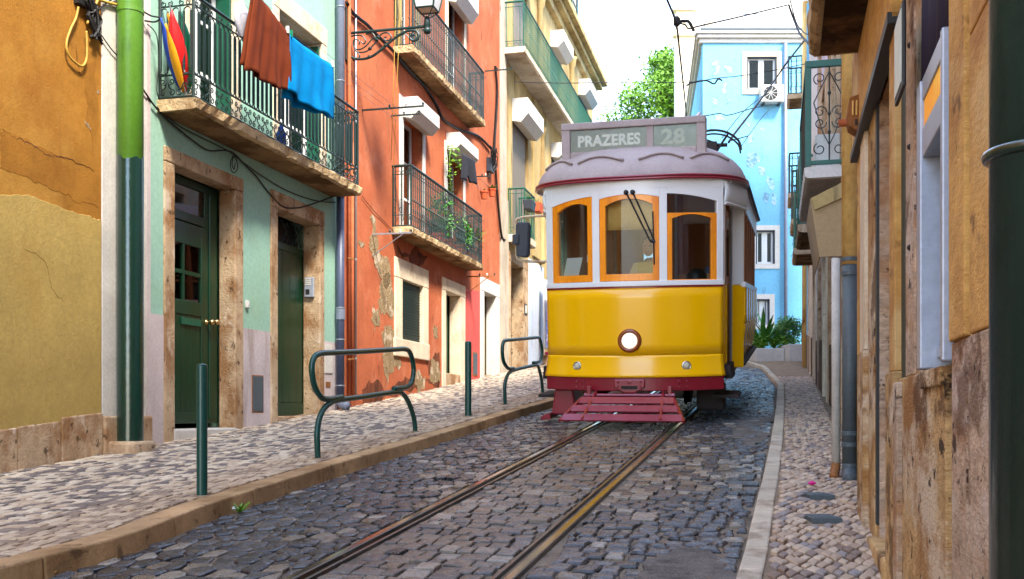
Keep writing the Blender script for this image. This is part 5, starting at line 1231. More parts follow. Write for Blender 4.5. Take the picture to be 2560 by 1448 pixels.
# ================================================================ people
def person(name, loc, mat4, joints, edges, radii, label, parts):
    me = bpy.data.meshes.new(name); me.from_pydata([Vector(j) for j in joints], edges, []); me.update()
    o = bpy.data.objects.new(name, me); COL.objects.link(o)
    sk = o.modifiers.new('Skin', 'SKIN'); sk.use_smooth_shade = True
    for i, v in enumerate(me.skin_vertices[0].data): v.radius = radii[i] if isinstance(radii[i], tuple) else (radii[i], radii[i]); v.use_root = (i == 0)
    sb_ = o.modifiers.new('Sub', 'SUBSURF'); sb_.levels = sb_.render_levels = 2
    o.matrix_world = mat4
    return tag(o, label, 'person')
def figure(origin, label, shirt, lean=0, arms='controls', seat=1.28):
    """seated adult in tram coordinates facing -y; root empty holds body, clothing and hair"""
    Mx = TM @ Matrix.Translation(origin)
    r = empty('person', (0, 0, 0), label, 'person', None, Mx); ROOT[r.name] = Vector((0, 0, 0))
    J = [(0, 0, 0), (0, -.01, .2), (0, -.03, .42), (0, -.04, .54), (0, -.06, .60),        # pelvis, waist, chest, neck base, neck
         (.17, -.02, .48), (.23, -.12, .24), (.2, -.36, .16), (.19, -.43, .15),            # near arm
         (-.17, -.02, .48), (-.24, -.1, .24), (-.2, -.34, .16), (-.19, -.41, .15),
         (.1, -.22, -.01), (.12, -.42, -.03), (.12, -.42, -.42), (.12, -.54, -.46), (-.1, -.22, -.01), (-.12, -.42, -.03), (-.12, -.42, -.42), (-.12, -.54, -.46)]
    if arms == 'sill': J[5:9] = [(.17, .02, .48), (.30, -.06, .27), (.37, -.30, .28), (.38, -.37, .27)]
    E = [(0, 1), (1, 2), (2, 3), (3, 4), (2, 5), (5, 6), (6, 7), (7, 8), (2, 9), (9, 10), (10, 11), (11, 12), (0, 13), (13, 14), (14, 15), (15, 16), (0, 17), (17, 18), (18, 19), (19, 20)]
    Rr = [(.15, .11), (.15, .11), (.17, .11), (.07, .07), (.052, .052), .065, .048, .036, .04, .065, .048, .036, .04, .085, .07, .055, .05, .085, .07, .055, .05]
    b = person('body', None, Matrix.Identity(4), J, E, Rr, None, None); del b['category']; b.parent = r; b.matrix_parent_inverse = Matrix.Identity(4); b.data.materials.append(m_skin)
    # shirt: same skeleton cut to torso and sleeves, a little fuller
    idx = [0, 1, 2, 3, 5, 6, 9, 10]; mp = {a: i for i, a in enumerate(idx)}
    Es = [(mp[a], mp[c]) for a, c in E if a in mp and c in mp]; Rs = [tuple(x*1.1 for x in (Rr[a] if isinstance(Rr[a], tuple) else (Rr[a],)*2)) for a in idx]
    s_ = person('shirt', None, Matrix.Identity(4), [J[a] for a in idx], Es, Rs, None, None); del s_['category']; s_.parent = r; s_.data.materials.append(shirt)
    hd = MB(); hd.grid(lambda u, v: (lambda th, ph: (.078*math.sin(ph)*math.cos(th), -.075+.095*math.sin(ph)*math.sin(th)*(1.0 if math.sin(th) < 0 else .95), .735+.118*math.cos(ph)))(2*math.pi*u, math.pi*v), 20, 12)
    hd.tube([(0, -.165, .75), (0, -.185, .715), (0, -.165, .705)], [.008, .016, .01], 6)
    for sg in (-1, 1): hd.lathe((sg*.076, -.07, .735), [(.022, 0), (.024, .01), (.01, .014)], 8, axis=(sg, 0, 0))
    hd.build('head', m_skin, r, smooth=True)
    for sg in (-1, 1): MB().lathe((sg*.03, -.158, .745), [(.011, 0), (.008, .006)], 8, axis=(0, -1, 0)).build('eye', m_hair, r)
    MB().tube([(-.022, -.162, .672), (0, -.168, .67), (.022, -.162, .672)], .005, 5).build('mouth', m_tmaroon, r)
    hh = MB(); hh.grid(lambda u, v: (lambda th, ph: (.086*math.sin(ph)*math.cos(th), -.068+.1*math.sin(ph)*math.sin(th), .747+.12*math.cos(ph)))(math.pi*(-.12+1.24*u), math.pi*.62*v), 16, 8); hh.build('hair', m_hair, r, smooth=True, solid=.01)
    for w1_, sg in ((J[8], 1), (J[12], -1)):
        hm = MB(); wv_ = Vector(w1_)
        hm.grid(lambda u, v: wv_+Vector((.034*math.cos(2*math.pi*u)*math.sin(math.pi*v), -.045*math.cos(math.pi*v)-.02, .017*math.sin(2*math.pi*u)*math.sin(math.pi*v))), 10, 8)
        for k in range(4):
            x = -.026+.0175*k; l = (.05, .06, .056, .044)[k]; hm.tube([wv_+Vector((x, -.055, .0)), wv_+Vector((x*1.1, -.055-l*.55, .004)), wv_+Vector((x*1.1, -.055-l, -.018))], [.0095, .0085, .007], 6)
        hm.tube([wv_+Vector((-sg*.03, -.02, 0)), wv_+Vector((-sg*.05, -.045, -.004)), wv_+Vector((-sg*.048, -.075, -.012))], [.011, .0095, .008], 6)
        hm.build('hand', m_skin, r, smooth=True)
    return r
figure((.14, .78, 1.5), 'driver in a khaki shirt at the controls behind the centre windscreen', m_khaki)
figure((.93, 2.62, 1.5), 'passenger in a blue shirt resting an arm on the tram side sill', m_bluecloth, arms='sill')
T(-.07, .35, .72, 1.1, .72, 1.38).build('driver_seat', m_dark, TR, bevel=.03)
T(.78, 1.12, 2.5, 2.85, 1.12, 1.36).build('seat_cushion', m_twood, TR, bevel=.03)
# ================================================================ right-hand side: stone shopfront
f = RA
def pxof(fr, s, o): P = fr.w(s, o, 0); return CX+FPX*P.x/P.y
def ofs(fr, s, px):                           # how far out at s a vertical edge seen at px stands
    lo, hi = -2.0, 2.0
    for _ in range(50):
        m_ = (lo+hi)/2
        if pxof(fr, s, m_) > px: lo = m_
        else: hi = m_
    return lo
zr = lambda s, o=0: zside(f, s, o, KHR)
sN, sF = -12.0, f.sx(2151)
RH = empty('stone_shopfront', Vector((f.w(f.sx(2300), 0, 0).x, f.w(f.sx(2300), 0, 0).y, zr(f.sx(2300)))), 'amber stained stone shopfront on the right edge with a cash machine', 'shop')
# openings: doorway and cash machine bay
sA = f.sx(2385); e1 = .032; sa1 = f.sx(2350, e1); sb0_ = f.sx(2299, e1); sb1_ = f.sx(2291, e1)
zsill = f.zy(2320, 927); sjb = f.sx(2196); dd = -ofs(f, sjb, 2223); sdn = f.sx(2240); zhead = f.zy(2196, 252)
house_wall(f, RH, m_rightstone, sN, sF, -.5, 15.0, [(sA-.005, sb1_+.004, zsill, 3.35, .5), (sdn, sjb, -.4, zhead, .7)], 4)
def face(pa, pb, z0, z1, o, mat, nm='facing_slab', bev=.006, back=-.03):
    return B(f, f.sx(pa), f.sx(pb), back, o, z0, z1, nm, mat, RH, bev)
zj1, zj2 = f.zy(2460, 829), f.zy(2405, 851)
face(2700, 2491, -.4, zj1+.02, .012, m_rightstone2); face(2700, 2491, zj1+.024, 9, .008, m_orangestone)
face(2490, 2433, -.4, zj1, .012, m_rightstone2); face(2490, 2433, zj1+.004, f.zy(2460, 40), .01, m_orangestone); face(2490, 2433, f.zy(2460, 40)+.004, 9, .01, m_orangestone)
face(2431, 2427, zj2, 9, -.012, m_dark, 'groove', 0, -.05)
face(2426, 2386.5, -.4, zj2, .008, m_rightstone2); face(2426, 2386.5, zj2+.004, 9, .016, m_orangestone)
# panel under the cash machine with a sunk field
sl_ = f.sx(2380); sr_ = f.sx(2258)
B(f, sl_, sr_, -.03, .018, -.4, zsill-.003, 'dado_stone', m_rightstone, RH, .008)
B(f, f.sx(2376), f.sx(2322), .012, .03, zsill-.06, zsill-.004, 'dado_cap', m_rightstone, RH, .005)
B(f, f.sx(2268), sr_, -.03, .04, -.4, zsill-.02, 'dado_stone', m_rightstone2, RH, .006)
B(f, f.sx(2290.5), f.sx(2268), -.03, .006, zsill, 9, 'brown_pilaster', m_rightstone2, RH, .004)
B(f, f.sx(2266), f.sx(2256), -.06, .004, zsill-.1, 9, 'painted_shade_gap', m_shutter, RH)  # dark face standing in for the shaded gap beside the pilaster
B(f, f.sx(2196.5), f.sx(2193), -.06, .009, zr(sjb)+.1, zhead, 'painted_shade_gap', m_dark, RH)  # dark strip set proud to paint the shade of the jamb gap
s = f.sx(2255); oo = ofs(f, s, 2236); zlow = f.zy(2245, 932)
B(f, s, s+.22, -.03, oo, zlow+.003, zhead+.9, 'pilaster', m_orangestone, RH, .006); B(f, s-.03, s+.26, -.03, oo+.012, -.4, zlow, 'pilaster_base', m_rightstone, RH, .008)
for z in (f.zy(2280, 365), f.zy(2280, 110), f.zy(2278, 620)):
    MB().lathe(f.w(f.sx(2279), .004, z), [(.012, 0), (.012, .006), (.005, .012)], 8, axis=f.n).build('bolt', m_dark, RH)
# doorway: jamb panel, glass strip, step, soffit board, fascia
B(f, sjb-.012, sjb+.0, -dd-.02, -.004, -.3, zhead, 'jamb_panel', m_rightstone2, RH); 
B(f, sdn, sjb, -dd-.12, -dd-.06, -.3, zhead, 'door', m_twood, RH); B(f, sdn+.1, sjb-.1, -dd-.062, -dd-.054, .6, zhead-.2, 'pane', m_glassdk, RH)
B(f, sdn-.02, sjb+.1, -.6, .05, -.5, zr(sdn)+.10, 'doorstep', m_rightstone, RH, .015)
B(f, sdn-.3, sF, -.02, .05, zhead+.0, zhead+.62, 'fascia', m_orangestone, RH, .006); B(f, sdn-.3, sF-.02, -.0, .062, zhead-.02, zhead+.025, 'fascia_bead', m_dark, RH)
# far pier of the shopfront
s = f.sx(2176); oo = ofs(f, s, 2161)
B(f, f.sx(2192.5), s, -.02, .012, -.4, zhead, 'pier_stone', m_rightstone, RH, .005); zk = f.zy(2170, 880)
B(f, s, s+.35, -.02, oo, zk+.004, zhead, 'cream_pilaster', m_stonel, RH, .006); B(f, s-.02, s+.42, -.02, oo+.01, -.4, zk, 'pilaster_base', m_rightstone, RH, .008)
B(f, s+.36, sF, -.02, .02, -.4, zhead+.3, 'pier_stone', m_orangestone, RH, .005)
# awning box and small enamel sign over the door
ab = empty('awning_box', f.w(f.sx(2190), 0, zhead+.8), 'dark awning housing with riveted white edge over the doorway', 'awning')
B(f, f.sx(2260), f.sx(2160), .05, .15, zhead+.62, zhead+.9, 'housing', m_dark, ab, .01); B(f, f.sx(2262), f.sx(2158), .15, .158, zhead+.66, zhead+.74, 'edge_strip', m_white, ab)
n = 9
for i in range(n): MB().lathe(f.w(f.sx(2258)+(f.sx(2160)-f.sx(2258))*i/n, .158, zhead+.7), [(.008, 0), (.006, .005)], 6, axis=f.n).build('rivet', m_dark, ab)
s, z = f.pt(2243, 100, .09); es = empty('enamel_sign', f.w(s, .1, z), 'small framed enamel plate high beside the doorway', 'sign')
B(f, s-.01, s+.24, .062, .075, z-.16, z+.13, 'frame', m_dark, es, .004); B(f, s+.01, s+.22, .075, .078, z-.14, z+.11, 'plate', m_signpale, es)
# cash machine
zat = f.zy(2380, 75); zf2 = f.zy(2296, 236)
AT = empty('cash_machine', f.w(sA, 0, zsill), 'brushed aluminium cash machine with amber header in the stone wall', 'cash machine')
B(f, sA, sa1, -.05, e1, zsill+.006, zat, 'frame_post', m_alu, AT, .006)
B(f, sb0_, sb1_, -.36, e1, zsill+.003, zat, 'frame_post', m_alu, AT, .006)
zh0, zh1, zh2, zh3 = f.zy(2330, 390), f.zy(2330, 320), f.zy(2330, 250), f.zy(2330, 182)
B(f, sa1+.002, sb0_-.002, -.05, e1-.008, f.zy(2330, 385), f.zy(2330, 312), 'header_rail', m_alu, AT, .004); B(f, sa1+.002, sb0_-.002, -.05, e1-.008, f.zy(2330, 240), f.zy(2330, 185), 'header_rail', m_alu, AT, .004)
B(f, sa1+.002, sb0_-.002, -.05, e1-.014, f.zy(2330, 311), f.zy(2330, 241), 'amber_panel', m_atmyel, AT)
B(f, sA, sb1_, -.42, -.36, zsill, zat, 'back_plate', m_alu, AT); 
s = (sa1+sb0_)/2; ztr = f.zy(2325, 850)
m = MB().prism(f, [(-.36, ztr), (-.02, ztr-.02), (-.02, ztr-.06), (-.36, ztr-.09)], sa1+.002, sb0_-.002, 'oz'); m.build('shelf', m_alu, AT, bevel=.005)
B(f, sa1+.06, sb0_-.06, -.365, -.345, ztr+.12, ztr+.38, 'screen', m_dark, AT, .004); B(f, sa1+.08, sb0_-.08, -.352, -.338, ztr+.02, ztr+.1, 'keypad', m_steel, AT, .004)
B(f, sA+.02, sb1_-.02, -.36, -.3, zsill, ztr-.1, 'lower_panel', m_slate, AT)
m = MB(); m.grid(lambda u, v: f.w(sA+(sb1_-sA+.05)*u, .0+.012*math.sin(u*22+v), zat-.02+(3.3-zat)*v-.10*(1-v)*u*0), 30, 4); nv = m.build('rolled_banner', m_navy, None, smooth=True, solid=.008, org=f.w(sA, 0, zat)); tag(nv, 'dark navy fabric panel hanging above the cash machine', 'banner')
# balcony slab overhead
zov = f.zy(2165, 135); sov = f.sx(2166); oov = -ofs(f, sov, 2022) if False else ofs(f, sov, 2022)
OB = slab(f, RH, f.sx(2700), sov, oov, zov, zov+.16, m_slab, M('dark_brown_soffit', S(112, 82, 52), .95, .3, 1.6, .6, 18, [(S(40, 28, 20), 1.5, .47, .1, (1, 1, 1), .85), (S(176, 134, 78), 3.2, .6, .05, (1, 1, 1), .7)], spec=.1, bdist=.02), .008)  # underside in darker brown with near-black blotches
railing(f, RH, f.sx(2700)+.05, sov-.05, oov-.05, zov+.16, 1.0, 'bar', m_iron, .14)
# big dark drainpipe at the frame's edge
def pipe_thing(name, label, P, z0, z1, r, mat, cat='drainpipe', n=20, group='drainpipes on the house fronts'):
    o = empty(name, Vector((P.x, P.y, z0)), label, cat, group); MB().lathe((P.x, P.y, z0), [(r, 0), (r, z1-z0)], n).build('pipe', mat, o, smooth=True); return o
def collar(o, P, z, r, mat, h=.05, nm='collar'): MB().lathe((P.x, P.y, z), [(r*.98, 0), (r*1.12, .004), (r*1.12, h-.004), (r*.98, h)], 32).build(nm, mat, o, smooth=False)
s = f.sx(2535); P = f.w(s, .085, 0); 
P = Vector((P.x, P.y, 0)); rp_ = .075
while CX+FPX*(P.x-rp_*.97)/P.y < 2486: P += f.s*-.01
m_bottle = M('bottle_green_pipe', S(22, 44, 34), .28, .2, 3, .4, 24, [(S(130, 140, 120), 20, .73, .02, (1, 1, .4), .7), (S(40, 70, 60), 2, .55, .1, (1, 1, .3), .5)], spec=.6, bdist=.006, coat=.5)
dp = pipe_thing('drainpipe', 'thick bottle green drainpipe at the right edge of the street', P, zg(P.x, P.y)+KHR-.05, 9, rp_, m_bottle)
MB().tube([Vector((P.x+rp_*1.03*math.cos(a*math.pi/16), P.y+rp_*1.03*math.sin(a*math.pi/16), EZ+(HY-385)/FPX*P.y)) for a in range(32)], .009, 8, closed=True).build('strap', m_bottle, dp, smooth=True)
# ochre and slate pipe with its shoe
g0 = on_ground(2124, 1196, KHR); r_p = .053
dp2 = empty('drainpipe', g0, 'drainpipe with peeling yellow upper part and slate grey lower section', 'drainpipe', 'drainpipes on the house fronts')
zpy = lambda y: EZ+(HY-y)/FPX*g0.y
MB().lathe((g0.x, g0.y, zpy(662)), [(r_p*1.06, 0), (r_p*1.06, 6)], 20).build('upper_pipe', m_pipeyel, dp2, smooth=True)
MB().lathe((g0.x, g0.y, zpy(1172)), [(r_p, 0), (r_p, zpy(655)-zpy(1172))], 20).build('lower_pipe', m_slate, dp2, smooth=True)
for y in (690, 655, 1090, 1118): collar(dp2, g0, zpy(y), r_p, m_slate, .035)
MB().tube(crom([(g0.x, g0.y, zpy(1160)), (g0.x-.002, g0.y-.01, zpy(1178)), (g0.x-.02, g0.y-.06, zpy(1192)), (g0.x-.03, g0.y-.11, zpy(1199))], 4), [r_p*1.02]*13, 14).build('shoe', m_slate, dp2, smooth=True)
q = g0+Vector((-.062, .12, 0))
dp3 = pipe_thing('drainpipe', 'thin cream plastic pipe tucked behind the slate grey drainpipe', q, q.z+.05, zpy(640), .032, m_concrete)
MB().tube(crom([(q.x, q.y, q.z+.1), (q.x-.02, q.y-.03, q.z+.03), (q.x-.04, q.y-.08, q.z+.01)], 4), .034, 10).build('shoe', m_rust, dp3, smooth=True)
# louvred lantern box on the corner of the shopfront
f = RA; s = f.sx(2170); ob_ = ofs(f, s, 2117); zb0, zb1 = (EZ+(HY-q_)/FPX*f.w(s, ob_/2, 0).y for q_ in (345, 228)); lz = zb1-zb0
lb = empty('louvred_box', f.w(s, ob_/2, zb0), 'rusty louvred metal lantern box beside the yellow drainpipe', 'box')
m = MB().prism(f, [(.0, zb0), (ob_*.9, zb0+lz*.28), (ob_, zb0+lz*.5), (ob_*.86, zb1-lz*.12), (.0, zb1)], s, s+.16, 'oz'); m.build('housing', m_rust, lb, bevel=.006)
for i in range(4): B(f, s-.012, s+.004, ob_*(.16+.17*i), ob_*(.25+.17*i), zb0+lz*.48, zb0+lz*.8, 'louvre', m_pipeyel, lb, .003)
for i in range(3): B(f, s-.010, s+.004, ob_*(.1+.2*i), ob_*(.22+.2*i), zb0+lz*(.16+.06*i), zb0+lz*(.28+.06*i), 'louvre', m_dark, lb, .003)
MB().tube([f.w(s+.08, ob_*.8, zb0+lz*.42), f.w(s+.08, ob_*1.35, zb0+lz*.42)], .022, 10).build('bracket', m_terra, lb)
# ================================================================ right-hand row further up the hill
RB = Fr((4.87, 16.0), (.2525, 1), -1)
f = RB
def sY(Y): return (Y-16.0)/f.s.y
zf = lambda s: zside(f, s, 0, KHR)
m_lilac = M('pale_lilac_render', S(214, 206, 214), .9, .1, 2, .25, 36, [(S(160, 130, 110), 2, .56, .14, (1, 1, .3), .6)], spec=.2)
m_plinth = M('tar_stained_plinth', S(132, 98, 62), .95, .3, 2, .6, 26, [(S(40, 32, 28), 1.2, .46, .2, (1, 1, 1), .8), (S(190, 150, 100), 2.5, .6, .1, (1, 1, .4), .6)], spec=.15)
H6 = empty('lilac_house', Vector((4.4, 14, zf(sY(14)))), 'pale lilac house behind the drainpipes with a green framed iron balcony', 'house')
a, b = sY(6.4), sY(18.6)
doors = [(sY(15.4), sY(16.5), zf(sY(16))-.2, zf(sY(16))+2.6, .25), (sY(10.2), sY(11.2), zf(sY(10))-.2, zf(sY(10))+2.6, .25)]
wins = [(sY(13.2), sY(14.2), 4.0, 6.3, .25), (sY(16.2), sY(17.2), 4.0, 6.3, .25), (sY(12.4), sY(13.2), 1.9, 3.2, .25)]
house_wall(f, H6, m_lilac, a, b, .0, 14.0, doors+wins, 4)
for d in doors:
    surround(f, H6, m_stonel, (d[0]-.15, d[1]+.15, d[2], d[3]+.2), d[:4], .2, .07, False, .01); B(f, d[0], d[1], -.25, -.2, d[2], d[3], 'door', m_dkdoor, H6)
for d in wins:
    surround(f, H6, m_stone, (d[0]-.14, d[1]+.14, d[2], d[3]+.2), d[:4], .2, .05, False, .01); window(f, H6, d[0], d[1], d[2], d[3], -.18, m_whitep, 2, 3, .06, .04)
edges_ = [a]+[x for d in doors for x in ()]
for s0, s1 in ((a, doors[1][0]-.16), (doors[1][1]+.16, doors[0][0]-.16), (doors[0][1]+.16, b)):
    n = max(1, int((s1-s0)/1.1))
    for i in range(n):
        c, d = s0+(s1-s0)*i/n, s0+(s1-s0)*(i+1)/n; m = MB(); zz = zf(c)
        m.prism(f, [(c+.004, zz-.4), (d-.004, zz-.4), (d-.004, zf(d)+.85), (c+.004, zf(c)+.85)], -.02, .05); m.build('plinth_stone', m_plinth, H6, bevel=.01)
for Y in (9.4, 12.0, 14.9, 18.4): B(f, sY(Y), sY(Y)+.22, -.02, .06, .3, 9.5, 'pilaster', m_stone, H6, .008)
zB = EZ+(HY-440)/FPX*12.0; ob = .46
s0 = sY(12.0)
slab(f, H6, s0, sY(14.8), ob, zB, zB+.13, m_white, m_whitestrip, .003)
rl = MB().box(f, s0-.01, s0+.04, .02, ob, zB+1.28, zB+1.36).box(f, s0-.01, s0+.04, ob-.07, ob, zB+.13, zB+1.28).box(f, s0, s0+.03, 0, ob, zB+.15, zB+.2).box(f, s0, sY(14.8), ob-.06, ob, zB+1.29, zB+1.35).box(f, sY(14.7), sY(14.8), ob-.06, ob, zB+.13, zB+1.28).build('railing', m_irong, H6, bevel=.006)
inst(bal_mesh('panel', 1.08, m_iron, .36), 'scroll_panel', rl, f.w(s0+.01, ob*.5-.04, zB+.2), math.atan2(f.n.y, f.n.x))
bm = bal_mesh('bar', 1.1, m_iron, .13)
for i in range(18): inst(bm, 'baluster', rl, f.w(s0+.1+i*.145, ob-.03, zB+.19), f.ang())
B(f, s0+.2, s0+1.0, .06, .34, zB+.13, zB+.55, 'ac_unit', m_ac, H6, .01)
# hanging awning side cloth under it
sq = s0-.25; aw = empty('folded_awning', f.w(sq, .2, zB-1.0), 'beige folded awning cloth hanging below the green balcony', 'awning')
zya = lambda y: EZ+(HY-y)/FPX*(16+sq*f.s.y)
m = MB().prism(f, [(.40, zya(492)), (.02, zya(452)), (.0, zya(640)), (.3, zya(640))], sq, sq+.02, 'oz'); m.build('side_cloth', m_awning, aw)
m = MB().prism(f, [(.40, zya(492)), (.02, zya(452)), (.02, zya(490)), (.36, zya(522))], sq-.03, sq-.004, 'oz'); m.build('fold', m_yelhouse, aw)
m = MB().prism(f, [(.40, zya(492)), (.41, zya(492)), (.31, zya(640)), (.3, zya(640))], sq, sq+1.6, 'oz'); m.build('front_cloth', m_awning, aw)
# white and blue house beyond
H7 = empty('white_house', Vector((6.5, 23, zf(sY(23)))), 'narrow white house up the right side with small stacked balconies', 'house')
a, b = sY(18.62), sY(30.2)
holes = [(sY(20.0), sY(21.0), zf(sY(20))-.2, zf(sY(20))+2.5, .25), (sY(23), sY(24), zf(sY(23))-.2, zf(sY(23))+2.5, .25), (sY(20.3), sY(21.1), 4.3, 6.3, .25), (sY(23.2), sY(24), 4.6, 6.6, .25), (sY(27.8), sY(28.6), 7.0, 9.0, .25)]
house_wall(f, H7, m_white, a, b, .5, 15.5, holes, 4)
for d in holes:
    surround(f, H7, m_stonel, (d[0]-.13, d[1]+.13, d[2], d[3]+.18), d[:4], .2, .06, False, .01)
    if d[2] > 3.5: window(f, H7, d[0], d[1], d[2], d[3], -.18, m_whitep, 2, 3, .06, .04)
    else: B(f, d[0], d[1], -.25, -.2, d[2], d[3], 'door', m_dkdoor, H7)
for i in range(9):
    c, d = a+(b-a)*i/9, a+(b-a)*(i+1)/9
    if any(h[0]-.2 < (c+d)/2 < h[1]+.2 for h in holes[:2]): continue
    MB().prism(f, [(c+.004, zf(c)-.4), (d-.004, zf(c)-.4), (d-.004, zf(d)+.8), (c+.004, zf(c)+.8)], -.02, .05).build('plinth_stone', m_plinth, H7, bevel=.01)
B(f, sY(18.7), sY(18.7)+.3, -.02, .05, .5, 11, 'blue_pilaster', m_blue_n, H7); B(f, sY(25), sY(25)+.3, -.02, .05, .5, 11, 'blue_pilaster', m_blue, H7)
MB().lathe(f.w(sY(25.6), .08, zf(sY(25.6))), [(.07, 0), (.07, 9)], 10).build('downpipe', m_pipeyel, H7, smooth=True)
for Y, py, L_, hs in ((15.9, 578, 1.8, H6), (19.6, 634, 1.6, H7), (22.6, 560, 1.6, H7), (27.4, 493, 1.5, H7), (29.0, 244, 1.1, H7)):
    zb_ = EZ+(HY-py)/FPX*Y; s = sY(Y); slab(f, hs, s, s+L_, .45, zb_, zb_+.13, m_stone, m_slabu, .006); railing(f, hs, s+.03, s+L_-.03, .42, zb_+.13, 1.05, 'twist' if Y > 26 else 'bar', m_irong if Y < 20 else m_iron, .13)
# ================================================================ blue house closing the view
BX0 = (1757-CX)/FPX*34.0
BF = Fr((BX0, 34.0), (1, 0), 1); f = BF
H8 = empty('blue_house', Vector((7.6, 34, zg(7.6, 34))), 'peeling sky blue house facing down the street with roof terrace', 'house')
sE = f.sx(2030); zt8 = f.zy(1860, 108); zr8 = lambda px, py, o=0: f.pt(px, py, o)[1]
w8 = (f.sx(1867), f.sx(1942), zr8(1900, 224), zr8(1900, 142)); w9 = (f.sx(1889), f.sx(1937), zr8(1910, 660), zr8(1910, 576)); w10 = (f.sx(1890), f.sx(1924), zr8(1900, 812), zr8(1900, 748))
ext = 14.0; off8 = 1.75                        # left flank runs back and slightly right
m = MB(); hs = [w8+(.22,), w9+(.22,), w10+(.22,)]
m.v = []; 
house_wall(f, H8, m_blue, 0, sE, .8, zt8, hs, .3, 'front_wall')
m.quad(f.w(0, 0, .8), f.w(0, 0, zt8), f.w(off8, -ext, zt8), f.w(off8, -ext, .8)); m.quad(f.w(0, -.02, zt8), f.w(sE, -.02, zt8), f.w(sE, -ext, zt8), f.w(off8, -ext, zt8)); m.build('flank_wall', m_blue, H8, recalc=False)
for d, mt in ((w8, m_stonel), (w9, m_white), (w10, m_white)):
    k = .16; B(f, d[0]-k, d[0], -.2, .03, d[2]-k, d[3]+k, 'jamb', mt, H8); B(f, d[1], d[1]+k, -.2, .03, d[2]-k, d[3]+k, 'jamb', mt, H8); B(f, d[0], d[1], -.2, .032, d[3], d[3]+k, 'lintel', mt, H8); B(f, d[0], d[1], -.2, .034, d[2]-k, d[2], 'sill', mt, H8)
    window(f, H8, d[0]+.02, d[1]-.02, d[2], d[3], -.1, m_whitep, 2, 1, .08, .06, m_glassdk, m_curtain if d is w8 else None)
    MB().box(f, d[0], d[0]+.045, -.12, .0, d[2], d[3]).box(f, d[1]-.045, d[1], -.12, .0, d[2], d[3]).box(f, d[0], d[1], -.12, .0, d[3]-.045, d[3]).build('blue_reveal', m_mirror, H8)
for k, (za, zb, o) in enumerate(((0, .14, .06), (.14, .26, .14), (.26, .36, .2))):
    B(f, -.05-o, sE, -.2, o, zt8+za, zt8+zb-.003, 'cornice', m_concrete, H8, .015)
    m = MB(); d_ = Vector((off8, -ext)); mm = [f.w(-o-.02, -.2, zt8+za), f.w(.3, -.2, zt8+za), f.w(off8+.3, -ext, zt8+za), f.w(off8-o, -ext, zt8+za)]; n = 4
    m.v = [Vector(p) for p in mm]+[Vector(p)+Vector((0, 0, zb-za-.003)) for p in mm]; m.f = [(0,1,2,3),(4,5,6,7),(0,1,5,4),(1,2,6,5),(2,3,7,6),(3,0,4,7)]; m.build('cornice', m_concrete, H8)
B(f, -.1, sE, -.3, .21, zt8+.36, zt8+.44, 'coping', m_slate, H8, .01)
B(f, f.sx(1763), f.sx(1783), -.3, .0, zt8+.44, zr8(1772, 22), 'terrace_pier', m_cream, H8, .03)
m = MB(); zq = zr8(1800, 32); a, b = f.sx(1783), f.sx(1976)
m.tube([f.w(a, -.1, zq), f.w(b, -.1, zq)], .025, 6); rl = m.build('terrace_railing', m_steel, H8)
bm = MB().tube([(0, 0, 0), (0, 0, zq-zt8-.44)], .014, 5).mesh('baluster', m_steel)
for i in range(14): inst(bm, 'baluster', rl, f.w(a+(b-a)*(i+.5)/14, -.1, zt8+.44))
MB().lathe(f.w(f.sx(1962), .1, 1.4), [(.06, 0), (.06, zt8-1.4)], 10).build('downpipe', m_greypipe, H8, smooth=True)
for i, pix in enumerate(([(1780, 158), (1792, 150), (1800, 168), (1795, 185), (1782, 190)], [(1810, 165), (1830, 170), (1838, 182), (1825, 186), (1812, 178)], [(1782, 245), (1796, 240), (1795, 262), (1784, 268)], [(1805, 215), (1818, 210), (1815, 235)], [(1785, 290), (1805, 284), (1812, 300), (1795, 308)],
        [(1868, 340), (1884, 335), (1882, 358), (1870, 360)], [(1868, 385), (1890, 382), (1898, 405), (1880, 420), (1866, 415)], [(1895, 415), (1915, 425), (1912, 440), (1898, 435)], [(1918, 440), (1935, 450), (1932, 475), (1920, 465)], [(1930, 480), (1942, 490), (1936, 515), (1928, 500)], [(1910, 480), (1922, 484), (1915, 510), (1906, 495)], [(1856, 300), (1880, 306), (1870, 320)], [(1815, 240), (1826, 250), (1818, 262)], [(1900, 320), (1916, 322), (1906, 330)])):
    patch(f, H8, pix, m_bluepeel, .006, .2, i+5, 'peeling_patch', 4)
# air conditioner
s0, s1 = f.sx(1897), f.sx(1953); z0, z1 = zr8(1925, 262), zr8(1925, 220)
ac = empty('air_conditioner', f.w(s0, .2, z0), 'white air conditioner with round fan grille under the blue house window', 'air conditioner')
B(f, s0, s1, .02, .36, z0, z1, 'casing', m_ac, ac, .02); MB().lathe(f.w(s0+.3, .36, (z0+z1)/2), [(.23, 0), (.23, .01), (.2, .012)], 20, axis=(0, -1, 0)).build('fan_grille', m_dark, ac)
for i in range(5): MB().tube([f.w(s0+.3+math.cos(math.pi*i/5)*.22, .375, (z0+z1)/2+math.sin(math.pi*i/5)*.22), f.w(s0+.3-math.cos(math.pi*i/5)*.22, .375, (z0+z1)/2-math.sin(math.pi*i/5)*.22)], .007, 4).build('grille_bar', m_ac, ac)
for s in (s0+.08, s1-.14): B(f, s, s+.05, .0, .34, z0-.06, z0-.004, 'bracket', m_dark, ac)
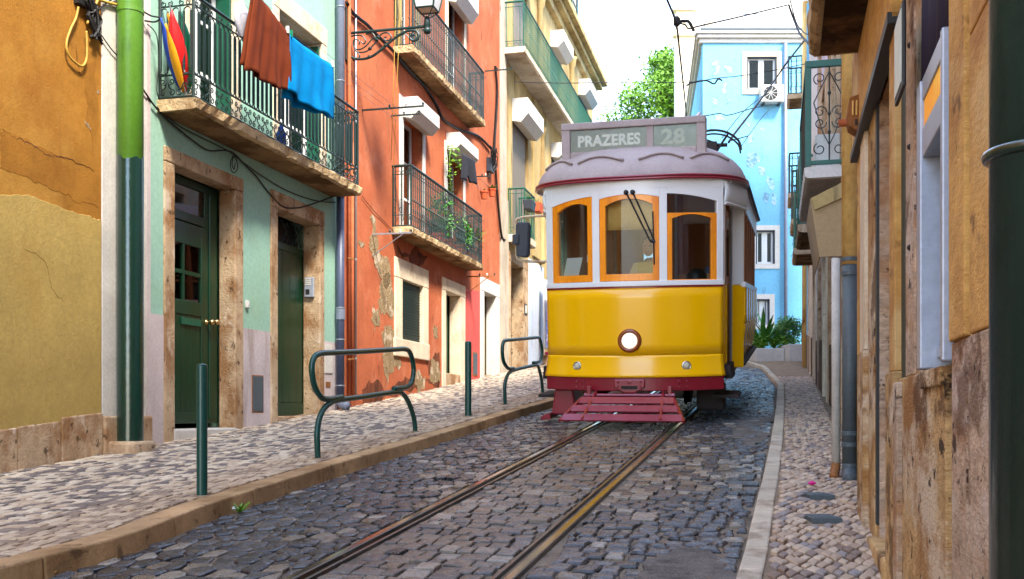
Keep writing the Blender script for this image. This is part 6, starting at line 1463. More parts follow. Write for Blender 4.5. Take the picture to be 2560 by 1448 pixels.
# cream house behind, with banded corner pier
CF = Fr(((1692-CX)/FPX*50, 50.0), (1, 0), 1); f = CF
H9 = empty('cream_house', Vector((10, 50, zg(10, 50))), 'pale cream house with banded corner pier behind the blue house', 'house')
house_wall(f, H9, m_white, 0, 8, 1.0, 25, [(1.9, 2.6, 11, 13, .3)], .8); B(f, -.04, f.sx(1735), -.2, .12, 1, 25, 'corner_pier', m_cream, H9)
for y0, y1 in ((20, 30), (80, 94)): B(f, -.2, f.sx(1740), -.2, .3, f.zy(1710, y1), f.zy(1710, y0), 'band_course', m_cream, H9, .03)
MB().lathe(f.w(f.sx(1722), .12, f.zy(1722, 48)), [(.32, 0), (.3, .05), (.0, .06)], 20, axis=(0, -1, 0)).build('roundel', m_white, H9)
# hillside and tree beyond
hm = MB().grid(lambda u, v: (-30+70*v, 47+60*u, 2.0+10*ss(0, .35, u)+1.2*math.sin(v*9)), 14, 14).build('hillside', m_leaf2, None); tag(hm, kind='structure')
def leafcloud(m, c, rad, n, size, rnd, squash=(1, 1, 1)):
    for _ in range(n):
        d = Vector((rnd.gauss(0, 1), rnd.gauss(0, 1), rnd.gauss(0, 1))).normalized(); p = c+Vector((d.x*squash[0], d.y*squash[1], d.z*squash[2]))*rad*rnd.random()**.4
        a = Vector((rnd.gauss(0, 1), rnd.gauss(0, 1), rnd.gauss(0, .6))).normalized(); b = a.orthogonal().normalized(); b = (b+Vector((0, 0, .3))).normalized(); s = size*rnd.uniform(.6, 1.3)
        k = len(m.v); m.v += [p, p+a*s*.5+b*s*.28, p+a*s, p+a*s*.5-b*s*.28]; m.f.append((k, k+1, k+2, k+3))
rt = random.Random(21); tb = Vector((9.3, 60.0, 11.2))
TT = empty('tree', tb, 'bushy sunlit green tree rising behind the tram and cream house', 'tree')
m = MB(); m.tube(crom([tb+Vector((0, 0, -1.5)), tb+Vector((.1, 0, 2)), tb+Vector((-.1, 0, 4.5)), tb+Vector((.1, 0, 7.5))], 4), [.4-.025*i for i in range(13)], 9)
cl = []
for i in range(96):
    a = rt.uniform(0, 2*math.pi); h = rt.uniform(2.6, 10.2); rmax = 3.5*math.sqrt(max(0, 1-((h-6.4)/4.2)**2)); rr_ = rmax*rt.uniform(.35, 1.0)**.6; c = tb+Vector((math.cos(a)*rr_, math.sin(a)*rr_, h)); cl.append(c)
    if i % 4 == 0: m.tube(crom([tb+Vector((0, 0, 3+h*.2)), (tb+c)/2+Vector((0, 0, 2.2)), c], 4), [.12, .11, .1, .09, .08, .07, .06, .05, .03], 6)
m.build('trunk', m_bark, TT, smooth=True)
m = MB()
for c in cl: leafcloud(m, c, rt.uniform(.8, 1.25), 420, .25, rt, (1, 1, .75))
m.build('crown', m_leaf, TT, recalc=False)
# ================================================================ street furniture
def bollard(px, py, ptop, wpx, label):
    g = on_ground(px, py, KH); k = FPX/g.y; r = wpx/k/2; h = (py-ptop)/k
    o = empty('bollard', g, label, 'bollard', 'green bollards along the left kerb')
    MB().lathe(g+Vector((0, 0, -.05)), [(r, 0), (r, h+.03), (r*.96, h+.04)], 20).build('post', m_bollard, o, smooth=False)
    MB().lathe(g+Vector((0, 0, h-.012)), [(r*.97, 0), (r*.9, .008), (r*.5, .016), (0, .02)], 20).build('cap', m_bollard, o, smooth=True)
    MB().lathe(g+Vector((0, 0, -.02)), [(r*1.9, 0), (r*1.7, .022), (r*1.02, .026)], 16).build('mortar_foot', m_soil, o)
    o.children[0].data.polygons.foreach_set('use_smooth', [len(p.vertices) == 4 for p in o.children[0].data.polygons])
bollard(505, 1240, 911, 27, 'dark green steel bollard nearest the camera on the left kerb')
bollard(1170.5, 1041, 854, 16.5, 'dark green steel bollard between the two cycle hoops')
def hoop(A, Bp, up, lo, wpx, label):
    a, b = on_ground(*A, KH), on_ground(*Bp, KH); fr = Fr((a.x, a.y), (b.x-a.x, b.y-a.y), 1); r = wpx/(FPX/((a.y+b.y)/2))/2
    o = empty('cycle_hoop', a, label, 'bike rack', 'tubular green cycle hoops on the left pavement')
    for nm, pts in (('upper_loop', up), ('leg_frame', lo)):
        P = [fr.w(s, 0, z) for s, z in (fr.pt(x, y) for x, y in pts)]; MB().tube(crom(P, 5), r, 12).build(nm, m_bollard, o, smooth=True)
    for q in (a, b): MB().lathe(q+Vector((0, 0, -.03)), [(r*2, 0), (r*1.8, .034), (r*1.05, .038)], 14).build('mortar_foot', m_soil, o)
hoop((795, 1147), (1038, 1080), [(855, 993), (838, 996), (822, 998), (804, 994), (788, 970), (781, 940), (780, 912), (787, 892), (802, 884), (830, 882), (900, 879), (985, 874), (1012, 873), (1024, 880), (1032, 905), (1034, 930), (1029, 955), (1018, 967), (1004, 970), (985, 972)],
     [(795, 1152), (793, 1110), (793, 1080), (798, 1048), (809, 1023), (824, 1009), (842, 1001), (900, 993), (960, 984), (992, 980), (1006, 984), (1020, 1003), (1032, 1035), (1037, 1060), (1038, 1086)], 13.5, 'large bent green cycle hoop nearest the camera by the mint house')
hoop((1263, 1012), (1356, 983), [(1284, 921), (1276, 922), (1268, 919), (1259, 904), (1256, 882), (1257, 862), (1262, 852), (1280, 850), (1320, 846), (1343, 844), (1349, 847), (1354, 866), (1355, 885), (1351, 900), (1346, 905), (1333, 907)],
     [(1263, 1016), (1262, 985), (1262, 962), (1267, 942), (1276, 930), (1290, 924), (1320, 917), (1340, 913), (1346, 918), (1353, 945), (1356, 970), (1357, 987)], 8.5, 'smaller bent green cycle hoop further up beside the tram')
# ================================================================ drainpipes on the left
f = LA
s = f.sx(326, .15); P = f.w(s, .15, 0); zt_ = f.zy(326, 397, .15); zb_ = zside(f, s, .15)
r = 63/(FPX/P.y)/2
gp = empty('drainpipe', Vector((P.x, P.y, zb_)), 'fat drainpipe painted light green above and glossy dark green below', 'drainpipe', 'drainpipes on the house fronts')
m = MB(); n = 48
for k in range(n):
    a = 2*math.pi*k/n; m.v.append(Vector((P.x+r*1.015*math.cos(a), P.y+r*1.015*math.sin(a), zb_+.08)))
for k in range(n):
    a = 2*math.pi*k/n; m.v.append(Vector((P.x+r*1.015*math.cos(a), P.y+r*1.015*math.sin(a), zt_+.018*math.sin(a*2+1)+.012*math.sin(a*5)+.006*math.sin(a*9+2))))
m.f = [(k, (k+1) % n, n+(k+1) % n, n+k) for k in range(n)]; m.build('lower_pipe', m_pipedark, gp, smooth=True)
MB().lathe((P.x, P.y, zb_), [(r, 0), (r, 9)], 26).build('upper_pipe', m_pipegreen, gp, smooth=True)
MB().lathe((P.x, P.y, f.zy(326, 34, .15)), [(r*1.05, 0), (r*1.05, .04)], 26).build('joint', m_pipegreen, gp)
m = MB(); cx_ = P.x; 
q = [on_ground(x, y, KH) for x, y in ((281, 1135), (300, 1152), (345, 1152), (374, 1136))]
B(f, s-.20, s+.17, -.02, .33, zb_-.2, zb_+.10, 'concrete_foot', m_stone, gp, .03)
for z in (f.zy(326, 30, .15), 6.5): B(f, s-.03, s+.03, 0, .08, z, z+.05, 'bracket', m_iron, gp)
f = LA; s = f.sx(851, .09); P = f.w(s, .09, 0); zb_ = zside(f, s, .09); r = 21/(FPX/P.y)/2
m_pipemix = M('dark_blue_grey_pipe', S(74, 82, 108), .42, .14, 3, .12, 40, [(S(190, 190, 196), 12, .71, .03, (1, 1, .2), .6)])
gp = empty('drainpipe', Vector((P.x, P.y, zb_)), 'blue grey drainpipe between the mint and terracotta houses with angled outlet', 'drainpipe', 'drainpipes on the house fronts')
MB().lathe((P.x, P.y, zS0), [(r, 0), (r, 7)], 16).build('upper_pipe', m_greypipe, gp, smooth=True)
MB().lathe((P.x, P.y, zb_+.12), [(r*.96, 0), (r*.96, zS0-zb_-.12)], 16).build('lower_pipe', m_pipemix, gp, smooth=True)
for y in (772, 800, 851, 966, 205, 318, 20): collar(gp, P, f.zy(851, y, .09), r, m_greypipe if y in (800,) else m_steel, .16 if y == 800 else .02)
MB().tube(crom([P+Vector((0, 0, zb_+.16)), P+Vector((.005, -.01, zb_+.1)), P+Vector((.06, -.06, zb_+.065)), P+Vector((.12, -.1, zb_+.055))], 4), r*1.05, 14).build('shoe', m_greypipe, gp, smooth=True)
for px, o, w_, mt, lab, zt_ in ((873, .05, 9, m_terra, 'thin drainpipe painted terracotta beside the blue grey one', 9), (881, .05, 8, m_terra, 'second slim terracotta painted pipe on the house corner', 5.2), (889.5, .03, 5, m_steel, 'slim grey conduit on the terracotta wall', 9)):
    s = f.sx(px, o); P = f.w(s, o, 0); zb_ = zside(f, s, o); r = w_/(FPX/P.y)/2
    o_ = pipe_thing('conduit', lab, P, zb_+.1, zt_, r, mt, 'pipe', 10, 'slim pipes on the terracotta corner')
    for z in (zb_+.7, zb_+2.2, zb_+3.6): collar(o_, P, z, r, m_rust if mt is m_terra else m_steel, .03, 'clip')
# ================================================================ wall lantern on a scrolled bracket
q = LB.w(LB.sx(872), 0, 0); LF = Fr((q.x, q.y), (LB.n.x, LB.n.y), -1)
def lp(px, py): s, z = LF.pt(px, py); return LF.w(s, 0, z)
L0 = lp(866, 90); SL = empty('wall_lantern', L0, 'green street lantern on a scrolled iron wall bracket', 'street lamp')
br = MB(); br.tube([lp(864, 84), lp(1068, 66)], .022, 8)
br.tube(crom([lp(x, y) for x, y in ((870, 138), (888, 147), (912, 147), (932, 140), (950, 127), (966, 113), (985, 97), (1005, 84), (1022, 77), (1040, 78), (1047, 88), (1042, 99), (1033, 102), (1026, 96), (1029, 88), (1036, 88))], 4), .02, 7)
for pts in (((866, 96), (885, 89), (905, 90), (914, 102), (909, 110), (903, 104)), ((884, 102), (890, 98), (899, 104), (897, 112)), ((884, 102), (884, 115), (892, 124), (905, 122), (916, 114), (925, 104), (932, 95)), ((886, 124), (896, 131), (912, 130), (922, 125), (934, 112), (942, 104)), ((893, 130), (899, 138), (898, 145)),
            ((950, 90), (956, 84), (968, 82), (978, 90), (975, 99), (966, 102), (961, 96), (966, 92)), ((915, 86), (928, 82), (936, 90), (935, 98)), ((1003, 88), (1010, 83), (1018, 90), (1024, 97))):
    br.tube(crom([lp(x, y) for x, y in pts], 4), .011, 6)
for px, py in ((942, 100), (945, 94), (938, 97), (964, 114), (925, 122), (885, 148), (923, 143)): br.lathe(lp(px, py)+Vector((0, 0, -.025)), [(.01, 0), (.03, .02), (.03, .035), (.008, .055)], 8)
br.build('bracket', m_iron, SL); B(LB, LB.sx(862), LB.sx(870), .0, .03, lp(868, 160).z, lp(868, 30).z, 'wall_plate', m_iron, SL, .01)
e = lp(1068, 66)
MB().lathe(e+Vector((0, 0, -.12)), [(.01, 0), (.05, .02), (.06, .07), (.035, .1), (.055, .12), (.05, .2), (.03, .26)], 14).build('socket', m_iron, SL, smooth=True)
zb0 = e.z+.24; hb, ht, hh = .135, .225, .5
fr_ = MB(); pn = []
ux, uy = LB.n, LB.s
cn = [(-1, -1), (1, -1), (1, 1), (-1, 1)]
def lc(c, h, z): return e+ux*c[0]*h+uy*c[1]*h+Vector((0, 0, z-e.z))
for i in range(4):
    a, b = cn[i], cn[(i+1) % 4]; fr_.tube([lc(a, hb, zb0), lc(a, ht, zb0+hh)], .014, 6); fr_.tube([lc(a, hb, zb0), lc(b, hb, zb0)], .014, 6); fr_.tube([lc(a, ht, zb0+hh), lc(b, ht, zb0+hh)], .018, 6)
    fr_.tube([lc(a, hb, zb0), e+Vector((0, 0, .1))], .008, 5)
    MB().quad(lc(a, hb-.004, zb0+.01), lc(b, hb-.004, zb0+.01), lc(b, ht-.004, zb0+hh-.01), lc(a, ht-.004, zb0+hh-.01)).build('pane', m_lampglass, SL, solid=.004)
fr_.build('lantern_frame', m_iron, SL)
MB().lathe(e+Vector((0, 0, zb0+hh-e.z)), [(ht*1.35, 0), (ht*1.1, .05), (ht*.5, .2), (.06, .26), (.05, .32), (0, .36)], 4, xa=(ux+uy).normalized()).build('lantern_roof', m_iron, SL)
MB().quad(*[lc(c, hb-.01, zb0+.006) for c in cn]).build('base_pane', m_stonel, SL, solid=.006)
# ================================================================ washing on the mint balcony
f = LA
def cloth(name, c4, o, mat, label, folds, amp, back, cat, nu=36, nv=20, hem=None, seed=1):
    """towel folded over a line: c4 = pixel corners TL,TR,BR,BL of the street side; back = lower edge of the far layer as fraction"""
    W = [f.pt(x, y, o) for x, y in c4]; r_ = random.Random(seed); ph = [r_.uniform(0, 6) for _ in range(4)]
    def pos(u, v, lay):
        a = [W[0][i]+(W[1][i]-W[0][i])*u for i in (0, 1)]; b = [W[3][i]+(W[2][i]-W[3][i])*u for i in (0, 1)]
        s, z = a[0]+(b[0]-a[0])*v, a[1]+(b[1]-a[1])*v
        z += (.02*math.sin(u*7+ph[0])+.012*math.sin(u*17+ph[1]))*v-.02*math.sin(math.pi*u)*(1-v)
        w_ = amp*(.25+.75*v)*(math.sin(u*folds+ph[1]+1.2*math.sin(v*2+ph[3]))+.5*math.sin(u*folds*2.3+ph[2]+v*2)+1.6*mnoise.noise((u*5, v*2.2, seed*3.0)))
        return f.w(s, o+lay*(.012+.02*v)+w_, z)
    top = MB(); 
    def fn(u, v):
        if v < .5: return pos(u, 1-v*2, 1)
        return pos(u, (v-.5)*2*back(u), -1)
    top.grid(fn, nu, nv*2)
    ob = top.build(name, mat, None, smooth=True, solid=.008, org=pos(.5, 0, 0))
    return tag(ob, label, cat)
cloth('towel', [(634, -40), (719, 76), (719, 234), (607, 178)], .72, m_towelbr, 'brown terry towel folded over the line on the mint balcony', 15, .02, lambda u: .93+.05*u, 'towel')
cloth('towel', [(720, 80), (830, 160), (832, 300), (712, 232)], .72, m_towelbl, 'turquoise blue towel folded over the line on the mint balcony', 11, .022, lambda u: 1.13-.16*u, 'towel', seed=4)
for k, o in enumerate((.60, .72, .84)):
    A = f.w(f.sx(380, o), o, f.pt(628, -46, .72)[1]+.0); s1_, z1_ = f.pt(905, 214, .72)
    pts = [f.w(f.sx(460, .72)+(s1_-f.sx(460, .72))*t, o, f.pt(628, -46, .72)[1]*(1-t)+z1_*t+.0) for t in (0, .5, 1)]
    # the line runs level just above the towels
    zl = f.pt(719, 76, .72)[1]
    pts = [f.w(sb0-.2, o, zl+.02), f.w((sb0+sb1)/2, o, zl-.006), f.w(sb1+1.1, o, zl+.02)]
    tag(smooth_tube(pts, .003, 4).build('clothes_line', m_steel, None, org=pts[0]), ('inner', 'middle', 'outer')[k]+' wire clothes line stretched along the mint balcony', 'clothes line', 'clothes lines')
for px, py, mt, lab in ((718, 72, m_white, 'white clothes peg on the corner of the brown towel'), (727, 82, m_grn_n, 'green clothes peg on the turquoise towel'), (831, 158, m_white, 'white clothes peg at the far end of the turquoise towel')):
    s, z = f.pt(px, py, .74); pg = MB().box(f, s-.008, s+.004, .725, .76, z-.05, z+.03).box(f, s+.006, s+.016, .725, .76, z-.05, z+.03).build('clothes_peg', mt, None, org=f.w(s, .74, z)); tag(pg, lab, 'peg', 'clothes pegs')
# iron arm that carries the lines, on the terracotta wall
def arm(fr, px, py, L_, lab, mat=m_iron, strut=True, n=3):
    s, z = fr.pt(px, py); o = empty('line_bracket', fr.w(s, 0, z), lab, 'bracket', 'clothes line brackets')
    B(fr, s-.012, s+.012, 0, L_, z-.012, z+.012, 'arm', mat, o)
    if strut: MB().tube([fr.w(s, 0, z-.35), fr.w(s, L_*.8, z-.01)], .009, 5).build('strut', mat, o)
    for i in range(n): MB().lathe(fr.w(s, L_*(.45+.27*i), z+.012), [(.014, 0), (.014, .02), (.02, .03), (.008, .05)], 8).build('insulator', m_white if i % 2 else m_iron, o)
arm(LB, 905, 276, 1.0, 'iron clothes line bracket beside the mint balcony end', strut=False)
arm(LB, 978, 290, .5, 'short iron bracket under the lantern by the white blind box', strut=False); arm(LB, 930, 586, .66, 'pale iron clothes line bracket under the lower terracotta balcony', m_steel); arm(LB, 1168, 692, .6, 'rusty clothes line bracket over the white door frame', m_rust); arm(LB, 1190, 442, .3, 'short iron bracket holding the hanging flower pots', strut=False); arm(LB, 1213, 178, .62, 'long iron bracket at the upper terracotta balcony end', strut=False)
# folded umbrellas and a bag tied to the railing
ub = f.w(sb0+.16, .22, zS1)
UM = empty('umbrella', ub, 'folded rainbow striped umbrella leaning in the balcony corner', 'umbrella')
def lobe(a, b, r0, r1, mt, nm='panel'):
    n = 10; pts = [a+(b-a)*i/n for i in range(n+1)]; rr = [.012+(r0*math.sin(math.pi*min(1, i/n*1.15))**.7+r1*i/n)*.9 if i < n else .012 for i in range(n+1)]
    MB().tube(pts, rr, 9).build(nm, mt, UM, smooth=True)
def up(px, py, o): s, z = f.pt(px, py, o); return f.w(s, o, z)
lobe(up(462, 232, .2), up(428, 24, .25), .075, .02, m_red); lobe(up(458, 230, .25), up(414, 60, .3), .035, .0, m_yel_n); lobe(up(452, 225, .2), up(402, 45, .22), .05, .0, m_blue_n); lobe(up(456, 228, .16), up(420, 34, .2), .055, .0, m_yel_n)
MB().tube([up(464, 236, .22), up(424, 10, .25)], .008, 6).build('shaft', m_steel, UM)
UM2 = empty('umbrella', f.w(sb0+.3, .18, zS1), 'folded green umbrella standing beside the rainbow one', 'umbrella'); UM = UM2
lobe(up(470, 232, .12), up(452, 30, .2), .085, .02, m_grn_n); MB().tube([up(470, 236, .12), up(450, 14, .2)], .008, 6).build('shaft', m_steel, UM)
r_ = random.Random(8); s, z = f.pt(604, 52, fo+.06)
m = MB(); m.grid(lambda u, v: f.w(s+(.03+.085*math.sin(math.pi*v)**.8)*math.cos(2*math.pi*u)*(1+.2*math.sin(5*2*math.pi*u+v*6)), fo+.06+(.02+.05*math.sin(math.pi*v))*math.sin(2*math.pi*u), z+.22-.40*v), 24, 10); tag(m.build('plastic_bag', m_plastic, None, smooth=True, org=f.w(s, fo+.06, z-.18)), 'grey plastic bag tied to the mint balcony railing', 'bag')
s, z = f.pt(703, 340, .3); o = empty('water_bottle', f.w(s, .3, zS1), 'blue plastic bottle standing on the mint balcony floor', 'bottle'); MB().lathe(f.w(s, .3, zS1), [(.06, 0), (.06, .2), (.03, .26), (.02, .3)], 12).build('body', m_blue_n, o, smooth=True); MB().lathe(f.w(s, .3, zS1+.3), [(.022, 0), (.022, .03)], 10).build('cap', m_white, o)
# ================================================================ cables on the left fronts
cable(LA, [(300, 146, .04), (345, 205, .04), (392, 272, .03), (440, 318, .03), (480, 350, .03), (520, 376, .03), (560, 376, .035), (585, 384, .04), (610, 410, .03), (640, 440, .02), (672, 482, .02), (706, 516, .03), (740, 520, .03), (775, 512, .03), (832, 492, .03)], .010, m_black, 'black cable sagging under the mint balcony across both door lintels')
cable(LA, [(392, 268, .03), (450, 316, .03), (520, 352, .03), (575, 380, .035), (600, 400, .03), (655, 440, .02), (720, 478, .02), (790, 502, .02), (838, 506, .03)], .007, m_black, 'thinner black cable running just below the mint balcony slab')
cable(LA, [(584, 388, .05), (576, 405, .05), (578, 425, .05), (586, 432, .05), (594, 420, .05), (590, 398, .05), (584, 392, .05), (580, 410, .05), (585, 424, .05), (588, 408, .05)], .006, m_black, 'small coil of spare cable hanging below the mint balcony')
cable(LA, [(368, 60, .05), (392, 90, .1), (396, 160, .1), (392, 225, .1), (400, 250, .1)], .006, m_black, 'loose wire dropping beside the left end of the mint balcony')
cable(LA, [(360, 30, .06), (378, 40, .1), (400, 45, .14), (388, 55, .1), (362, 52, .06)], .009, m_black, 'tangle of wires joining the fat green drainpipe top')
cable(LB, [(866, 5, .04), (880, 30, .04), (900, 48, .04), (918, 62, .04), (935, 80, .04), (960, 105, .05), (985, 130, .05), (1020, 175, .04), (1060, 215, .03), (1090, 260, .03), (1110, 300, .03), (1150, 325, .03), (1195, 340, .03), (1228, 372, .05)], .028, m_black, 'thick black cable bundle slanting across the terracotta front')
cable(LB, [(1238, 165, .05), (1243, 230, .05), (1240, 300, .05), (1236, 372, .05), (1240, 440, .05), (1246, 520, .05), (1254, 590, .05), (1262, 600, .05)], .03, m_black, 'thick black cable hanging down the corner of the yellow house')
cable(LB, [(989, -10, .3), (988, 60, .36), (984, 200, .36), (980, 330, .3), (978, 400, .2)], .006, m_cabley, 'yellow cord hanging from the upper terracotta balcony'); cable(LB, [(1001, 0, .36), (998, 80, .38), (993, 200, .38), (984, 420, .2)], .005, m_cabley, 'second thin yellow cord beside the first')
cable(LB, [(905, 490, .02), (935, 528, .02), (980, 575, .02), (990, 600, .1)], .005, m_black, 'thin wire stretched from the drainpipe to the terracotta balcony')
s, z = LB.pt(1228, 392, .08); jb2 = empty('junction_box', LB.w(s, .05, z), 'grey junction box under a tangle of cables on the terracotta wall', 'junction box'); B(LB, s-.14, s+.14, .0, .12, z-.36, z-.04, 'case', m_mirror, jb2, .01)
m = MB(); r_ = random.Random(3)
for i in range(26): m.tube(crom([LB.w(s+r_.uniform(-.2, .2), .08+r_.uniform(0, .1), z+r_.uniform(0, .25)), LB.w(s+r_.uniform(-.2, .2), .1+r_.uniform(0, .1), z+r_.uniform(-.2, .1)), LB.w(s+r_.uniform(-.1, .1), .1, z-.35)], 4), .008, 4)
m.build('cable_tangle', m_black, jb2)
# overhead wires
def wire(pts, r, lab, mat=m_black, k=5):
    P = [at_depth(x, y, Y) for x, y, Y in pts]; tag(smooth_tube(P, r, 5, k).build('overhead_wire', mat, None, org=P[0]), lab, 'wire', 'overhead wires')
wire([(1652, -40, 13), (1668, 0, 13.4), (1690, 58, 14.3), (1699, 130, 16), (1709, 220, 19), (1717, 300, 23)], .016, 'tram contact wire running up the street above the tram')
wire([(1690, 58, 14.3), (1712, 62, 14.8), (1722, 72, 15), (1745, 66, 15.5), (1850, 42, 17.5), (1972, 12, 20)], .013, 'span wire pulling from the contact wire to the upper right')
wire([(1285, 205, 25), (1400, 208, 25), (1500, 207, 25), (1600, 205, 25), (1720, 206, 25), (1790, 196, 25), (1858, 189, 25), (1945, 174, 26), (2012, 160, 24)], .011, 'long thin span wire crossing the street in front of the blue house')
wire([(1716, 215, 24), (1730, 207, 24), (1765, 202, 24), (1785, 210, 24), (1795, 198, 24), (1806, 202, 24)], .02, 'short bent wire hanger beside the blue house')
wire([(1688, 298, 22), (1760, 290, 23), (1800, 284, 24), (1822, 288, 24), (1885, 270, 26), (1930, 262, 29)], .012, 'wire from the trolley pole to the air conditioner')
wire([(1822, 356, 18), (1840, 330, 19), (1885, 272, 22), (1920, 225, 24), (1965, 160, 26), (2012, 100, 22)], .022, 'thick cable slanting up past the air conditioner')
wire([(1805, 345, 19), (1860, 278, 23), (1900, 245, 27), (1945, 205, 30)], .009, 'thin cable slanting behind the thick one on the blue house'); wire([(1850, 370, 22), (1900, 300, 26), (1930, 268, 30)], .009, 'thin lowest cable below the air conditioner')
wire([(1822, 353, 18), (1845, 347, 20), (1870, 340, 24)], .012, 'short stay wire beside the current collector')
wire([(1972, 12, 20), (1985, 50, 20), (2000, 85, 19), (2022, 110, 17)], .02, 'looped cable bundle on the right houses', k=6)
wire([(1975, 0, 20), (1990, 55, 20), (2008, 80, 19), (2030, 90, 17)], .012, 'second looped cable on the right houses')
for px, py, Y in ((1692, 56, 14.3), (1972, 10, 20), (1855, 189, 25), (1945, 174, 26), (1790, 197, 24)):
    c = at_depth(px, py, Y); MB().lathe(c+Vector((-.09, 0, 0)), [(.02, 0), (.05, .04), (.05, .12), (.02, .18)], 10, axis=(1, 0, 0))
P = at_depth(1692, 54, 14.3); ea = empty('wire_ear', P, 'black clamp joining the span wire to the contact wire', 'clamp'); MB().lathe(P+Vector((0, 0, -.07)), [(.02, 0), (.05, .03), (.05, .11), (.02, .14)], 10).build('body', m_black, ea); MB().tube(crom([P+Vector((.03, 0, 0)), P+Vector((.16, .02, .01)), P+Vector((.22, .03, -.08)), P+Vector((.24, .03, -.12))], 4), .022, 7).build('hook', m_black, ea)
# ================================================================ plants, pots, odds and ends
def blades(m, base, n, L_, w_, rnd, up_=.6, droop=.5):
    for _ in range(n):
        a = rnd.uniform(0, 2*math.pi); d = Vector((math.cos(a), math.sin(a), 0)); l = L_*rnd.uniform(.6, 1.1); e = rnd.uniform(up_*.6, up_*1.5); sd = Vector((-d.y, d.x, 0)); k = len(m.v); pr = []
        for i in range(5):
            t = i/4; p = base+d*l*t*(1-.25*t)+Vector((0, 0, l*(e*t-droop*t*t))); ww = w_*math.sin(math.pi*(.12+.86*t))
            m.v += [p-sd*ww, p+sd*ww+Vector((0, 0, .004))]
        for i in range(4): m.f.append((k+2*i, k+2*i+1, k+2*i+3, k+2*i+2))
def pot(fr, s, o, z, r, h, mat, par, nm='pot'): MB().lathe(fr.w(s, o, z), [(r*.7, 0), (r*.95, h*.8), (r*1.08, h*.82), (r*1.08, h), (r*.9, h), (r*.85, h*.85)], 14).build(nm, mat, par, smooth=False)
rp2 = random.Random(77); f = LB
for px, lab, kind in ((1180, 'bright green spiky palm in a red pot on the lower terracotta balcony', 'palm'), (1150, 'leafy dark plant in the middle of the lower terracotta balcony', 'bush'), (1098, 'dense dark shrub behind the railing of the lower terracotta balcony', 'bush2'), (1126, 'climbing vine trained up the lower terracotta balcony window', 'vine')):
    s = f.sx(px, .2); P = f.w(s, .2, zl1); o = empty('potted_plant', P, lab, 'plant', 'plants on the terracotta balcony'); pot(f, s, .18, zl1, .13, .22, m_terrapot, o)
    m = MB()
    if kind == 'palm':
        for c in range(3): blades(m, f.w(s, .2, zl1+.3+.08*c), 16, .46, .016, rp2, .9, .55)
        m.tube([f.w(s, .18, zl1+.15), f.w(s, .2, zl1+.5)], .015, 5); mt = m_leaf
    elif kind == 'vine':
        pts = [f.w(s, .2, zl1+.2), f.w(s+.05, .22, zl1+.9), f.w(s-.05, .2, zl1+1.5), f.w(s+.05, .2, zl1+2.0), f.w(s+.5, .25, zl1+1.7), f.w(s+.9, .3, zl1+1.9)]; m.tube(crom(pts, 5), .008, 5); mt = m_leaf
        for q in crom(pts, 5)[3:]: leafcloud(m, q, .09, 8, .075, rp2)
    else:
        for c in range(5): leafcloud(m, f.w(s+rp2.uniform(-.25, .25), .2+rp2.uniform(-.05, .08), zl1+rp2.uniform(.3, .75 if kind == 'bush' else .95)), .2, 130, .07, rp2, (1, .6, 1))
        m.tube([f.w(s, .18, zl1+.1), f.w(s, .2, zl1+.5)], .015, 5); mt = m_leaf2
    m.build('foliage', mt, o, recalc=False)
for px, py, lab, full in ((1210, 488, 'left of two small terracotta pots hung on the corner of the terracotta house', 0), (1230, 482, 'right hanging terracotta pot with a green succulent', 1)):
    o_ = .45; s, z = f.pt(px, py, o_); o = empty('hanging_pot', f.w(s, o_, z-.08), lab, 'flower pot', 'hanging pots on the terracotta corner'); pot(f, s, o_, z-.08, .085, .16, m_terrapot, o); MB().tube([f.w(s, o_, z+.06), f.w(s, .2, z+.3), f.w(s, .0, z+.32)], .005, 4).build('hanger', m_iron, o)
    m = MB(); blades(m, f.w(s, o_, z+.06), 26 if full else 8, .17 if full else .08, .016, rp2, 1.0, .5); m.build('foliage', m_leaf2 if full else m_leaf, o, recalc=False)
# black shorts on the line
o_ = .55; c4 = [f.pt(x, y, o_) for x, y in ((1156, 384), (1186, 400), (1191, 462), (1152, 448))]
m = MB(); m.grid(lambda u, v: (lambda a, b: f.w(a[0]+(b[0]-a[0])*v, o_+.03*math.sin(u*9)*v, a[1]+(b[1]-a[1])*v+(.10*v if abs(u-.5) < .06 else 0)))([c4[0][i]+(c4[1][i]-c4[0][i])*u for i in (0, 1)], [c4[3][i]+(c4[2][i]-c4[3][i])*u for i in (0, 1)]), 18, 10)
tag(m.build('shorts', m_blackcloth, None, smooth=True, solid=.02, org=f.w(c4[0][0], o_, c4[0][1])), 'black shorts pegged out above the lower terracotta balcony', 'clothing')
# window boxes on the yellow house's lower balcony rail
for px, py, mt, lab, wd in ((1330, 512, m_potdark, 'dark plastic window box hung on the small green balcony', .5), (1352, 518, m_terrapot, 'red window box hung beyond the dark one', .42)):
    o_ = .5; s, z = f.pt(px-12, py, o_); o = empty('window_box', f.w(s, o_, z-.1), lab, 'planter', 'window boxes on the yellow house'); m = MB().prism(f, [(o_-.08, z-.1), (o_+.08, z-.1), (o_+.12, z+.13), (o_-.12, z+.13)], s, s+wd, 'oz'); m.build('trough', mt, o, bevel=.01); m = MB(); blades(m, f.w(s+.2, o_, z+.12), 9, .2, .012, rp2, 1, .5); m.build('foliage', m_leaf2, o, recalc=False)
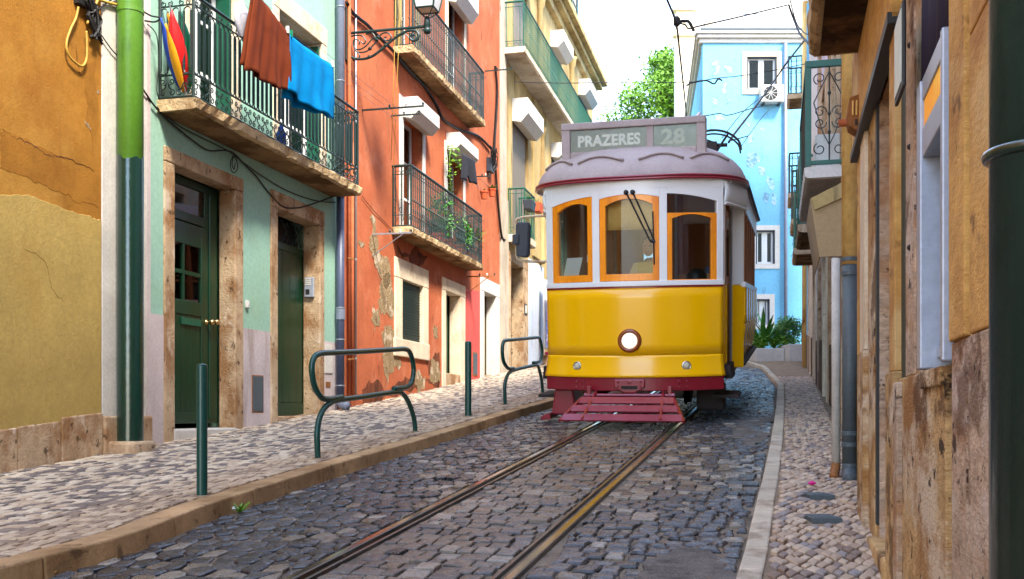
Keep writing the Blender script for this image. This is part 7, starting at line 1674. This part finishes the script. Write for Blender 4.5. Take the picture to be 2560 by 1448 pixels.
# clothes for sale at the arched doorway, pink basin
for i, (px, mt, lab) in enumerate(((1364, m_white, 'white and blue patterned dress hanging at the arched doorway'), (1372, M('patterned_cloth', S(120, 150, 220), .9, .8, 16, .1, 40, [(S(236, 120, 190), 9, .54, .04, (1, 1, 1), .9), (S(250, 250, 250), 11, .56, .04, (1, 1, 1), .9)]), 'pink and blue flowered dress hanging in front of the arched doorway'))):
    o_ = .2+.14*i; s = f.sx(px, o_); z1_, z0_ = f.zy(px, 700+30*i, o_), f.zy(px, 872, o_)
    m = MB(); m.grid(lambda u, v: f.w(s-.2-.06*v+(.5+.12*v)*u, o_+.05*math.sin(u*14+i)*(.3+v), z1_+(z0_-z1_)*v), 20, 10); tag(m.build('dress', mt, None, smooth=True, solid=.01, org=f.w(s, o_, z0_)), lab, 'dress', 'clothes for sale at the doorway')
s, z = f.pt(1383, 888, .25); tag(MB().lathe(f.w(s, .28, z-.14), [(.2, 0), (.27, .2), (.29, .22), (.25, .21), (.18, .03)], 18).build('basin', m_pink, None, smooth=True, org=f.w(s, .28, z-.14)), 'bright pink plastic basin on the doorstep of the arched shop', 'basin')
# planter bed in front of the blue house
pb = at_depth(1880, 885, 30.0); z0 = zg(pb.x, 30)+KHR; X1 = (2012-CX)/FPX*30
PL = empty('planter', Vector((pb.x+.6, 30, z0)), 'low pale concrete planter in front of the blue house', 'planter')
B(W0, pb.x, (1952-CX)/FPX*30, 29.6, 31.5, z0-.3, z0+.33, 'bed_wall', m_concrete, PL, .02); B(W0, (1953-CX)/FPX*30, X1, 29.2, 31.5, z0-.3, z0+.42, 'bed_wall', m_concrete, PL, .02)
for px, zt_, kind, lab in ((1905, .35, 'big', 'large leaved bird of paradise plant in the concrete planter'), (1935, .35, 'big', 'second broad leaved plant in the planter nearer the blue wall pipe'), (1968, .45, 'bush', 'clipped round green bush in the planter'), (1893, .35, 'bush', 'low light green shrub at the left end of the planter'), (1985, .6, 'bush', 'trailing bush with a pink flower beside the right houses')):
    c = Vector(((px-CX)/FPX*30.3, 30.3, z0+zt_)); o = empty('shrub', c, lab, 'plant', 'plants in the planter'); m = MB()
    if kind == 'big': blades(m, c, 24, .85, .065, rp2, 1.3, .5); mt = m_leaf2
    else:
        for _ in range(9): leafcloud(m, c+Vector((rp2.uniform(-.3, .3), rp2.uniform(-.25, .25), rp2.uniform(.05, .55 if px != 1893 else .3))), .22, 120, .085, rp2)
        mt = m_leaf if px in (1893, 1968) else m_leaf2
    m.tube([c+Vector((0, 0, -.15)), c+Vector((0, 0, .2))], .02, 5); m.build('foliage', mt, o, recalc=False)
# weeds along the left kerb, litter
for px, py, lab in ((600, 1285, 'tiny weed by a white scrap in the left gutter'), (1330, 1022, 'small weed tuft in the gutter by the far cycle hoop'), (1350, 1014, 'weed tuft in the gutter nearest the tram step'), (1318, 1032, 'thin weed tuft in the left gutter below the bollard')):
    g = on_ground(px, py); m = MB(); blades(m, g+Vector((0, 0, .005)), 22, .09, .008, rp2, 1.0, .5); tag(m.build('weed', m_leaf, None, recalc=False, org=g), lab, 'weed', 'weeds in the gutter')
for px, py, dz, mt, lab in ((587, 1276, .012, m_white, 'white crumpled scrap in the left gutter'), (2030, 1212, KHR+.01, m_pink, 'pink petal lying on the right pavement')):
    g = on_ground(px, py, dz); m = MB(); m.grid(lambda u, v: (lambda th, ph: g+Vector((.03*math.sin(ph)*math.cos(th), .025*math.sin(ph)*math.sin(th), .012+.012*math.cos(ph)*(1+.4*math.sin(5*th)))))(2*math.pi*u, math.pi*v), 12, 6); tag(m.build('litter', mt, None, org=g), lab, 'litter')
rl_ = random.Random(31); m = MB()
for _ in range(260):
    y = rl_.uniform(4.2, 15); x = rl_.choice([kerbL(y)+abs(rl_.gauss(0, .25)), kerbR(y)-abs(rl_.gauss(0, .2)), rl_.uniform(kerbL(y), kerbR(y)), kerbL(y)-abs(rl_.gauss(.2, .4))]); z = zg(x, y)+(.018 if kerbL(y) < x < kerbR(y) else KH+.008); a = rl_.uniform(0, 6.3); l = rl_.uniform(.008, .022); d = Vector((math.cos(a), math.sin(a), rl_.uniform(-.2, .3)))*l; e = Vector((-d.y, d.x, 0))*.45
    k = len(m.v); p = Vector((x, y, z+.004)); m.v += [p-d, p+e, p+d, p-e]; m.f.append((k, k+1, k+2, k+3))
tag(m.build('leaf_litter', M('dry_leaf', S(190, 140, 70), .9, .3, 3, 0), None, recalc=False), 'dry leaf crumbs scattered over street and gutters', 'leaves', kind='stuff')
